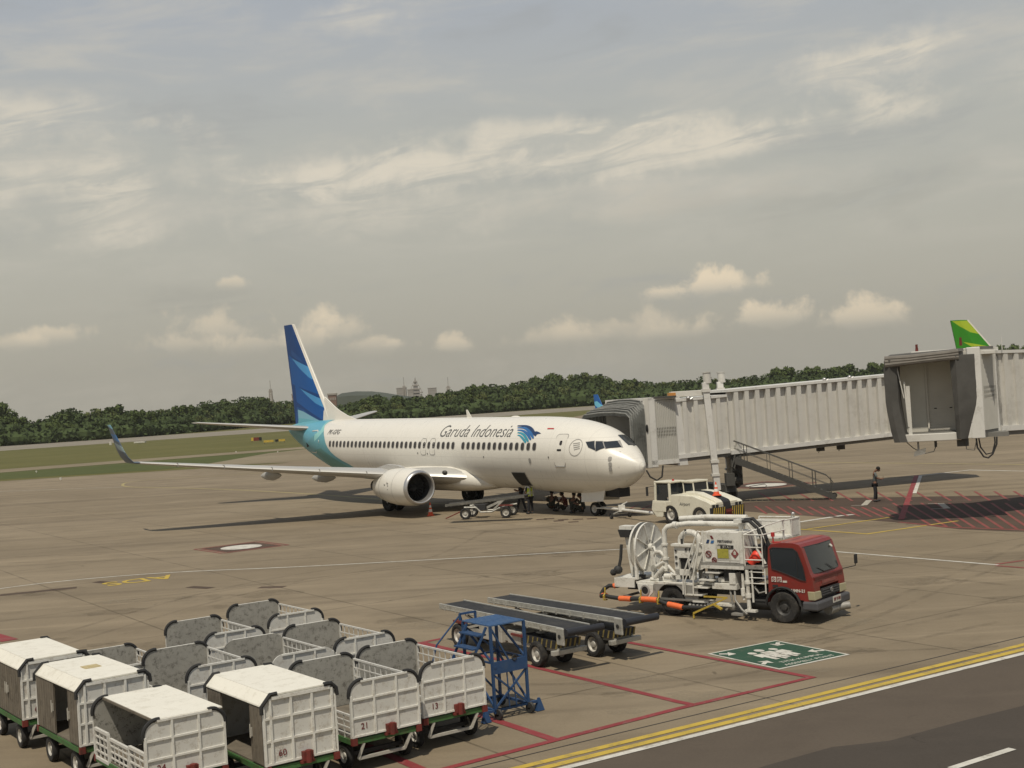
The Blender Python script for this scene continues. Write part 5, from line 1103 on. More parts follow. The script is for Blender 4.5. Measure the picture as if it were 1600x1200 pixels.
# ------------------------------------------------------------------ hydrant dispenser truck
def truck():
    o = G(1225, 974.5); ha = math.atan2(-2.33, 2.81); TR = empty('fuel_truck', (o.x, o.y, 0), ha); tag(TR, 'red cab fuel dispenser truck with white pipework and large hose reel', 'fuel truck')
    W = 1.88
    # ---- cab (x forward, y 0 right side .. W left side)
    def prof(y):  # side profile of the cab
        return [(-.42, .62), (-.40, 1.5), (-.36, 1.95), (-.28, 2.04), (.0, 2.09), (.36, 2.09), (.52, 2.05), (.60, 1.97), (.80, 1.33), (.85, 1.22), (.88, .95), (.89, .62), (.60, .58), (.56, .62)]+[(.52*cos(a), .43+.50*sin(a)) for a in [radians(22+q*13) for q in range(11)]]+[(-.50, .50)]
    P_ = prof(0)
    b = B(); sec = []
    for y, ins in ((.02, .05), (.06, 0.), (W-.06, 0), (W-.02, .05)):
        sec.append([Vector((x*(1-ins*.3)+.02*ins, y, z-(ins*.6 if z > 1.9 else 0))) for x, z in P_])
    # full width shell above the arches, hollow only in the wheel wells
    b.loft([[Vector((x, y+ (0.0), z)) for x, z in P_] for y in (.05, .40)]); b.loft([[Vector((x, y, z)) for x, z in P_] for y in (W-.40, W-.05)])
    up_ = [(-.42, .95)]+P_[1:11]+[(.88, .94)]
    b.loft([[Vector((x, y, z)) for x, z in up_] for y in (.40, W-.40)])
    cab = b.done('cab', 'bred', TR, False, bevel=.045)
    b = B(); b.hexa([(-.30, .14, 2.045), (.40, .14, 2.085), (.40, W-.14, 2.085), (-.30, W-.14, 2.045)], [(-.27, .2, 2.065), (.36, .2, 2.104), (.36, W-.2, 2.104), (-.27, W-.2, 2.065)]); b.done('roof', mat('faded_red_paint', (.30, .065, .045), .45, 0, .2, 2), cab, bevel=.01)
    # side glazing, follows the door shape
    for y, yo in ((.05, -.012), (W-.05, .012)):
        b = B(); b.ext([(-.27, y+yo, 1.42), (-.29, y+yo, 1.90), (-.22, y+yo, 1.95), (.36, y+yo, 1.94), (.46, y+yo, 1.86), (.60, y+yo, 1.48), (.66, y+yo, 1.14), (.54, y+yo, 1.16), (.15, y+yo, 1.30)], (0, -.006 if yo < 0 else .006, 0)); sw = b.done('side_window', 'glass', cab)
        b = B(); b.tube([(-.27, y+yo*1.5, 1.41), (-.30, y+yo*1.5, 1.93), (-.22, y+yo*1.5, 1.96), (.37, y+yo*1.5, 1.95), (.48, y+yo*1.5, 1.86), (.62, y+yo*1.5, 1.48), (.68, y+yo*1.5, 1.13), (.54, y+yo*1.5, 1.15), (.15, y+yo*1.5, 1.29), (-.27, y+yo*1.5, 1.41)], .012, 5); b.beam((.47, y+yo*1.6, 1.23), (.45, y+yo*1.6, 1.88), .03, .008); b.done('window_seal', 'rubber', sw)
    # windscreen
    def fx(z): return .83-(z-1.27)*.31
    b = B(); g = [[(fx(z)-.06*abs(2*(k/8)-1)**3+.03, .09+(W-.18)*k/8, z) for k in range(9)] for z in (1.29, 1.5, 1.75, 1.97)]
    b.v = [p for r in g for p in r]; b.f = [(i*9+j, i*9+j+1, (i+1)*9+j+1, (i+1)*9+j) for i in range(3) for j in range(8)]; b.mi = [0]*24; ws = b.done('windscreen', mat('windscreen_glass', (.022, .026, .027), .08, 0, .5, 1.2, spec=.8), cab, True)
    b = B(); b.tube([g[0][0], g[1][0], g[2][0], g[3][0], g[3][4], g[3][8], g[2][8], g[1][8], g[0][8], g[0][4], g[0][0]], .016, 5); b.done('windscreen_seal', 'rubber', ws)
    b = B(); b.tube([(fx(1.30)+.05, .75, 1.28), (fx(1.45)+.045, .45, 1.42)], .009, 4); b.tube([(fx(1.30)+.06, 1.3, 1.27), (fx(1.45)+.05, .95, 1.46)], .009, 4); b.done('wiper', 'rubber', ws)
    b = B(); b.cyl((fx(1.86)+.03, W-.32, 1.85), (fx(1.84)+.036, W-.32, 1.86), .05, n=12); b.done('permit_sticker', 'mwhite', ws)
    # cowl vent and grille below the windscreen
    b = B(); b.box(.84, .885, .14, W-.14, 1.13, 1.21); b.done('cowl_vent', mat('dark_red_trim', (.10, .015, .012), .5), cab, bevel=.01)
    b = B(); b.box(.87, .91, .42, W-.42, .66, .88); gr = b.done('grille', 'chassis', cab, bevel=.01)
    for z in (.72, .78, .84): b = B(); b.box(.905, .925, .46, W-.46, z-.012, z+.012); b.done('grille_bar', 'bumper', gr)
    b = B(); b.tube([(.94, W/2+.06*cos(t*pi/6), .80+.055*sin(t*pi/6)) for t in range(13)], .009, 5); b.beam((.94, W/2-.05, .80), (.94, W/2+.05, .80), .016); b.done('badge', 'lip', gr)
    for y in (.035, W-.395):
        b = B(); b.hexa([(.72, y-.0, .63), (.915, y-.0, .63), (.93, y+.36, .65), (.72, y+.36, .65)], [(.70, y-.0, .86), (.89, y-.0, .86), (.91, y+.36, .84), (.70, y+.36, .84)]); b.done('headlight', 'lamp', cab, bevel=.02)
    b = B(); b.box(.55, 1.0, .0, W, .36, .60); b.done('bumper', 'bumper', cab, bevel=.05)
    b = B(); b.box(1.001, 1.015, W/2-.10, W/2+.34, .46, .62); pl = b.done('number_plate', 'mwhite', cab)
    text('plate_lettering', 'BP 9108', .115, 'num', basis((1.019, W/2+.12, .54), (0, 1, 0), (0, 0, 1)), pl, bold=.002)
    b = B(); b.cyl((.85, .85, .27), (.85, 1.25, .27), .13, n=14); b.cyl((.86, 1.35, .27), (1.12, 1.55, .30), .10, n=14); b.cyl((.9, 1.0, .42), (.9, 1.0, .28), .05, n=8); b.done('silencer', 'tgrey', TR, True)
    text('fleet_code', 'HMN-21', .11, 'mwhite', basis((.45, .036, .86), (1, 0, 0), (0, 0, 1)), cab, bold=.003)
    for k in range(2):
        b = B(); b.box(-.30+.16*k, -.17+.16*k, .034, .048, 1.07, 1.20); st_ = b.done('warning_sticker', 'mwhite', cab); b = B(); b.tube([(-.235+.16*k+.045*cos(t*pi/6), .030, 1.135+.045*sin(t*pi/6)) for t in range(13)], .007, 4); b.beam((-.265+.16*k, .03, 1.165), (-.205+.16*k, .03, 1.105), .01); b.done('ring_symbol', 'mred', st_)
    b = B(); b.box(.02, .14, .036, .048, 1.06, 1.11); b.done('side_sticker', 'mwhite', cab)
    b = B(); b.box(-.28, -.13, .024, .048, .94, .99); b.done('door_handle', 'rubber', cab)
    b = B(); b.box(.876, .888, W/2-.42, W/2+.34, 1.0, 1.08); b.done('faded_front_lettering', mat('faded_red_lettering', (.30, .09, .075), .5, 0, .8, 9), cab)
    b = B(); b.tube([(.50*cos(a)+.0, .03, .43+.50*sin(a)) for a in [radians(5+q*17) for q in range(11)]], .035, 6); b.done('wheel_arch_trim', 'rubber', cab, True)
    b = B(); b.tube([(.75, W+.0, 1.18), (.85, W+.12, 1.2), (.95, W+.50, 1.21), (.95, W+.52, 1.3)], .012, 6); mr = b.done('mirror', 'rubber', cab, True)
    b = B(); b.box(.93, .99, W+.46, W+.60, 1.26, 1.52); b.done('mirror_head', 'rubber', mr, bevel=.03)
    b = B(); b.cyl((-.30, .25, 2.05), (-.30, .25, 2.22), .02, n=8); b.cyl((-.30, .25, 2.22), (-.30, .25, 2.33), .05, n=12); b.box(-.34, -.1, .2, .3, 2.07, 2.09); b.done('beacon', 'red', TR, True)
    # ---- wheels
    wheel(TR, (0, .14, .41), .41, .24, (0, 1, 0), 'darkrim', .52, -1, n=24); wheel(TR, (0, W-.14, .41), .41, .24, (0, 1, 0), 'darkrim', .52, 1)
    for y in (.16, .46, W-.46, W-.16): wheel(TR, (-3.42, y, .40), .40, .24, (0, 1, 0), 'darkrim', .52, -1)
    # ---- chassis
    b = B()
    for y in (.50, W-.62): b.box(-5.2, -.2, y, y+.12, .58, .78)
    for x in (-.8, -1.9, -2.7, -4.2, -5.1): b.box(x, x+.1, .62, W-.62, .6, .74)
    b.cyl((-3.42, .3, .40), (-3.42, W-.3, .40), .09, n=10); b.box(-.15, .15, .4, W-.4, .35, .5); b.done('chassis', 'chassis', TR)
    b = B(); b.cyl((-1.15, .55, .42), (-.55, .55, .42), .20, n=14); b.box(-1.1, -.6, W-.5, W-.1, .35, .8); b.done('fuel_tank', 'chassis', TR, True)
    # deck platforms
    b = B(); b.box(-2.35, -.5, .02, W-.05, 1.40, 1.46); b.box(-2.37, -1.07, -.02, .02, 1.36, 1.52); b.box(-1.07, -.48, -.0, .03, 1.38, 1.46); b.done('upper_platform', 'tgrey', TR)
    b = B(); b.box(-2.38, -1.06, -.045, -.021, 1.36, 1.44); b.done('platform_edge', 'tw', TR)
    # sign cabinet
    b = B(); b.box(-2.30, -1.08, .02, .75, 1.52, 2.34); cb = b.done('sign_cabinet', 'tw', TR, bevel=.015)
    b = B(); b.box(-1.17, -1.07, -.02, .05, 1.50, 2.36); b.box(-2.32, -2.26, -.01, .06, 1.5, 2.36); b.done('cabinet_post', 'tw', cb)
    b = B(); b.cur = 0; y = .010
    b.poly([(-2.07, y, 2.24), (-2.0, y, 2.24), (-1.95, y, 2.15), (-2.02, y, 2.15)]); b.cur = 1; b.poly([(-2.16, y, 2.13), (-2.08, y, 2.13), (-2.12, y, 2.03), (-2.20, y, 2.03)]); b.cur = 2; b.poly([(-2.03, y, 2.11), (-1.94, y, 2.11), (-1.97, y, 2.03), (-2.06, y, 2.03)]); b.done('company_emblem', ['num', 'navy', 'blue'], cb)
    text('company_lettering', 'PERTAMINA', .085, 'text', basis((-1.62, .010, 2.09), (1, 0, 0), (0, 0, 1)), cb, bold=.004)
    text('company_lettering', 'AVIATION', .06, 'text', basis((-1.70, .010, 2.0), (1, 0, 0), (0, 0, 1)), cb)
    b = B(); b.box(-1.76, -1.36, .004, .012, 1.90, 1.99); b.done('code_panel', 'rubber', cb); text('jet_lettering', 'JET A-1', .08, 'mwhite', basis((-1.56, .0, 1.945), (1, 0, 0), (0, 0, 1)), cb)
    b = B(); b.box(-1.86, -1.52, .004, .012, 1.64, 1.89); b.done('yellow_notice', mat('notice_yellow', (.36, .33, .05), .6, 0, .5, 14), cb)
    b = B(); b.poly([(-1.33, .008, 1.90), (-1.21, .008, 1.77), (-1.33, .008, 1.64), (-1.45, .008, 1.77)]); b.done('flammable_sign', 'mred', cb); b = B(); b.ext([(-1.36, .004, 1.74), (-1.30, .004, 1.74), (-1.29, .004, 1.80), (-1.33, .004, 1.86), (-1.37, .004, 1.80)], (0, .002, 0)); b.done('flame_symbol', 'mwhite', cb)
    for cx, cz, r in ((-2.14, 1.74, .085), (-1.97, 1.58, .07)):
        b = B(); b.tube([(cx+r*cos(t*pi/8), .006, cz+r*sin(t*pi/8)) for t in range(17)], .012, 5); b.beam((cx-r*.7, .006, cz+r*.7), (cx+r*.7, .006, cz-r*.7), .018); b.box(cx-.04, cx+.04, .002, .01, cz-.01, cz+.01); b.done('prohibition_sign', 'num', cb)
    b = B()
    for a, c, z0, z1 in ((-1.87, -1.50, 1.995, 2.0), (-1.87, -1.2, 1.60, 1.605), (-1.87, -1.2, 1.53, 1.535)): b.box(a, c, .004, .010, z0, z1)
    for x in (-1.87, -1.5, -1.19): b.box(x, x+.006, .004, .011, 1.53, 2.0)
    b.done('notice_frame', 'line', cb)
    # railings and ladder
    b = B(); r = .018
    for x in (-1.05, -.52): b.cyl((x, .03, 1.44), (x, .03, 2.30), r, n=6)
    for z in (1.62, 1.95, 2.28): b.cyl((-1.05, .03, z), (-.52, .03, z), r, n=6)
    b.tube([(-1.05, .03, 2.28), (-.6, .4, 2.48), (-.5, 1.3, 2.55)], r, 6); b.cyl((-.52, .03, 2.28), (-.50, 1.3, 2.28), r, n=6)
    b.done('guard_rail', 'tw', TR, True)
    b = B()
    for dx in (0, .32): b.tube([(-2.34+dx*.1, .0, 2.33-dx), (-2.42+dx*.1, -.02, 2.36-dx), (-2.95+dx, -.05, 1.15), (-2.98+dx, -.05, .62)], .022, 6)
    b.tube([(-2.30, .0, 2.20), (-2.9, -.05, 1.0), (-2.92, -.05, .6)], .018, 6)
    ld = b.done('ladder_rail', 'tw', TR, True)
    for k in range(4): b = B(); b.box(-2.90+.22*k, -2.40+.20*k, -.05, .25, .60+.21*k, .635+.21*k); b.done('ladder_step', 'tw', ld)
    # fire extinguisher ball on the platform
    b = B(); b.ball((-.82, .28, 1.68), .17, (.9, .9, 1), 14, 9); b.cyl((-1.0, .25, 1.50), (-.85, .28, 1.72), .11, n=12); b.done('extinguisher', mat('fluor_red', (.75, .055, .03), .4), TR, True)
    b = B(); b.box(-1.03, -.55, .45, .95, 1.46, 1.95); b.done('battery_locker', 'chassis', TR, bevel=.02)
    # lifting basket behind the cab, on the far side
    b = B(); x0, x1, y0, y1, z0, z1 = -1.75, -.52, 1.25, W+.30, 2.02, 2.52
    b.box(x0, x1, y0, y1, z0, z0+.04)
    for x, y in ((x0, y0), (x1, y0), (x0, y1), (x1, y1), (x1, (y0+y1)/2)): b.box(x-.02, x+.02, y-.02, y+.02, z0, z1)
    for z in (z1,): 
        b.cyl((x0, y0, z), (x1, y0, z), .022, n=6); b.cyl((x0, y1, z), (x1, y1, z), .022, n=6); b.cyl((x1, y0, z), (x1, y1, z), .022, n=6)
    b.box(x0, x1, y1-.005, y1+.008, z0+.05, z1-.05); b.box(x1-.006, x1+.006, (y0+y1)/2+.03, y1, z0+.04, z1-.02)
    bk = b.done('basket', 'tw', TR)
    b = B(); b.ball((x1-.12, y1-.1, z1+.10), .05); b.cyl((x1-.2, y1-.1, z1), (x1-.12, y1-.1, z1+.08), .015, n=6); b.done('work_lamp', 'lip', bk, True)
    b = B(); b.box(x0+.1, x0+.45, y0-.05, y0+.25, z0+.15, z0+.5); b.done('control_box', 'tw', bk)
    # boom pipes over the top, elbow and riser
    b = B(); b.tube([(-4.35+.92, .72, 2.60), (-2.5, .72, 2.66), (-1.30, .72, 2.66)], .075, 10); b.done('boom_pipe', 'tw', TR, True)
    b = B(); b.tube([(-3.72, .30, 1.15), (-3.72, .30, 2.1), (-3.70, .30, 2.32), (-3.60, .32, 2.42), (-3.42, .36, 2.46), (-3.0, .5, 2.50), (-1.32, .60, 2.50)], .072, 12); b.done('boom_pipe', 'tw', TR, True)
    b = B()
    for x, y, z in ((-3.38, .37, 2.46),): b.cyl((x-.06, y, z), (x+.06, y, z), .10, n=12)
    b.cyl((-3.72, .3, 1.9), (-3.72, .3, 1.95), .10, n=12); b.cyl((-3.72, .3, 1.5), (-3.72, .3, 1.56), .11, n=12); b.cyl((-3.72, .3, 1.2), (-3.72, .3, 1.26), .11, n=12); b.done('pipe_flange', 'tw', TR, True)
    b = B(); b.tube([(-3.15, .25, 1.7), (-3.15, .25, 2.02)]+[(-2.85-.30*cos(a), .25, 2.05+.24*sin(a)) for a in [k*pi/8 for k in range(9)]]+[(-2.55, .25, 1.75)], .085, 12); b.done('loop_pipe', 'tw', TR, True)
    b = B(); b.tube([(-1.30, .3, 2.60), (-1.0, .3, 2.62), (-.75, .3, 2.40), (-.62, .32, 2.0), (-.60, .35, 1.48)], .05, 8); b.tube([(-1.30, .42, 2.62), (-.95, .42, 2.66), (-.68, .42, 2.42), (-.54, .42, 2.0), (-.53, .42, 1.5)], .05, 8); b.done('flexible_hose', 'hose', TR, True)
    b = B(); b.cyl((-1.30, .36, 1.46), (-1.30, .36, 2.66), .06, n=10); b.box(-1.42, -1.2, .2, .8, 2.56, 2.66); b.done('mast', 'tw', TR)
    b = B(); b.tube([(-1.0, .2, 2.55), (-.82, .22, 2.30), (-.78, .22, 1.9), (-.55, .22, 1.5)], .035, 8); b.done('riser_pipe', 'tw', TR, True)
    # filter vessel
    b = B(); b.lathe([(-.50, 0), (-.48, .12), (-.40, .25), (-.30, .33), (.30, .33), (.40, .25), (.48, .12), (.5, 0)], (-2.62, .75, 1.62), (0, 1, 0), 20); b.cyl((-2.62, .22, 1.62), (-2.62, .30, 1.62), .36, n=20); b.done('filter_vessel', 'tw', TR, True)
    b = B(); b.cyl((-2.75, .6, .8), (-2.75, .6, 1.35), .10, n=10); b.cyl((-2.45, .6, .8), (-2.45, .6, 1.35), .10, n=10); b.tube([(-2.45, .18, 1.15), (-2.2, .15, 1.15), (-2.1, .15, 1.0)], .05, 8); b.done('filter_leg', 'tgrey', TR, True)
    # instrument panel with gauges
    b = B(); b.box(-3.28, -2.66, .08, .20, 1.12, 1.28); b.box(-3.28, -3.14, .08, .2, 1.0, 1.92); b.box(-2.84, -2.66, .08, .2, 1.0, 1.92); b.box(-3.14, -2.84, .08, .2, 1.60, 1.92); b.box(-3.34, -2.70, .02, .26, 1.92, 1.98); ip = b.done('instrument_panel', 'tw', TR)
    b = B(); b.box(-3.12, -2.86, .14, .18, 1.28, 1.60); b.box(-3.14, -2.84, .16, .2, 1.0, 1.28); b.done('meter_window', 'dark', ip)
    for x, z in ((-2.75, 1.84), (-2.75, 1.68), (-2.75, 1.50), (-2.75, 1.32), (-3.21, 1.80), (-3.21, 1.62), (-3.21, 1.45), (-2.88, 1.84)):
        b = B(); b.cyl((x, .055, z), (x, .085, z), .042, n=12); g_ = b.done('gauge', 'line', ip, True); b = B(); b.cyl((x, .045, z), (x, .056, z), .030, n=10); b.done('gauge_face', 'rubber', g_)
    b = B(); b.cyl((-3.02, .1, 1.98), (-3.02, .1, 2.12), .035, n=8); b.tube([(-2.98, .1, 2.12), (-2.96, .1, 2.3), (-2.9, .12, 2.35)], .008, 5); b.ball((-2.9, .12, 2.36), .03); b.done('valve_stem', 'chassis', ip)
    # pump manifold clutter
    b = B(); rnd = random.Random(5)
    for x0, z0, x1, z1, r in ((-4.05, 1.0, -3.72, 1.3, .07), (-3.72, 1.05, -3.4, 1.05, .08), (-4.2, .95, -3.3, .95, .05), (-4.0, 1.3, -3.72, 1.45, .05), (-3.6, 1.35, -3.35, 1.1, .045)): b.cyl((x0, .22, z0), (x1, .22, z1), r, n=10)
    b.tube([(-4.05, .25, 1.2), (-4.1, .25, 1.6), (-4.0, .25, 1.72), (-3.85, .25, 1.72), (-3.75, .28, 1.6)], .055, 10)
    b.done('manifold_pipe', 'tw', TR, True)
    for k in range(16):
        x = -4.15+rnd.random()*2.0; z = .92+rnd.random()*.35; y = .1+rnd.random()*.45; q = B(); r = .03+rnd.random()*.045
        d = rnd.choice(((1, 0, 0), (0, 1, 0), (0, 0, 1))); p_ = Vector((x, y, z)); q.cyl(p_, p_+Vector(d)*(.10+rnd.random()*.12), r, n=10); q.cyl(p_+Vector(d)*.03, p_+Vector(d)*.055, r*1.5, n=10); q.done('valve', rnd.choice(['tw', 'tw', 'tgrey', 'alu']), TR, True)
    # lower deck, skirt and wheel arch
    b = B(); b.box(-4.55, -3.95, .0, W, .84, .90); b.box(-3.95, -2.70, .0, W, .86, .92); b.box(-2.70, -1.2, .3, W, .86, .92); b.done('rear_deck', 'tw', TR)
    b = B(); arch = [(-3.42+.47*cos(a), .42+.47*sin(a)) for a in [pi-k*pi/14 for k in range(15)]]
    b.ext([(x, .0, z) for x, z in [(-3.96, .50), (-3.96, .86), (-2.55, .86), (-2.55, .42)]+arch[::-1]], (0, .03, 0)); b.done('side_skirt', 'tgrey', TR)
    b = B(); b.ext([(x, -.03, z) for x, z in ((-4.50, .84), (-3.97, .84), (-3.99, .62), (-4.12, .50), (-4.34, .50), (-4.46, .62))], (0, .05, 0)); hp2 = b.done('hose_port_plate', 'tw', TR)
    b = B(); b.lathe([(0, .155), (.02, .15), (.02, .11), (-.02, .10)], (-4.24, -.035, .67), (0, -1, 0), 20); b.done('port_ring', 'line', hp2, True); b = B(); b.cyl((-4.24, -.034, .67), (-4.24, -.045, .67), .105, n=18); b.done('port_opening', 'dark', hp2)
    b = B(); b.box(-5.0, -2.0, -.04, .0, .44, .49); b.box(-5.0, -4.9, -.04, 1.2, .44, .49); b.done('side_bar', 'steelb', TR)
    b = B()
    for k in range(5): b.cyl((-2.82+.12*k, -.02, .30), (-2.82+.12*k, .05, .36), .05, n=10)
    b.done('coupling_row', 'tgrey', TR, True)
    # hose reel on its stand: two flanges, hub, spokes
    cx, cz = -4.22, 1.80; RL = None
    b = B()
    cy = .58; R1 = .70
    for x in (-4.45, -4.64): b.lathe([(-.012, .2), (-.012, R1-.04), (-.03, R1), (.03, R1), (.012, R1-.04), (.012, .2)], (x, cy, cz), (1, 0, 0), 40)
    b.cyl((-4.64, cy, cz), (-4.45, cy, cz), .24, n=20); RL = b.done('hose_reel', 'tw', TR, True)
    b = B()
    for k in range(8): a = k*2*pi/8+.3; b.beam((-4.415, cy+.1*cos(a), cz+.1*sin(a)), (-4.415, cy+.66*cos(a), cz+.66*sin(a)), .03, .028)
    b.cyl((-4.43, cy, cz), (-4.30, cy, cz), .10, n=14); b.done('reel_spokes', 'tw', RL, True)
    b = B(); b.lathe([(0, .12), (0, .21)], (-4.41, cy, cz), (1, 0, 0), 24); b.done('hub_ring', 'tgrey', RL, True)
    b = B(); b.tube([(-4.32, cy, cz), (-4.22, cy-.06, cz+.0), (-4.16, cy-.12, cz-.08), (-4.16, cy-.14, cz-.3), (-4.16, cy-.14, .95)], .035, 10); b.done('reel_feed_pipe', 'tw', TR, True)
    b = B(); b.box(-4.34, -4.26, cy-.1, cy+.02, .9, cz-.1); b.box(-4.78, -4.70, cy-.05, cy+.05, .9, 2.0); b.beam((-4.6, .15, 2.1), (-4.55, .05, .95), .08); b.done('reel_stand', 'tw', TR)
    # rear post with display box and pantograph
    b = B(); b.hexa([(-4.92, .34, .95), (-4.84, .34, .95), (-4.84, .44, .95), (-4.92, .44, .95)], [(-5.10, .32, 2.30), (-4.98, .32, 2.30), (-4.98, .46, 2.30), (-5.10, .46, 2.30)]); b.box(-5.2, -4.78, .25, .55, 2.32, 2.42); b.done('rear_post', 'tw', TR)
    b = B(); b.hexa([(-5.16, .22, 2.10), (-4.84, .22, 2.10), (-4.84, .52, 2.10), (-5.16, .52, 2.10)], [(-5.22, .2, 2.32), (-4.80, .2, 2.32), (-4.80, .54, 2.32), (-5.22, .54, 2.32)]); b.done('lamp_box', 'chassis', TR)
    b = B(); b.tube([(-5.12, .2, 1.9), (-5.16, .18, 1.5), (-5.22, .15, 1.25)], .045, 8); b.ball((-5.25, .15, 1.18), .13, n=10, k=6); b.ball((-5.42, .15, 1.10), .10, n=10, k=6); b.cyl((-5.3, 0, 1.15), (-5.3, .3, 1.15), .05, n=8); b.done('coupler', 'chassis', TR, True)
    b = B(); b.box(-5.30, -4.60, .02, W-.1, .92, .98); b.box(-5.30, -4.62, .0, .04, .72, .98); b.box(-5.30, -5.26, .04, W-.1, .72, .92); b.done('rear_platform', 'tw', TR)
    # hoses hanging along the side with orange sleeves
    def lp(px, py, y=-.12): 
        i_ = TR.matrix_basis.inverted(); o_ = i_ @ CP; d_ = i_.to_3x3() @ ray(px, py); t_ = (y-o_.y)/d_.y; return o_+d_*t_
    path = [lp(*q) for q in ((1118, 952), (1105, 950), (1082, 949), (1068, 949), (1050, 946), (1038, 942), (1028, 937.5), (1010, 936), (998, 935.5), (986, 936), (968, 935), (952, 932.5), (944, 930), (937.5, 932), (936, 928), (938, 922), (944, 917), (955, 918), (966, 914), (976, 909), (986, 904), (992, 905))]
    for i, p_ in enumerate(path):
        if i > 12: p_.y += (i-12)*.06
    b = B(); b.tube(path, .058, 10); hs = b.done('delivery_hose', 'hose', TR, True)
    for a, c in (((1067, 949), (1044, 944)), ((1027, 937.5), (1003, 936)), ((986, 936), (968, 935)), ((945, 931.5), (935.5, 931.5)), ((950, 918), (971, 911))):
        p_, q_ = lp(*a), lp(*c)
        if a[0] < 951: p_.y += .08; q_.y += (.12 if a[1] > 925 else .45); p_.y += (.2 if a[1] < 925 else 0)
        b = B(); m2 = (p_+q_)/2; b.tube([p_, m2+Vector((0, 0, .005)), q_], .076, 10); b.done('hose_sleeve', 'orange', hs, True)
    for x, y in ((1030, 938), (1002, 936), (946, 932)):
        p_ = lp(x, y); b = B(); b.tube([p_+Vector((0, -.0, .26)), p_+Vector((0, -.01, .09)), p_+Vector((0, -.10, .03)), p_+Vector((0, -.09, -.08)), p_+Vector((0, .08, -.10))], .022, 6); b.box(p_.x-.03, p_.x+.03, p_.y-.09, p_.y+.02, p_.z-.02, p_.z+.04); b.done('hose_bracket', 'yellow', TR)
    # yellow folding arm
    A = [lp(*q, -.25) for q in ((1084, 958), (1098, 952), (1115, 944), (1136, 934))]
    b = B(); b.beam(A[0], A[2], .07, .05); b.beam(A[2], A[3], .05, .04); b.beam(A[2], lp(1128, 952, -.3), .06, .05); b.beam(A[0], A[0]+Vector((0, 0, -.14)), .04); b.beam(A[3], lp(1100, 932, -.1), .04); b.done('yellow_arm', 'yellow', TR)
    # grey columns and boxes between ladder and cab
    b = B()
    for x, z0, z1, r in ((-1.02, .30, 1.36, .055), (-1.16, .55, 1.25, .04), (-.88, .5, 1.36, .03)): b.cyl((x, .05, z0), (x, .05, z1), r, n=10)
    b.cyl((-1.02, .05, .62), (-1.02, .05, .72), .085, n=12); b.cyl((-1.02, .05, .98), (-1.02, .05, 1.06), .085, n=12); b.cyl((-1.16, .03, .66), (-1.16, .03, .86), .06, n=12); b.box(-1.12, -.8, -.02, .12, .24, .30); b.done('lift_jack', 'tw', TR, True)
    b = B(); b.box(-2.1, -1.35, .02, .40, .80, .96); b.box(-1.55, -1.36, .0, .3, .95, 1.25); b.box(-1.95, -1.6, .1, .5, .98, 1.1); b.done('valve_box', 'tw', TR, bevel=.01)
    b = B(); b.box(-2.25, -1.2, .6, 1.2, .92, 1.38); b.box(-1.75, -1.4, .08, .5, 1.02, 1.36); b.done('pump_housing', 'chassis', TR, bevel=.02)
    b = B(); b.tube([(-1.45, .1, .9), (-1.4, .0, .55), (-1.2, -.02, .3), (-1.0, -.1, .2)], .03, 6); b.tube([(-1.6, .1, .85), (-1.5, .02, .45), (-1.7, .0, .25)], .03, 6); b.tube([(-.85, .1, .9), (-.7, .05, .75), (-.5, .1, .8)], .025, 6); b.box(-1.5, -1.15, -.08, .1, .14, .2); b.ball((-1.55, .1, .35), .12, n=8, k=5); b.done('drain_coupling', 'tgrey', TR, True)
    b = B(); b.box(-2.7, -2.2, -.05, .3, .42, .47); b.box(-2.25, -1.5, -.04, .3, .36, .42); b.done('side_step', 'tw', TR)
    b = B()
    for z in (1.0, 1.15, 1.3): b.cyl((-.95, .03, z), (-.46, .03, z), .014, n=6)
    b.cyl((-.48, .03, .75), (-.48, .03, 1.4), .02, n=6); b.done('side_rail', 'tw', TR)
truck()

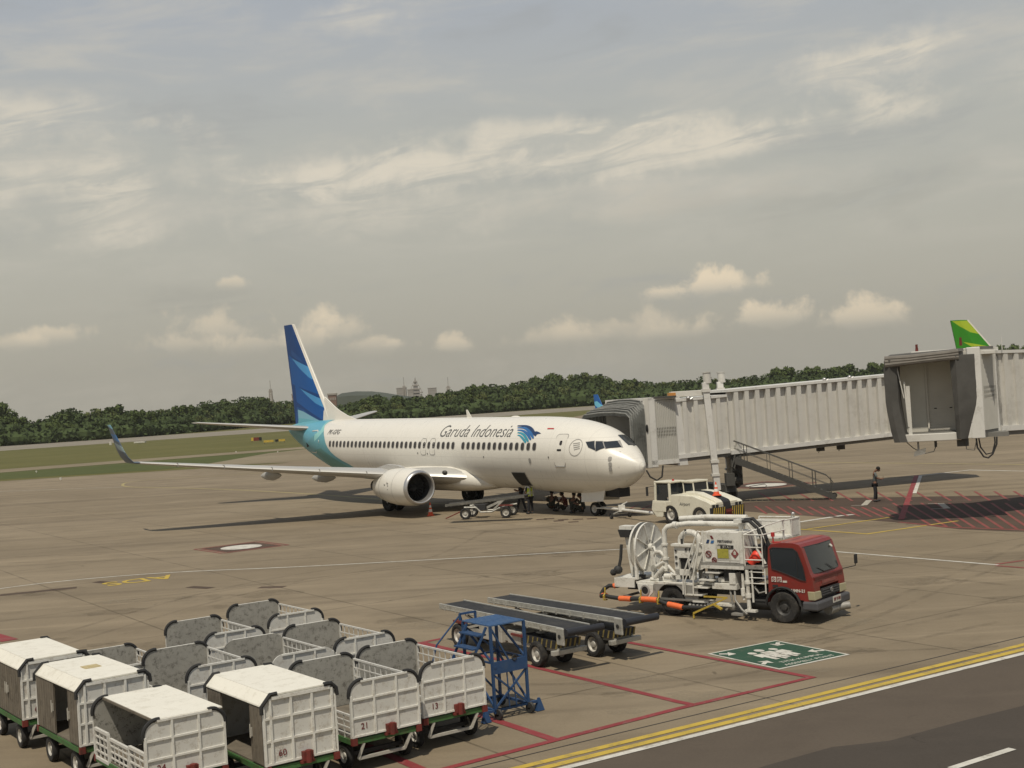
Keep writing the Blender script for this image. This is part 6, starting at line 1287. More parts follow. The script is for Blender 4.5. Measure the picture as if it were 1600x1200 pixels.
# ------------------------------------------------------------------ boarding bridge at the airliner
def pxy(px, D): d = ray(px, 600); k = D/d.y; return Vector((d.x*k, D, 0))
def solid_wall(b, A, Bp, z0a, z1a, z0b, z1b, th=.06, n_=None):
    """upright wall panel from ground points A to B with heights at each end"""
    A, Bp = Vector((A[0], A[1], 0)), Vector((Bp[0], Bp[1], 0)); d = (Bp-A).normalized(); nn = Vector((-d.y, d.x, 0))*th
    return b.hexa([A+Vector((0, 0, z0a)), Bp+Vector((0, 0, z0b)), Bp+nn+Vector((0, 0, z0b)), A+nn+Vector((0, 0, z0a))], [A+Vector((0, 0, z1a)), Bp+Vector((0, 0, z1b)), Bp+nn+Vector((0, 0, z1b)), A+nn+Vector((0, 0, z1a))])
def tunnel(root, name, A, d, L, W, z0, z1, slope, pitch=.62, rib=.26, dep=.09, col='bridge', frame=True):
    """corrugated box tunnel: A near-left corner on plan, d unit direction, W to the far side"""
    n_ = Vector((-d.y, d.x, 0)); zz = lambda s: slope*s; b = B()
    for side, off in ((0, 0), (1, W)):
        pts = []; s = 0
        while s < L-.01:
            e = min(s+pitch, L); q = s+pitch-rib
            pts += [(s, 0), (min(q-.02, L), 0), (min(q, L), dep), (min(e-.02, L), dep)]; s = e
        pts.append((L, 0)); vs = []
        for s_, o_ in pts:
            p_ = A+d*s_+n_*(off-(o_ if side == 0 else -o_)); vs += [p_+Vector((0, 0, z0+.10+zz(s_))), p_+Vector((0, 0, z1-.10+zz(s_)))]
        k = len(b.v); b.v += [tuple(v) for v in vs]; m_ = len(vs)//2
        for i in range(m_-1): b.f.append((k+2*i, k+2*i+2, k+2*i+3, k+2*i+1)); b.mi.append(0)
    w_ = b.done(name, col, root)
    b = B(); lift = lambda s_, o_, z: A+d*s_+n_*o_+Vector((0, 0, z+zz(s_)))
    for z_a, z_b, nm_ in ((z0-.12, z0+.10, 'floor_frame'), (z1-.10, z1+.03, 'roof_frame')):
        b = B(); b.hexa([lift(0, -dep-.02, z_a), lift(L, -dep-.02, z_a), lift(L, W+dep+.02, z_a), lift(0, W+dep+.02, z_a)], [lift(0, -dep-.02, z_b), lift(L, -dep-.02, z_b), lift(L, W+dep+.02, z_b), lift(0, W+dep+.02, z_b)])
        b.done(nm_, 'bridge2', w_)
    if frame:
        b = B(); b.hexa([lift(0, .0, z0-.30), lift(L, .0, z0-.30), lift(L, .25, z0-.30), lift(0, .25, z0-.30)], [lift(0, 0, z0-.13), lift(L, 0, z0-.13), lift(L, .25, z0-.13), lift(0, .25, z0-.13)])
        b.hexa([lift(0, W-.25, z0-.30), lift(L, W-.25, z0-.30), lift(L, W, z0-.30), lift(0, W, z0-.30)], [lift(0, W-.25, z0-.13), lift(L, W-.25, z0-.13), lift(L, W, z0-.13), lift(0, W, z0-.13)])
        b.done('underframe_beam', 'steelb', w_)
    return w_
def shutter(root, A, Bp, z0, z1, name='roller_shutter', th=.05, n_=18):
    A, Bp = Vector(A), Vector(Bp); d = Bp-A; nn = Vector((-d.y, d.x, 0)).normalized(); b = B(); prof = []
    for i in range(n_*4+1): s_ = i/(n_*4); prof.append(A+d*s_-nn*(.035 if i % 4 in (1, 2) else 0))
    b.v = [tuple(p_+Vector((0, 0, z))) for p_ in prof for z in (z0, z1)]; b.f = [(2*i, 2*i+2, 2*i+3, 2*i+1) for i in range(len(prof)-1)]; b.mi = [0]*len(b.f); s_ = b.done(name, 'shut', root)
    b = B()
    for k in range(12):
        for j in range(3): c = A+d*((k+.9)/13)-nn*.05+Vector((0, 0, z0+(z1-z0)*(.40+.055*j))); u = d.normalized()*.017; b.add([c-u, c+u, c+u*.4+Vector((0, 0, .11)), c-u*1.6+Vector((0, 0, .11))], [(0, 1, 2, 3)])
    b.done('vent_grille', 'steel', s_)
    return s_
def bridge_one():
    P = [pxy(1002, 67.3), pxy(1054, 67.9), pxy(1124, 69.0), pxy(1400, 72.3)]
    dT = (P[3]-P[1]).normalized(); nT = Vector((-dT.y, dT.x, 0))
    R0 = empty('boarding_bridge', (P[2].x, P[2].y+1.4, 0)); tag(R0, 'grey corrugated boarding bridge docked at the white airliner', 'boarding bridge')
    bpy.context.view_layer.update(); base = R0.matrix_basis.inverted()
    root = empty('bridge_tunnels', (0, 0, 0)); root.parent = R0; root.matrix_parent_inverse = base
    zf, zr = 2.55, 5.75
    A1 = P[1]+nT*.15
    tunnel(root, 'inner_tunnel', A1, dT, (P[2]-P[1]).length+.3, 2.5, zf+.12, zr-.12, .03, .66, .24, .10)
    tunnel(root, 'outer_tunnel', P[2]+dT*.35, dT, 16, 2.9, zf+.12, zr+.22, .028, .64, .27, .20)
    b = B(); c_ = P[1]+nT*.1
    b.hexa([c_-dT*.05+Vector((0, 0, zf-.35)), c_+dT*.55+Vector((0, 0, zf-.35)), c_+dT*.55+nT*2.6+Vector((0, 0, zf-.35)), c_-dT*.05+nT*2.6+Vector((0, 0, zf-.35))], [c_-dT*.05+Vector((0, 0, zr+.05)), c_+dT*.28+Vector((0, 0, zr+.05)), c_+dT*.28+nT*2.6+Vector((0, 0, zr+.05)), c_-dT*.05+nT*2.6+Vector((0, 0, zr+.05))]); b.done('tunnel_collar', 'bridge2', root)
    # cab, turned towards the aircraft door
    f0, f1 = Vector((6.72, 67.35, 0)), Vector((4.95, 70.0, 0)); c1 = P[1]; c0 = P[1]+nT*2.9
    b = B(); foot = [f0, c1, c0, f1]; b.hexa([p_+Vector((0, 0, zf-.22)) for p_ in foot], [p_+Vector((0, 0, zf)) for p_ in foot]); b.hexa([p_+Vector((0, 0, zr-.05)) for p_ in foot], [p_+Vector((0, 0, zr+.08)) for p_ in foot]); 
    solid_wall(b, c0, f1, zf, zr-.05, zf, zr-.05); cab = b.done('cab', 'bridge2', root)
    m0 = f0+(c1-f0)*.36; b = B(); solid_wall(b, f0, m0, zf-.35, zr+.08, zf-.35, zr+.08, .35); b.done('cab_pillar', 'bridge2', cab, bevel=.03)
    b = B(); solid_wall(b, f0-dT*.0+(c1-f0)*.02-nT*.04, f0+(c1-f0)*.16-nT*.04, zf-.36, zr+.1, zf-.36, zr+.1, .10); b.done('cab_pillar', 'bridge', cab, bevel=.03)
    shutter(cab, m0+nT*.06, c1+nT*.06, zf, zr-.08, n_=12)
    b = B(); b.box(m0.x-.1, c1.x, m0.y-.02, c1.y+.3, zr+.02, zr+.12); b.done('shutter_housing', 'steel', cab)
    b = B(); q = f0+(c1-f0)*.06-nT*.06; b.ball((q.x, q.y, 4.25), .14, (.5, .5, 1.6)); b.done('cab_lamp', 'dark', cab, True)
    # bellows: arches stepping from the cab frame to the fuselage
    g0_, g1_ = Vector((5.95, 66.95, 0)), Vector((3.6, 70.1, 0)); names = 15; arcs = []
    for k in range(names):
        t = k/(names-1); a = f0+(g0_-f0)*t; c = f1+(g1_-f1)*t; zt = zr-.02-(.62*t)-.17*(k % 2)+.05*sin(k*2.7); bow = .25*sin(pi*t)
        a = a+(a-c).normalized()*(.16*(k % 2)); lo = zf-.1+1.35*t**1.5
        arcs.append([a+Vector((0, 0, lo)), a+Vector((0, 0, (lo+zt)/2+.2)), a+Vector((0, 0, zt-.28)), a+(c-a)*.07+Vector((0, 0, zt-.05)), a+(c-a)*.3+Vector((0, 0, zt+.04)), a+(c-a)*.6+Vector((0, 0, zt+.05)), a+(c-a)*.93+Vector((0, 0, zt-.03)), c+Vector((0, 0, zt-.3)), c+Vector((0, 0, lo))])
    b = B(); b.loft(arcs, False, False); bl = b.done('bellows', 'bell', root)
    for k in range(0, names, 2):
        b = B(); b.tube([p_+Vector((0, 0, .02)) for p_ in arcs[k]], .035, 6); b.done('bellows_hoop', mat('bellows_hoop_fabric', (.24, .24, .225), .7, 0, .4, 3, dirt=(.09, .09, .08), dirtamt=.5), bl, True)
    # lift columns
    for k, (off, yy) in enumerate(((-.62, -.32), (2.05, 3.1))):
        c = P[2]+dT*(-.05+off)+nT*yy; b = B()
        b.hexa([c+Vector((x, y, .75)) for x, y in ((-.17, -.17), (.17, -.17), (.17, .17), (-.17, .17))], [c+Vector((x-.3, y, 6.45)) for x, y in ((-.17, -.17), (.17, -.17), (.17, .17), (-.17, .17))])
        co = b.done('lift_column', 'bridge2', root, bevel=.02)
        b = B(); c = c-Vector((.29, 0, 0)); b.box(c.x-.22, c.x+.22, c.y-.22, c.y+.22, 5.95, 6.12); c = c+Vector((.22, 0, 0)); b.box(c.x-.22, c.x+.22, c.y-.22, c.y+.22, 2.2, 2.35); b.box(c.x-.215, c.x+.215, c.y-.215, c.y+.215, 1.5, 1.62); b.cyl(c+Vector((-.10, 0, 6.40)), c+Vector((-.13, 0, 6.98)), .21, n=16); b.cyl(c+Vector((-.13, 0, 6.96)), c+Vector((-.13, 0, 7.0)), .24, n=16); b.done('column_collar', 'bridge', co)
    # bogie
    ctr_ = P[2]+nT*1.3; b = B(); a_ = P[2]-nT*.1; 
    b.hexa([ctr_+dT*x+nT*y+Vector((0, 0, .62)) for x, y in ((-.35, -1.9), (.35, -1.9), (.35, 2.0), (-.35, 2.0))], [ctr_+dT*x+nT*y+Vector((0, 0, 1.0)) for x, y in ((-.3, -1.8), (.3, -1.8), (.3, 1.9), (-.3, 1.9))])
    b.cyl(ctr_+nT*-1.5+dT*.5+Vector((0, 0, .9)), ctr_+nT*-1.0+dT*.9+Vector((0, 0, .9)), .16, n=12); b.ball(ctr_+nT*-1.6+dT*.55+Vector((0, 0, 1.15)), .22, n=10, k=6); b.box(ctr_.x+.35, ctr_.x+.8, ctr_.y-2.0, ctr_.y-1.4, .95, 1.6); bo = b.done('drive_bogie', 'steel', root)
    for y in (-1.35, -.75, .9, 1.5):
        w_ = ctr_+nT*y; wheel(root, (w_.x+.1, w_.y, .50), .50, .32, (nT.x, nT.y, 0), 'darkrim', .5, -1)
    b = B(); b.tube([P[2]+dT*.55-nT*.2+Vector((0, 0, 2.5)), P[2]+dT*.3-nT*.25+Vector((0, 0, 1.9)), P[2]+dT*.9-nT*.2+Vector((0, 0, 1.4)), P[2]+dT*.8+Vector((0, 0, .9))], .05, 6); b.tube([P[2]+dT*.7-nT*.2+Vector((0, 0, 2.4)), P[2]+dT*.42-nT*.2+Vector((0, 0, 1.7)), P[2]+dT*.9+Vector((0, 0, 1.1))], .05, 6); b.box(P[2].x+.35, P[2].x+.95, P[2].y+.1, P[2].y+.5, .9, 2.5); b.done('cable_loop', 'steel', root)
    b = B(); b.tube([P[2]+dT*x+nT*(-.9)+Vector((0, 0, z)) for x, z in ((.9, .85), (1.8, .9), (1.95, .8), (1.8, .72), (.9, .75))], .018, 5); b.done('bumper_hoop', 'steel', root)
    b = B(); b.box(P[2].x-1.75, P[2].x-1.2, P[2].y-.9, P[2].y-.4, .35, .95); b.hexa([(P[2].x-2.0, P[2].y-.9, .8), (P[2].x-1.2, P[2].y-.9, .8), (P[2].x-1.2, P[2].y-.4, .8), (P[2].x-2.0, P[2].y-.4, .8)], [(P[2].x-1.9, P[2].y-.9, 1.15), (P[2].x-1.3, P[2].y-.9, 1.05), (P[2].x-1.3, P[2].y-.4, 1.05), (P[2].x-1.9, P[2].y-.4, 1.15)]); b.done('motor_cover', 'chassis', root)
    # roof equipment
    b = B(); q = P[1]+dT*.5+nT*.8; b.box(q.x-.35, q.x+1.6, q.y-.3, q.y+.5, zr+.02, zr+.32); b.done('roof_unit', 'bridge', root, bevel=.02)
    b = B(); q = P[1]+dT*.1+nT*.5; b.box(q.x-.25, q.x+.12, q.y-.3, q.y+.3, zr+.05, zr+.27); b.done('warning_lamp_box', mat('amber_box', (.50, .22, .05), .6), root)
    for s_ in (.9, 6.4, 8.0):
        q = (P[1]+dT*.7-nT*.08 if s_ < 1 else P[2]+dT*s_-nT*.05); z = (zr-.05 if s_ < 1 else zr+.30+.028*s_); b = B(); b.ball(q+Vector((0, 0, z)), .12, (1, 1, .8)); b.cyl(q+Vector((.0, .1, z-.15)), q+Vector((.25, .15, z)), .04, n=6); b.done('floodlight', 'lip', root, True)
    b = B(); q = f0+(c1-f0)*.38; b.tube([f0+Vector((-.05, -.1, 2.1)), f0+Vector((.12, -.2, 1.75)), f0+Vector((.45, -.2, 1.55)), f0+Vector((.72, -.2, 1.72)), f0+Vector((.82, -.1, 2.3))], .045, 8); b.done('power_cable', 'rubber', root, True)
    for k in range(2):
        q = P[2]+dT*(6.2+k*1.3)+nT*.5; z = zf-.2+.17; b = B(); b.box(q.x-.15, q.x+.25, q.y, q.y+.3, z-.22, z+.05); b.tube([q+Vector((-.2, 0, z-.05)), q+Vector((-.1, 0, z-.3)), q+Vector((.05, 0, z-.1))], .02, 5); b.done('junction_box', 'steel', root)
    # service stair (its own named part with treads and rails)
    top_, ft = P[2]+dT*.35-nT*.5, G(1306, 779); sv = (ft-Vector((top_.x, top_.y, 0))); L = sv.length; sd = Vector((sv.x, sv.y, 0)).normalized(); sn = Vector((-sd.y, sd.x, 0)); zt = 2.22
    SP = lambda s_, w_, dz: Vector((top_.x, top_.y, 0))+sd*(L*s_)+sn*w_+Vector((0, 0, zt*(1-s_)+.12+dz))
    b = B()
    for w_ in (-.42, .42): b.hexa([SP(0, w_-.03, -.24), SP(1, w_-.03, -.18), SP(1, w_+.03, -.18), SP(0, w_+.03, -.24)], [SP(0, w_-.03, .10), SP(1, w_-.03, .10), SP(1, w_+.03, .10), SP(0, w_+.03, .10)])
    st = b.done('service_stair', 'steel', root)
    for k in range(16):
        s_ = (k+.5)/16; p_ = SP(s_, 0, .02); b = B(); b.hexa([p_+sd*x+sn*y for x, y in ((-.14, -.39), (.14, -.39), (.14, .39), (-.14, .39))], [p_+sd*x+sn*y+Vector((0, 0, .03)) for x, y in ((-.14, -.39), (.14, -.39), (.14, .39), (-.14, .39))]); b.done('tread', 'steel', st)
    for w_ in (-.42, .42):
        b = B(); b.tube([SP(0, w_, .95), SP(.92, w_, .95), SP(.98, w_, .72), SP(.96, w_, .45)], .022, 6); b.tube([SP(0, w_, .55), SP(.96, w_, .50)], .016, 6)
        for s_ in (.10, .13, .33, .36, .55, .58, .78, .81, .96): b.tube([SP(s_, w_, .05), SP(s_, w_, .93)], .014, 5)
        b.done('stair_rail', 'steel', st)
    wheel(st, SP(.99, 0, -.02)+Vector((0, 0, .06)), .14, .08, (sn.x, sn.y, 0), 'darkrim', .5, -1)
bridge_one()
def bridge_two():
    D = 54.; o = pxy(1450, D); R0 = empty('boarding_bridge', (o.x, o.y, 0), radians(-15)); tag(R0, 'empty boarding bridge with open dark canopy, cut off by the right edge', 'boarding bridge')
    # x right, y away ; floor z, opening x -1.3..1.05
    zf, zt = 3.88, 6.45; R = R0
    def lx(px, py, y=0.): 
        i_ = R0.matrix_basis.inverted(); o_ = i_ @ CP; d_ = i_.to_3x3() @ ray(px, py); t_ = (y-o_.y)/d_.y; return o_+d_*t_
    bpy.context.view_layer.update()
    pL, pR = lx(1405, 690), lx(1502, 690); xl, xr = pL.x, pR.x; zf = lx(1460, 676).z; zt = lx(1455, 570).z
    b = B(); b.box(xl+.25, xr+.02, -.05, 4.2, zf-.12, zf); cab = b.done('cab_floor', 'steelb', R)
    b = B(); b.box(xl+.1, xr, -.25, -.06, zf-.34, zf-.02); b.done('front_bumper', 'bridge', R, bevel=.03)
    b = B(); b.box(xl+.05, xl+.12, .0, 4.2, zf, zt+.3); b.box(xl+.1, xr+1.2, 4.15, 4.2, zf, zt+.3); b.done('cab_wall', 'inter', R)
    b = B(); b.box(xl+.02, xr+1.55, -.02, 4.3, zt+.30, zt+.46); b.box(xl+.7, xr+.9, .2, 3.8, zt+.46, zt+.60); b.done('cab_roof', 'bridge', R, bevel=.02)
    b = B(); b.box(xr+.0, xr+.1, 0.0, 4.2, zf-.1, zt+.3); b.done('cab_wall', 'inter', R)
    # interior: end wall with partition and roller door
    b = B(); b.box(xl+.12, xl+1.25, 1.35, 1.41, zf, zt+.28); b.done('inner_partition', mat('inner_wall_paint', (.60, .58, .51), .6, 0, .15, 1), R)
    b = B(); b.box(xl+1.25, xl+1.32, 1.25, 1.45, zf, zt+.28); b.box(xl+1.30, xr-.02, 1.43, 1.47, zf, zt+.28)
    for k in range(22): b.box(xl+1.33, xr-.02, 1.40, 1.43, zf+.05+k*.115, zf+.13+k*.115)
    b.done('roller_door', 'inter', R)
    for x in (xl+1.55, xr-.28): b = B(); b.box(x, x+.1, 1.37, 1.40, zf+.95, zf+.99); b.done('door_handle', 'dark', R)
    b = B(); b.box(xl+.55, xl+1.35, .6, 1.0, zt+.16, zt+.27); b.box(xl+1.4, xr-.1, .5, .9, zt+.12, zt+.28); b.done('ceiling_light', 'bridge2', R)
    # dark folded canopy: side curtains and roll across the top
    b = B(); ringL = []
    for k in range(9):
        t = k/8; z = zf-.32+(zt+.30-zf+.32)*t; bulge = .10*sin(t*pi)+.02*sin(t*17); x0 = xl-.42-bulge*.5+.22*(1-t)**3; ringL.append([Vector((x0, -.35, z)), Vector((x0+.22, -.5+.04*sin(k*2.1), z)), Vector((x0+.52, -.3, z)), Vector((x0+.66, .3, z)), Vector((x0+.1, .4, z))])
    b.loft(ringL); b.done('side_curtain', 'canopy', R, True)
    b = B(); ringR = []
    for k in range(11):
        t = k/10; z = zf-.30+(zt+.34-zf+.30)*t; wv = .05*sin(k*2.3); hw = .35+.45*min(1, t*2.2); ringR.append([Vector((xr-.28+.1*(1-t), -.32, z)), Vector((xr-.05, -.52+wv, z)), Vector((xr+hw*.5-.15, -.40-wv, z)), Vector((xr+hw-.05, -.1, z)), Vector((xr+hw-.1, .3, z)), Vector((xr-.15, .35, z))])
    b.loft(ringR); b.done('side_curtain', 'canopy', R, True)
    b = B()
    for k in range(3): b.tube([(xl-.38, -.35-.03*k, zt+.36-.13*k), (xl+.6, -.50, zt+.36-.10*k), (xr-.3, -.52, zt+.44-.10*k), (xr+.05, -.40, zt+.48-.12*k)], .11, 8)
    b.done('canopy_roll', mat('canopy_top_fabric', (.17, .155, .135), .75, 0, .4, 2, bump=.3), R, True)
    b = B(); b.hexa([(xl-.3, -.3, zt+.40), (xr+.3, -.3, zt+.48), (xr+.3, .6, zt+.50), (xl-.1, .6, zt+.45)], [(xl-.2, -.2, zt+.50), (xr+.3, -.2, zt+.60), (xr+.3, .6, zt+.62), (xl-.1, .6, zt+.54)]); b.done('canopy_top', 'canopy', R)
    b = B(); b.beam((xl+.42, -.1, zf+.3), (xl+.34, -.1, zf+2.2), .06); b.box(xl+.40, xl+.55, -.1, .1, zf-.1, zf+2.0); b.beam((xl+.3, -.15, zf+1.5), (xl+.05, -.2, zt+.2), .04); b.done('canopy_strut', 'bridge', R)
    # white pillar, triangle plate, shutter, tunnel
    b = B(); b.box(xr+.42, xr+.95, -.12, .3, zf-.32, zt+.62); b.done('cab_pillar', 'bridge2', R, bevel=.03)
    b = B(); b.ext([(xr+.05, -.14, zf-.28), (xr+.45, -.14, zf-.28), (xr+.45, -.14, zf+.75), (xr+.25, -.14, zf+.35), (xr+.05, -.14, zf+.2)], (0, .1, 0)); b.done('corner_plate', 'bridge2', R)
    A = Vector((xr+.95, -.02, 0)); Rw = Matrix.Rotation(radians(15), 3, 'Z'); Bq = A+Rw @ Vector((1.02, 1.25, 0)); shutter(R, A, Bq, zf+.0, zt+.52, n_=14)
    b = B(); solid_wall(b, A, Bq, zf-.30, zf-.02, zf-.30, zf-.02, .3); solid_wall(b, A, Bq, zt+.53, zt+.64, zt+.53, zt+.64, .3); b.done('shutter_frame', 'steelb', R)
    b = B(); b.box(xr+.0, xr+1.9, .3, 3.6, zf-.30, zf-.12); b.done('cab_underframe', 'steelb', R)
    dT = Rw @ Vector((.90, .43, 0)).normalized(); tunnel(R, 'inner_tunnel', Bq+dT*.1, dT, 12., 2.5, zf-.02, zt+.42, -.02, .62, .26, .10)
    b = B(); solid_wall(b, Bq-dT*.12, Bq+dT*.28, zf-.35, zt+.60, zf-.35, zt+.60, .3); b.done('tunnel_collar', 'bridge2', R)
    for x, z in ((Bq.x+.35, zt+.45), (Bq.x+1.3, zt+.42)): b = B(); b.cyl((x, Bq.y, z), (x, Bq.y, z+.55), .018, n=5); b.done('roof_stay', 'bridge2', R)
    # beacons, undercab equipment
    for x, z in ((xl+.95, zt+.55), (xr+.25, zt+.72)): b = B(); b.cyl((x, .3, z), (x, .3, z+.18), .06, n=8); b.cyl((x, .3, z+.18), (x, .3, z+.34), .05, n=8); b.done('beacon', 'rust', R, True)
    b = B(); b.hexa([(xl+.55, -.1, zf-.95), (xl+1.0, -.1, zf-.85), (xl+1.0, .1, zf-.85), (xl+.55, .1, zf-.95)], [(xl+.6, -.1, zf-.75), (xl+1.05, -.1, zf-.62), (xl+1.05, .1, zf-.62), (xl+.6, .1, zf-.75)]); b.beam((xl+.75, 0, zf-.75), (xl+.75, 0, zf-.3), .08); b.done('floodlight', 'tgrey', R)
    b = B(); b.box(xl+2.3, xl+2.75, .0, .3, zf-.62, zf-.32); b.done('junction_box', 'steel', R); b = B(); b.box(xl+1.4, xl+1.5, .0, .2, zf-.6, zf-.3); b.done('junction_box', 'steel', R)
    b = B()
    for pts in (((xl+.3, zf-.35), (xl+.55, zf-.6), (xl+.95, zf-.85), (xl+1.35, zf-.78), (xl+1.5, zf-.45)), ((xl+2.6, zf-.4), (xl+2.65, zf-.75), (xl+2.95, zf-.8), (xl+3.05, zf-.4))): b.tube([(x, -.02, z) for x, z in pts], .02, 6)
    b.done('cable', 'steel', R, True)
    b = B(); x = xr+.6; b.tube([(x, .1, zf-.30), (x+.02, .1, zf-.7), (x+.25, .1, zf-1.10), (x+.42, .1, zf-1.15), (x+.6, .1, zf-1.0), (x+.78, .1, zf-.6), (x+.8, .1, zf-.3)], .035, 8); b.tube([(x+.1, .15, zf-.30), (x+.15, .15, zf-.7), (x+.35, .15, zf-1.0), (x+.6, .15, zf-.95), (x+.72, .15, zf-.55), (x+.72, .15, zf-.3)], .03, 8); b.done('power_cable', 'rubber', R, True)
    q = Bq+dT*9.5; b = B(); b.box(q.x-.2, q.x+.2, q.y+.2, q.y+.6, 0, zf-.3); b.box(q.x-.2, q.x+.2, q.y+2, q.y+2.4, 0, zf-.3); b.box(q.x-.4, q.x+.4, q.y, q.y+2.6, 0, .8); b.done('support_leg', 'bridge2', R)
bridge_two()

# ------------------------------------------------------------------ people
def skin_body(edges_pts, name, ma, parent=None, sub=2):
    """edges_pts: {key: (pos, radius)}, list of chains; grown with a Skin modifier and baked to a plain mesh"""
    pts, chains = edges_pts; keys = list(pts); ix = {k: i for i, k in enumerate(keys)}
    me = bpy.data.meshes.new(name); me.from_pydata([pts[k][0] for k in keys], [(ix[a], ix[c]) for ch in chains for a, c in zip(ch, ch[1:])], [])
    o = bpy.data.objects.new(name, me); COL.objects.link(o); md = o.modifiers.new('skin', 'SKIN'); md.use_smooth_shade = True
    for k, v in zip(keys, me.skin_vertices[0].data): r = pts[k][1]; v.radius = (r, r) if not isinstance(r, tuple) else r; v.use_root = False
    me.skin_vertices[0].data[0].use_root = True
    sb = o.modifiers.new('sub', 'SUBSURF'); sb.levels = sub; sb.render_levels = sub
    dg = bpy.context.evaluated_depsgraph_get(); dg.update(); m2 = bpy.data.meshes.new_from_object(o.evaluated_get(dg)); bpy.data.objects.remove(o)
    m2.materials.clear(); m2.materials.append(M_[ma]); n = bpy.data.objects.new(name, m2); COL.objects.link(n)
    if parent: n.parent = parent
    return n
def person(loc, rz, label, J, top='shirt', legs='cloth', hat=None, vest=False, group=None, scale=1.):
    """J: joint dict in metres, x forward, y left"""
    root = empty('person', loc, rz); tag(root, label, 'person', group); root.scale = (scale,)*3
    V = {k: Vector(v) for k, v in J.items()}
    def P(k, r): return (tuple(V[k]), r)
    pts = {'hip': P('hip', (.13, .10)), 'waist': P('waist', (.12, .09)), 'chest': P('chest', (.155, .105)), 'neck': P('neck', .055), 'head0': P('head', .07)}
    d = (V['head']-V['neck']).normalized(); pts['head1'] = (tuple(V['head']+d*.09), .085); pts['head2'] = (tuple(V['head']+d*.17), .06)
    ch = [['hip', 'waist', 'chest', 'neck', 'head0', 'head1', 'head2']]
    for s in 'LR':
        pts.update({'sh'+s: P('sh'+s, .055), 'el'+s: P('el'+s, .040), 'wr'+s: P('wr'+s, .028), 'ha'+s: P('ha'+s, .034), 'th'+s: P('th'+s, .085), 'kn'+s: P('kn'+s, .058), 'an'+s: P('an'+s, .040), 'to'+s: P('to'+s, .036)})
        ch += [['chest', 'sh'+s, 'el'+s, 'wr'+s, 'ha'+s], ['hip', 'th'+s, 'kn'+s, 'an'+s, 'to'+s]]
        hd = (V['ha'+s]-V['wr'+s]).normalized(); sd = hd.cross(Vector((0, 0, 1))).normalized() if abs(hd.z) < .9 else Vector((1, 0, 0))
        for q in range(4):
            e = V['ha'+s]+hd*(.05+.015*(q in (1, 2)))+sd*(.013*(q-1.5)); m_ = V['ha'+s]+hd*.02+sd*(.011*(q-1.5)); pts['f%s%d' % (s, q)] = (tuple(e+Vector((0, 0, -.01))), .008); ch.append(['ha'+s, 'f%s%d' % (s, q)])
        pts['t'+s] = (tuple(V['ha'+s]+sd*.04+hd*.01), .009); ch.append(['ha'+s, 't'+s])
    body = skin_body((pts, ch), 'body', 'skin', root)
    q = {'hip': P('hip', (.15, .12))}
    c2 = []
    for s in 'LR': q.update({'th'+s: P('th'+s, .10), 'kn'+s: P('kn'+s, .072), 'an'+s: (tuple(V['an'+s]+(V['kn'+s]-V['an'+s])*.06), .058)}); c2.append(['hip', 'th'+s, 'kn'+s, 'an'+s])
    skin_body((q, c2), 'trousers', legs, root, 1)
    q = {'waist': P('hip', (.155, .12)), 'mid': P('waist', (.15, .11)), 'chest': P('chest', (.185, .125)), 'nk': (tuple(V['chest']+(V['neck']-V['chest'])*.7), .07)}; c2 = [['waist', 'mid', 'chest', 'nk']]
    for s in 'LR': q.update({'sh'+s: P('sh'+s, .075), 'el'+s: (tuple(V['sh'+s]+(V['el'+s]-V['sh'+s])*.85), .058)}); c2.append(['chest', 'sh'+s, 'el'+s])
    skin_body((q, c2), 'shirt', top, root, 1)
    hb = V['head']+d*.10; f = (V['head']-V['neck']); fd = Vector((1, 0, 0)); 
    if 'face' in V: fd = V['face'].normalized()
    b = B(); b.ball(hb-fd*.02+d*.03, .105, (1, .95, 1.0), 14, 10); b.done('hair', 'hair', root, True)
    b = B(); c = hb+fd*.045; sd = fd.cross(d).normalized(); b.ball(c-d*.02, .078, (.9, .9, 1.15), 12, 8); b.ball(c+fd*.075-d*.015, .016); 
    for s in (-1, 1): b.ball(c-fd*.04+sd*s*.075-d*.01, .022, (.6, .6, 1.))
    fc = b.done('face', 'skin', body, True)
    b = B()
    for s in (-1, 1): b.ball(c+fd*.066+sd*s*.028+d*.015, .011)
    b.beam(c+fd*.071-sd*.022-d*.06, c+fd*.071+sd*.022-d*.06, .008); b.done('eyes_and_mouth', 'dark', fc, True)
    for s in 'LR':
        a = V['an'+s]; t = V['to'+s]; b = B(); n_ = (t-a); n_.z = 0; n_ = n_.normalized() if n_.length > .01 else fd; b.ball(a+n_*.07+Vector((0, 0, -.03)), .13, (.5+.5*abs(n_.x), .5+.5*abs(n_.y), .42), 10, 6); b.done('shoe', 'blk', root, True)
    if vest:
        b = B(); w, c_, nk = V['hip']+Vector((0, 0, .04)), V['chest'], V['neck']
        rings = []
        for t, rx, ry in ((0, .17, .15), (.35, .165, .15), (.75, .20, .15), (1, .19, .13)):
            p_ = w+(c_+Vector((0, 0, .07))-w)*t; rings.append([p_+Vector((ry*cos(k*pi/8), (rx+.03)*sin(k*pi/8), 0)) for k in range(16)])
        b.loft(rings); v_o = b.done('vest', 'vest', root, True)
        b = B()
        for t in (.22, .42):
            p_ = w+(c_+Vector((0, 0, .07))-w)*t; b.loft([[p_+Vector((.158*cos(k*pi/8), .205*sin(k*pi/8), z)) for k in range(16)] for z in (0, .05)])
        for y in (-.12, .12): b.box(c_.x-.17, c_.x-.145, y-.025, y+.025, w.z, c_.z+.12)
        b.box(c_.x-.15, c_.x+.12, -.2, -.14, c_.z+.06, c_.z+.15); b.box(c_.x-.15, c_.x+.12, .14, .2, c_.z+.06, c_.z+.15); b.done('reflective_strip', 'vestw', v_o, True)
    return root
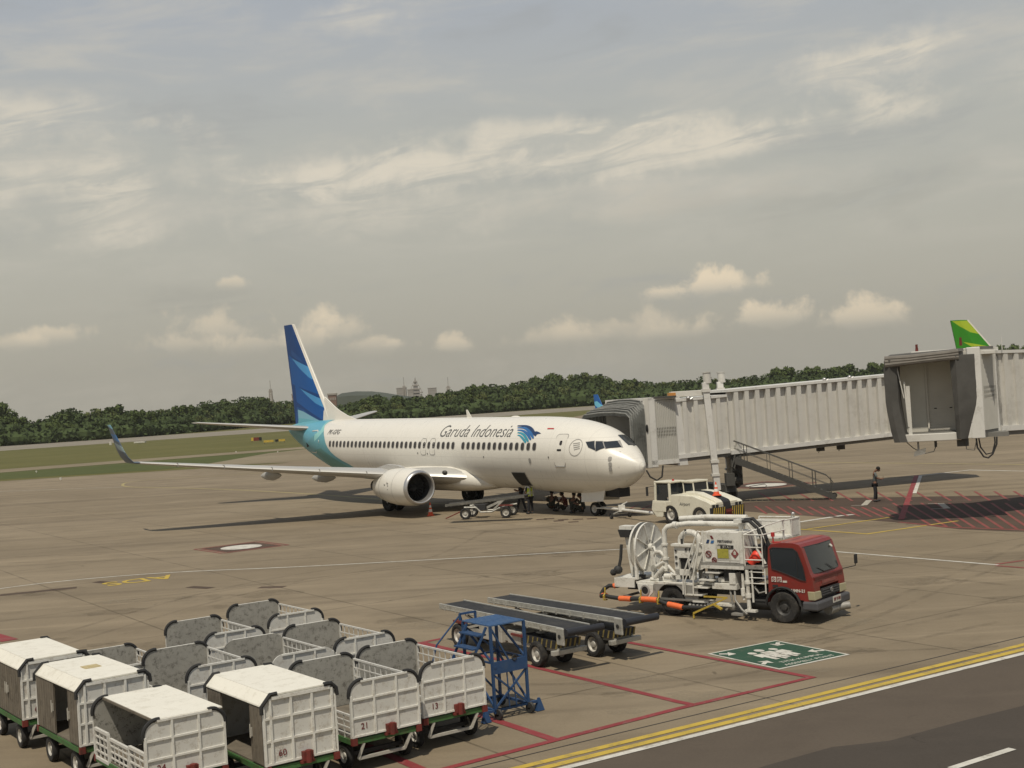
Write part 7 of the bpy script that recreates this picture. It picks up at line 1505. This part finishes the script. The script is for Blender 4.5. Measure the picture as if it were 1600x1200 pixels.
def stand(lean=0., armf=0., stride=0., bend=0.):
    J = {'hip': (0, 0, .92), 'waist': (.01+lean*.3, 0, 1.08), 'chest': (lean, 0, 1.34), 'neck': (lean*1.2, 0, 1.50), 'head': (lean*1.3+.02, 0, 1.57)}
    for s, y in (('L', 1), ('R', -1)):
        k = stride*y
        J.update({'sh'+s: (lean, .20*y, 1.42), 'el'+s: (lean+armf*.10, .25*y, 1.15+armf*.02), 'wr'+s: (lean+.02+armf*.28, (.26-.12*armf)*y, .92+armf*.20), 'ha'+s: (lean+.03+armf*.35, (.25-.15*armf)*y, .85+armf*.30),
                  'th'+s: (k*.1, .10*y, .84), 'kn'+s: (k*.5+bend*.08, .11*y, .47), 'an'+s: (k-bend*.03, .12*y, .09), 'to'+s: (k+.14, .13*y, .04)})
    return J
g_ = G(1368.5, 784)
J = stand(.03, 1.0, .06, .3); J['head'] = (.12, 0, 1.56); J['face'] = (.75, 0, -.6)
pr = person((g_.x, g_.y, 0), radians(-12), 'person in grey shirt and dark trousers standing alone looking down at a phone', J)
b = B(); b.box(.42, .43, -.05, .05, 1.14, 1.28); b.done('phone', 'blk', pr)
g_ = G(829.5, 803); pr = person((g_.x, g_.y, 0), radians(140), 'person in yellow reflective vest standing beside the belt loader at the cargo hatch', stand(.02, .5, .03), 'cloth', 'cloth', vest=True)
g_ = G(818, 801); J = stand(-.14, 1.3, .22, 0); person((g_.x-.1, g_.y+.3, 0), radians(150), 'person in dark clothes leaning over the front end of the belt loader', J, 'cloth', 'cloth')
def sit(v=0, up_=0.):
    J = {'hip': (0, 0, .13), 'waist': (-.02, 0, .28), 'chest': (.04+.03*v, 0, .50), 'neck': (.09, 0, .66), 'head': (.12, 0, .73)}
    for s, y in (('L', 1), ('R', -1)):
        J.update({'sh'+s: (.05, .19*y, .60), 'el'+s: (.22, .28*y, .40), 'wr'+s: (.38, .18*y, .38+up_), 'ha'+s: (.43, .12*y, .38+up_), 'th'+s: (.12, .12*y, .14), 'kn'+s: (.36, .30*y, .36-.16*v), 'an'+s: (.46-.05*v, .12*y, .09), 'to'+s: (.56, .10*y, .05)})
    return J
for (px, py, rz, lab, v, top, u) in ((863, 796, 80, 'person in dark clothes sitting cross-legged in the shade, leftmost of those under the nose', .6, 'cloth2', 0), (884, 797.5, 200, 'person with a red collar sitting in the shade under the aircraft nose', .3, 'redc', .12),
                          (896, 800, 60, 'person in drab clothes sitting with back to the camera under the nose', .8, 'cloth2', 0), (912, 801, 170, 'person sitting with raised knees right beside the nose wheel', 0, 'cloth2', .1)):
    g_ = G(px, py); person((g_.x, g_.y, 0), radians(rz), lab, sit(v, u), top, 'cloth2', group='people resting in the shade of the airliner', scale=1.12)

# ------------------------------------------------------------------ far airliners seen as tails
def far_tail():
    D = 150.; o = pxy(1560, D); root = empty('parked_airliner', (o.x, o.y, 0)); tag(root, 'distant airliner with green and yellow tail fin showing above the boarding bridge', 'airliner')
    i_ = Matrix.Translation(-Vector((o.x, o.y, 0)))
    def L(px, py): d = ray(px, py); t = D/d.y; return i_ @ (CP+d*t)
    t0, t1, b0, b1 = L(1485, 501), L(1511, 500), L(1497, 556), L(1560, 556)
    pm = lambda *q: [(L(*k).x, L(*k).z) for k in q]
    ma = polymat('green_tail_livery', (.035, .23, .015), [(pm((1487, 502), (1511, 501), (1530, 522), (1515, 519), (1498, 510)), (.36, .47, .03)), (pm((1503, 534), (1526, 538), (1545, 541), (1556, 556), (1530, 549)), (.36, .47, .03))], .4)
    b = B(); b.loft([[Vector((a.x, -.12, a.z)), Vector(((a.x+c.x)/2, -.28, a.z)), Vector((c.x, -.05, c.z)), Vector((c.x, .05, c.z)), Vector(((a.x+c.x)/2, .28, a.z)), Vector((a.x, .12, a.z))] for a, c in ((b0, b1), (t0, t1))]); f = b.done('fin', ma, root)
    b = B(); b.beam(Vector((b1.x+.05, 0, b1.z)), Vector((t1.x+.05, 0, t1.z)), .12, .16); b.done('fin_leading_edge', 'white', f)
    b = B(); zc = b0.z-2.4; b.loft([[Vector((x, r*cos(k*pi/10), zc+dz+r*sin(k*pi/10))) for k in range(20)] for x, r, dz in ((b0.x-1.5, .15, 1.0), (b0.x, .6, .8), (b0.x+3, 1.3, .3), (b0.x+7, 1.9, 0), (b0.x+28, 1.95, 0), (b0.x+31, 1.3, -.2), (b0.x+33, .1, -.4))]); b.done('fuselage', 'white', root, True)
    b = B(); b.hexa([(b0.x+.3, -6, zc+1.0), (b0.x+2.0, -6, zc+1.0), (b0.x+3, 6, zc+1.0), (b0.x+1, 6, zc+1.0)], [(b0.x+.3, -6, zc+1.1), (b0.x+2.0, -6, zc+1.1), (b0.x+3, 6, zc+1.1), (b0.x+1, 6, zc+1.1)]); b.hexa([(b0.x+12, -16, zc-.6), (b0.x+13.5, -16, zc-.6), (b0.x+20, 16, zc-.6), (b0.x+14, 16, zc-.6)], [(b0.x+12, -16, zc-.4), (b0.x+13.5, -16, zc-.4), (b0.x+20, 16, zc-.2), (b0.x+14, 16, zc-.2)]); 
    w = b.done('wing', 'wing', root)
    for x, y in ((b0.x+16, -3), (b0.x+16, 3), (b0.x+29, 0)): wheel(root, (x, y, .55), .55, .5, (0, 1, 0), 'darkrim', .5, -1); q = B(); q.cyl((x, y, .5), (x, y, zc-1.2), .14, n=8); q.done('gear_strut', 'gear', root)
far_tail()

# ------------------------------------------------------------------ airfield furniture
def sign(px, py, D_h, w, h, mats, label, segs):
    g_ = G(px, py); root = empty('airfield_sign', (g_.x, g_.y, 0)); tag(root, label, 'airfield sign'); x = -w/2
    for frac, ma in segs:
        b = B(); b.box(x, x+w*frac, -.12, .12, .25, .25+h); b.done('sign_panel', ma, root); x += w*frac
    b = B(); b.box(-w/2+.1, -w/2+.2, -.05, .05, 0, .25); b.box(w/2-.2, w/2-.1, -.05, .05, 0, .25); b.done('post', 'steel', root)
sign(401, 690.5, 0, 2.3, .75, None, 'low airfield sign with dark red panel and pale left end on the grass', [(.22, 'myel'), (.53, 'rust'), (.25, 'dark')])
sign(420, 693, 0, 2.0, .45, None, 'low yellow airfield sign on the grass beside the red one', [(1., 'myel')])
sign(438, 691.5, 0, 2.0, .45, None, 'small airfield sign with black and yellow panels nearest to the airliner tail', [(.35, 'dark'), (.65, 'myel')])
for px, py, h, lab in ((173, 696, 1.0, 'white marker box on the far grass edge beside the winglet'), (219, 692.5, .5, 'low white marker lying along the runway edge'), (95, 751, .38, 'small white edge light at the left end of the green verge'), (57, 739, .3, 'small pale edge light beside the service path, furthest left'), (434, 708, .3, 'small white edge light close behind the airliner tail'), (369, 708, .3, 'small pale edge light in the worn ground left of the tail')):
    g_ = G(px, py); o = B(); w_ = h*.3 if px != 219 else 1.5; o.box(-w_, w_, -w_*.6, w_*.6, .12, h); o.cyl((0, 0, 0), (0, 0, .14), w_*.3, n=8); o = o.done('runway_marker', 'mwhite'); o.location = (g_.x, g_.y, 0); tag(o, lab, 'marker')
def mast(px, py_top, py_base, D, kind, label):
    p_ = pxy(px, D); d = ray(px, py_top); top_ = CH+d.z*(D/d.y); root = empty('lattice_mast', (p_.x, p_.y, 0)); tag(root, label, 'mast'); b = B(); w = D*.0022
    for sx, sy in ((-1, -1), (1, -1), (1, 1), (-1, 1)): b.beam((sx*w, sy*w, 0), (sx*w*.3, sy*w*.3, top_), w*.28)
    n = 14
    for k in range(n):
        z0, z1 = top_*k/n, top_*(k+1)/n; w0, w1 = w*(1-.7*k/n), w*(1-.7*(k+1)/n); b.beam((-w0, -w0, z0), (w1, -w1, z1), w*.2); b.beam((w0, -w0, z0), (-w1, -w1, z1), w*.2)
    b.done('lattice', 'far2', root); b = B(); b.cyl((0, 0, top_), (0, 0, top_+w*3), w*.1, n=6); b.box(-w*.7, w*.7, -w*.3, w*.3, top_*.9, top_*.94); b.box(-w*.6, w*.6, -w*.3, w*.3, top_*.8, top_*.83); b.done('aerials', 'far', root)
mast(422, 608, 640, 1000, 0, 'thin radio mast rising over the trees left of the tail fin')
mast(631, 603, 620, 1900, 0, 'thin mast above the far shipyard, left of the tiered structure')
mast(700, 603, 620, 1900, 0, 'thin mast above the far trees, rightmost on the skyline')
def rig():
    D = 2000.; p_ = pxy(649, D); d = ray(649, 590); top_ = CH+d.z*(D/d.y); base = top_-26; root = empty('offshore_rig', (p_.x, p_.y, 0)); tag(root, 'tiered grey offshore rig tower on the far skyline above the trees', 'rig')
    b = B()
    for k, (w, z0, z1) in enumerate(((9, 0, .45), (5.5, .45, .6), (3.2, .6, .72), (1.8, .72, .88), (.6, .88, 1.))): b.box(-w, w, -w, w, top_*z0+.1*k, top_*z1)
    b.done('tower', 'far', root); b = B()
    for k, (w, z) in enumerate(((10, .5), (7, .62), (4.5, .74), (3, .86))): b.box(-w, w, -w, w, top_*z-.7, top_*z+.7)
    b.beam((-10, 0, top_*.5), (0, 0, top_*.96), .6); b.beam((10, 0, top_*.5), (0, 0, top_*.96), .6); b.done('decks', 'far2', root)
rig()
def bld(px0, px1, py, D, label, ma, name='far_building', roof=None, rows=3):
    a, c = pxy(px0, D), pxy(px1, D); d = ray((px0+px1)/2, py); top_ = CH+d.z*(D/d.y); w = c.x-a.x; root = empty(name, ((a.x+c.x)/2, D, 0)); tag(root, label, 'building')
    b = B(); b.box(-w/2, w/2, 0, w*.6, 0, top_); b.done('wall', ma, root); b = B(); b.box(-w/2-.4, w/2+.4, -.4, w*.6+.4, top_+.01, top_+1.2); b.done('roof', roof or 'far2', root)
    for r in range(rows):
        for k in range(5): b = B(); x = -w/2+w*(k+.5)/5; z = top_-3.5-4*r; b.box(x-w*.06, x+w*.06, -.25, -.03, z, z+1.8); b.done('window', 'far2', root)
bld(619, 634, 607, 1900, 'pale multi storey block on the skyline left of the rig tower', 'far')
bld(636, 645, 609.5, 1900, 'low pale block close beside the rig tower', 'far', rows=1)
bld(668, 681, 607, 1950, 'grey block on the skyline right of the rig tower', 'far', rows=2)
bld(511, 524, 617.5, 900, 'low brick coloured building on the hill behind the tail fin', 'far3', rows=1)
bld(455, 462, 618, 900, 'small brick coloured building just left of the tail fin', 'far3', rows=1)

# ------------------------------------------------------------------ wood along the airfield
def crown_mesh(name, seed, ma, R=5., H=8., n=1500, leaf=.42, lobes=15):
    r = random.Random(seed); L = []
    for k in range(lobes):
        a = r.random()*2*pi; q = r.random()**.6; z = r.random(); L.append((Vector((cos(a)*R*.62*q, sin(a)*R*.62*q, H*(.12+.76*z))), R*(.18+.24*r.random())*(1-.25*z)))
    L.append((Vector((0, 0, H*.5)), R*.48)); b = B()
    for c, rr in L:
        b.ball(c, rr*.62, (1, 1, .85), 8, 6)
    for k in range(n):
        c, rr = r.choice(L); d = Vector((r.gauss(0, 1), r.gauss(0, 1), r.gauss(.25, 1))).normalized(); p_ = c+d*rr*(.70+.50*r.random()); s = leaf*(.6+.9*r.random())
        u = Vector((r.gauss(0, 1), r.gauss(0, 1), r.gauss(0, 1))).normalized(); v = d.cross(u).normalized(); u = (u+d*.3).normalized()*s; v = v*s*.8
        b.add([p_-u, p_-v*.7, p_+u, p_+v*.8], [(0, 1, 2, 3)])
    me_o = b.done(name, ma); me = me_o.data; bpy.data.objects.remove(me_o); return me
CM = [crown_mesh('crown', 1, 'leaf'), crown_mesh('crown', 2, 'leaf2', 4.6, 9.), crown_mesh('crown', 3, 'leaf3', 5.4, 7.), crown_mesh('crown', 4, 'leaf', 4.2, 10.), crown_mesh('crown', 5, 'leaf2', 5.8, 7.5), crown_mesh('crown', 6, 'leaf', 3.4, 9, 900, .5, 6)]
b = B(); b.cyl((0, 0, 0), (.1, 0, 4.0), .32, .2, 8); b.cyl((.1, 0, 3.0), (1.4, .3, 6), .14, .06, 6); b.cyl((.1, 0, 3.4), (-1.2, -.3, 6.2), .13, .06, 6); tm_o = b.done('trunk', 'bark'); TMs = tm_o.data; bpy.data.objects.remove(tm_o)
SKY = [(-60, 636), (0, 637), (20, 643), (45, 656), (75, 648), (92, 640), (110, 636), (130, 642), (150, 637), (168, 630), (180, 642), (200, 642), (225, 642), (245, 640), (262, 633), (275, 637), (295, 640), (312, 628), (325, 626), (345, 622), (365, 620), (385, 620), (402, 618), (420, 623), (450, 624), (470, 628), (500, 629), (530, 631), (560, 625), (590, 614), (605, 618), (640, 620), (680, 614), (710, 608), (745, 599), (780, 598), (815, 596), (840, 590), (862, 587), (885, 590), (920, 577), (945, 588), (968, 598), (985, 593), (1005, 596), (1040, 594), (1075, 592), (1090, 588), (1120, 588), (1150, 592), (1180, 586), (1210, 580), (1250, 577), (1285, 577), (1310, 574), (1350, 573), (1390, 571), (1430, 566), (1480, 560), (1520, 550), (1560, 543), (1600, 543), (1660, 541)]
def skyl(px):
    for (a, ya), (c, yc) in zip(SKY, SKY[1:]):
        if a <= px <= c: return ya+(yc-ya)*(px-a)/(c-a)
    return SKY[-1][1] if px > SKY[-1][0] else SKY[0][1]
def base_y(px): # tree foot line in the photo
    P_ = [(-80, 702), (0, 697.5), (200, 684), (320, 674), (450, 662), (560, 660), (860, 638), (1000, 629), (1200, 618), (1700, 588)]
    for (a, ya), (c, yc) in zip(P_, P_[1:]):
        if a <= px <= c: return ya+(yc-ya)*(px-a)/(c-a)
    return P_[-1][1]
rt = random.Random(3); NTR = 0; tree_objs = []
def put_tree(px, D, htop, k, label, group):
    p_ = pxy(px, D); root = empty('tree', (p_.x, p_.y, 0), rt.random()*6.28); tag(root, label, 'tree', group)
    H = max(4., htop); hs = (6., 8.6, 6.6, 9.4, 7.1, 8.6)[k]; sc = H/(hs*1.0+1.6); ws = sc*(.72+.4*rt.random())*(1.05 if H < 12 else .9)
    t = bpy.data.objects.new('trunk', TMs); COL.objects.link(t); t.parent = root; t.scale = (sc, sc, sc)
    c = bpy.data.objects.new('crown', CM[k]); COL.objects.link(c); c.parent = root; c.scale = (ws, ws, sc); c.location = (0, 0, .35*sc)
LB = 'tree in the dense green wood beyond the runway'; GR = 'trees of the wood beyond the runway'
def wood_mass():
    """the undergrowth and hidden trunks behind the front trees: one uncountable mass"""
    b = B(); r = random.Random(9)
    px = -78
    while px < 1699:
        g_ = G(px, base_y(px)); D = min(g_.y, 900)+1; p0 = pxy(px, D); 
        for row in range(2):
            D2 = D+row*14; p_ = pxy(px+r.uniform(-3, 3), D2); dt = ray(px, skyl(px)); top_ = CH+dt.z*(D2/dt.y); h = top_*((.30+.25*r.random()) if row == 0 else .62+.15*r.random())
            rad = 3.+2*r.random(); b.ball((p_.x, p_.y, h*.45), rad, (1, 1, max(.6, h*.5/rad)), 7, 5)
            for q in range(46):
                a = r.random()*6.28; z = r.random()*h; rr = rad*(1.05-.5*abs(z/h-.45)); c = Vector((p_.x+cos(a)*rr, p_.y+sin(a)*rr, z)); s = .7+.6*r.random(); u = Vector((r.gauss(0, 1), r.gauss(0, 1), r.gauss(0, 1))).normalized()*s; v = u.cross(Vector((r.gauss(0, 1), r.gauss(0, 1), r.gauss(0, 1)))).normalized()*s*.7; b.add([c-u, c-v, c+u, c+v], [(0, 1, 2, 3)])
        px += 2029*3.0/D
    for dd, hf in ((18, .80), (30, .93), (44, .97)):
        px = -78
        while px < 1699:
            g_ = G(px, base_y(px)); D = min(g_.y, 900)+dd; p_ = pxy(px, D); dt = ray(px, skyl(px)); h = (CH+dt.z*(D/dt.y))*hf*r.uniform(.80, 1.03); rad = r.uniform(1.6, 3.2)
            b.ball((p_.x, p_.y, h-rad*.95), rad*.7, (1, 1, 1), 6, 4); b.ball((p_.x, p_.y, h*.5), rad*.9, (1, 1, max(.6, h*.45/rad)), 6, 4)
            for q in range(62):
                a = r.random()*6.28; t = r.random(); z = h-rad*2.6*t*t; rr = rad*(.25+.85*sqrt(min(1, t*1.3)))*r.uniform(.7, 1.15); c = Vector((p_.x+cos(a)*rr, p_.y+sin(a)*rr, z)); s_ = .35+.4*r.random(); u = Vector((r.gauss(0, 1), r.gauss(0, 1), r.gauss(0, 1))).normalized()*s_; v = u.cross(Vector((r.gauss(0, 1), r.gauss(0, 1), r.gauss(0, 1)))).normalized()*s_*.7; b.add([c-u, c-v, c+u, c+v], [(0, 1, 2, 3)])
            px += 2029*r.uniform(2.0, 3.8)/D
    tag(b.done('wood_undergrowth', 'leaf2'), 'dense low growth and small crowns filling the wood beyond the runway', 'undergrowth', kind='stuff')
wood_mass()
px = -80; rows = []
for row, (dd, hf, step) in enumerate(((0, .66, 6.3), (12, .84, 6.0), (26, 1.02, 4.3))):
    px = -79+row*5
    while px < 1700:
        g_ = G(px, base_y(px)); D = min(g_.y, 900)+4+dd; dt = ray(px, skyl(px)); top_ = CH+dt.z*(D/dt.y)
        occl = (1065 < px < 1100 or 1100 < px < 1390 and row < 2) or (1395 < px < 1555)
        if not occl:
            h = top_*hf*rt.uniform(.84 if row == 2 else .74, 1.07 if row == 2 else 1.15); k = rt.choice((0, 1, 2, 3, 4, 5) if row == 2 else (0, 1, 2, 4)); rows.append((px, D, h, k))
        px += 2029*step*rt.uniform(.75, 1.2)*(1.0 if px < 600 else .95)/D
print('trees', len(rows))
for q in rows[:300] if len(rows) <= 300 else rows: put_tree(*q, LB, GR)
# hazy hill behind
b = B(); pts = []
for px, py in ((440, 640), (480, 628), (505, 622), (522, 614), (545, 611), (570, 611), (590, 613), (615, 617), (660, 622), (720, 626), (800, 630)):
    d = ray(px, py); D = 1300; pts.append(CP+d*(D/d.y))
b.loft([[Vector((p_.x, p_.y, -2)) for p_ in pts], [Vector((p_.x, p_.y+10, p_.z*.8)) for p_ in pts], [Vector((p_.x, p_.y+60, p_.z)) for p_ in pts], [Vector((p_.x, p_.y+400, -2)) for p_ in pts]], False, False); tag(b.done('hill', 'hill', None, True), kind='structure')

# ------------------------------------------------------------------ haze
b = B(); b.box(-2950, 2950, -95, 3950, -1.1, 140); hz = b.done('haze', 'white'); hz.data.materials.clear()
hm = bpy.data.materials.new('haze'); hm.use_nodes = True; N = NT(hm.node_tree)
pv = N.n('ShaderNodeVolumePrincipled', inp={'Color': (.86, .85, .80, 1), 'Density': .00011, 'Anisotropy': .3})
N.nt.links.new(pv.outputs[0], N.n('ShaderNodeOutputMaterial').inputs['Volume']); hz.data.materials.append(hm); tag(hz, kind='stuff')
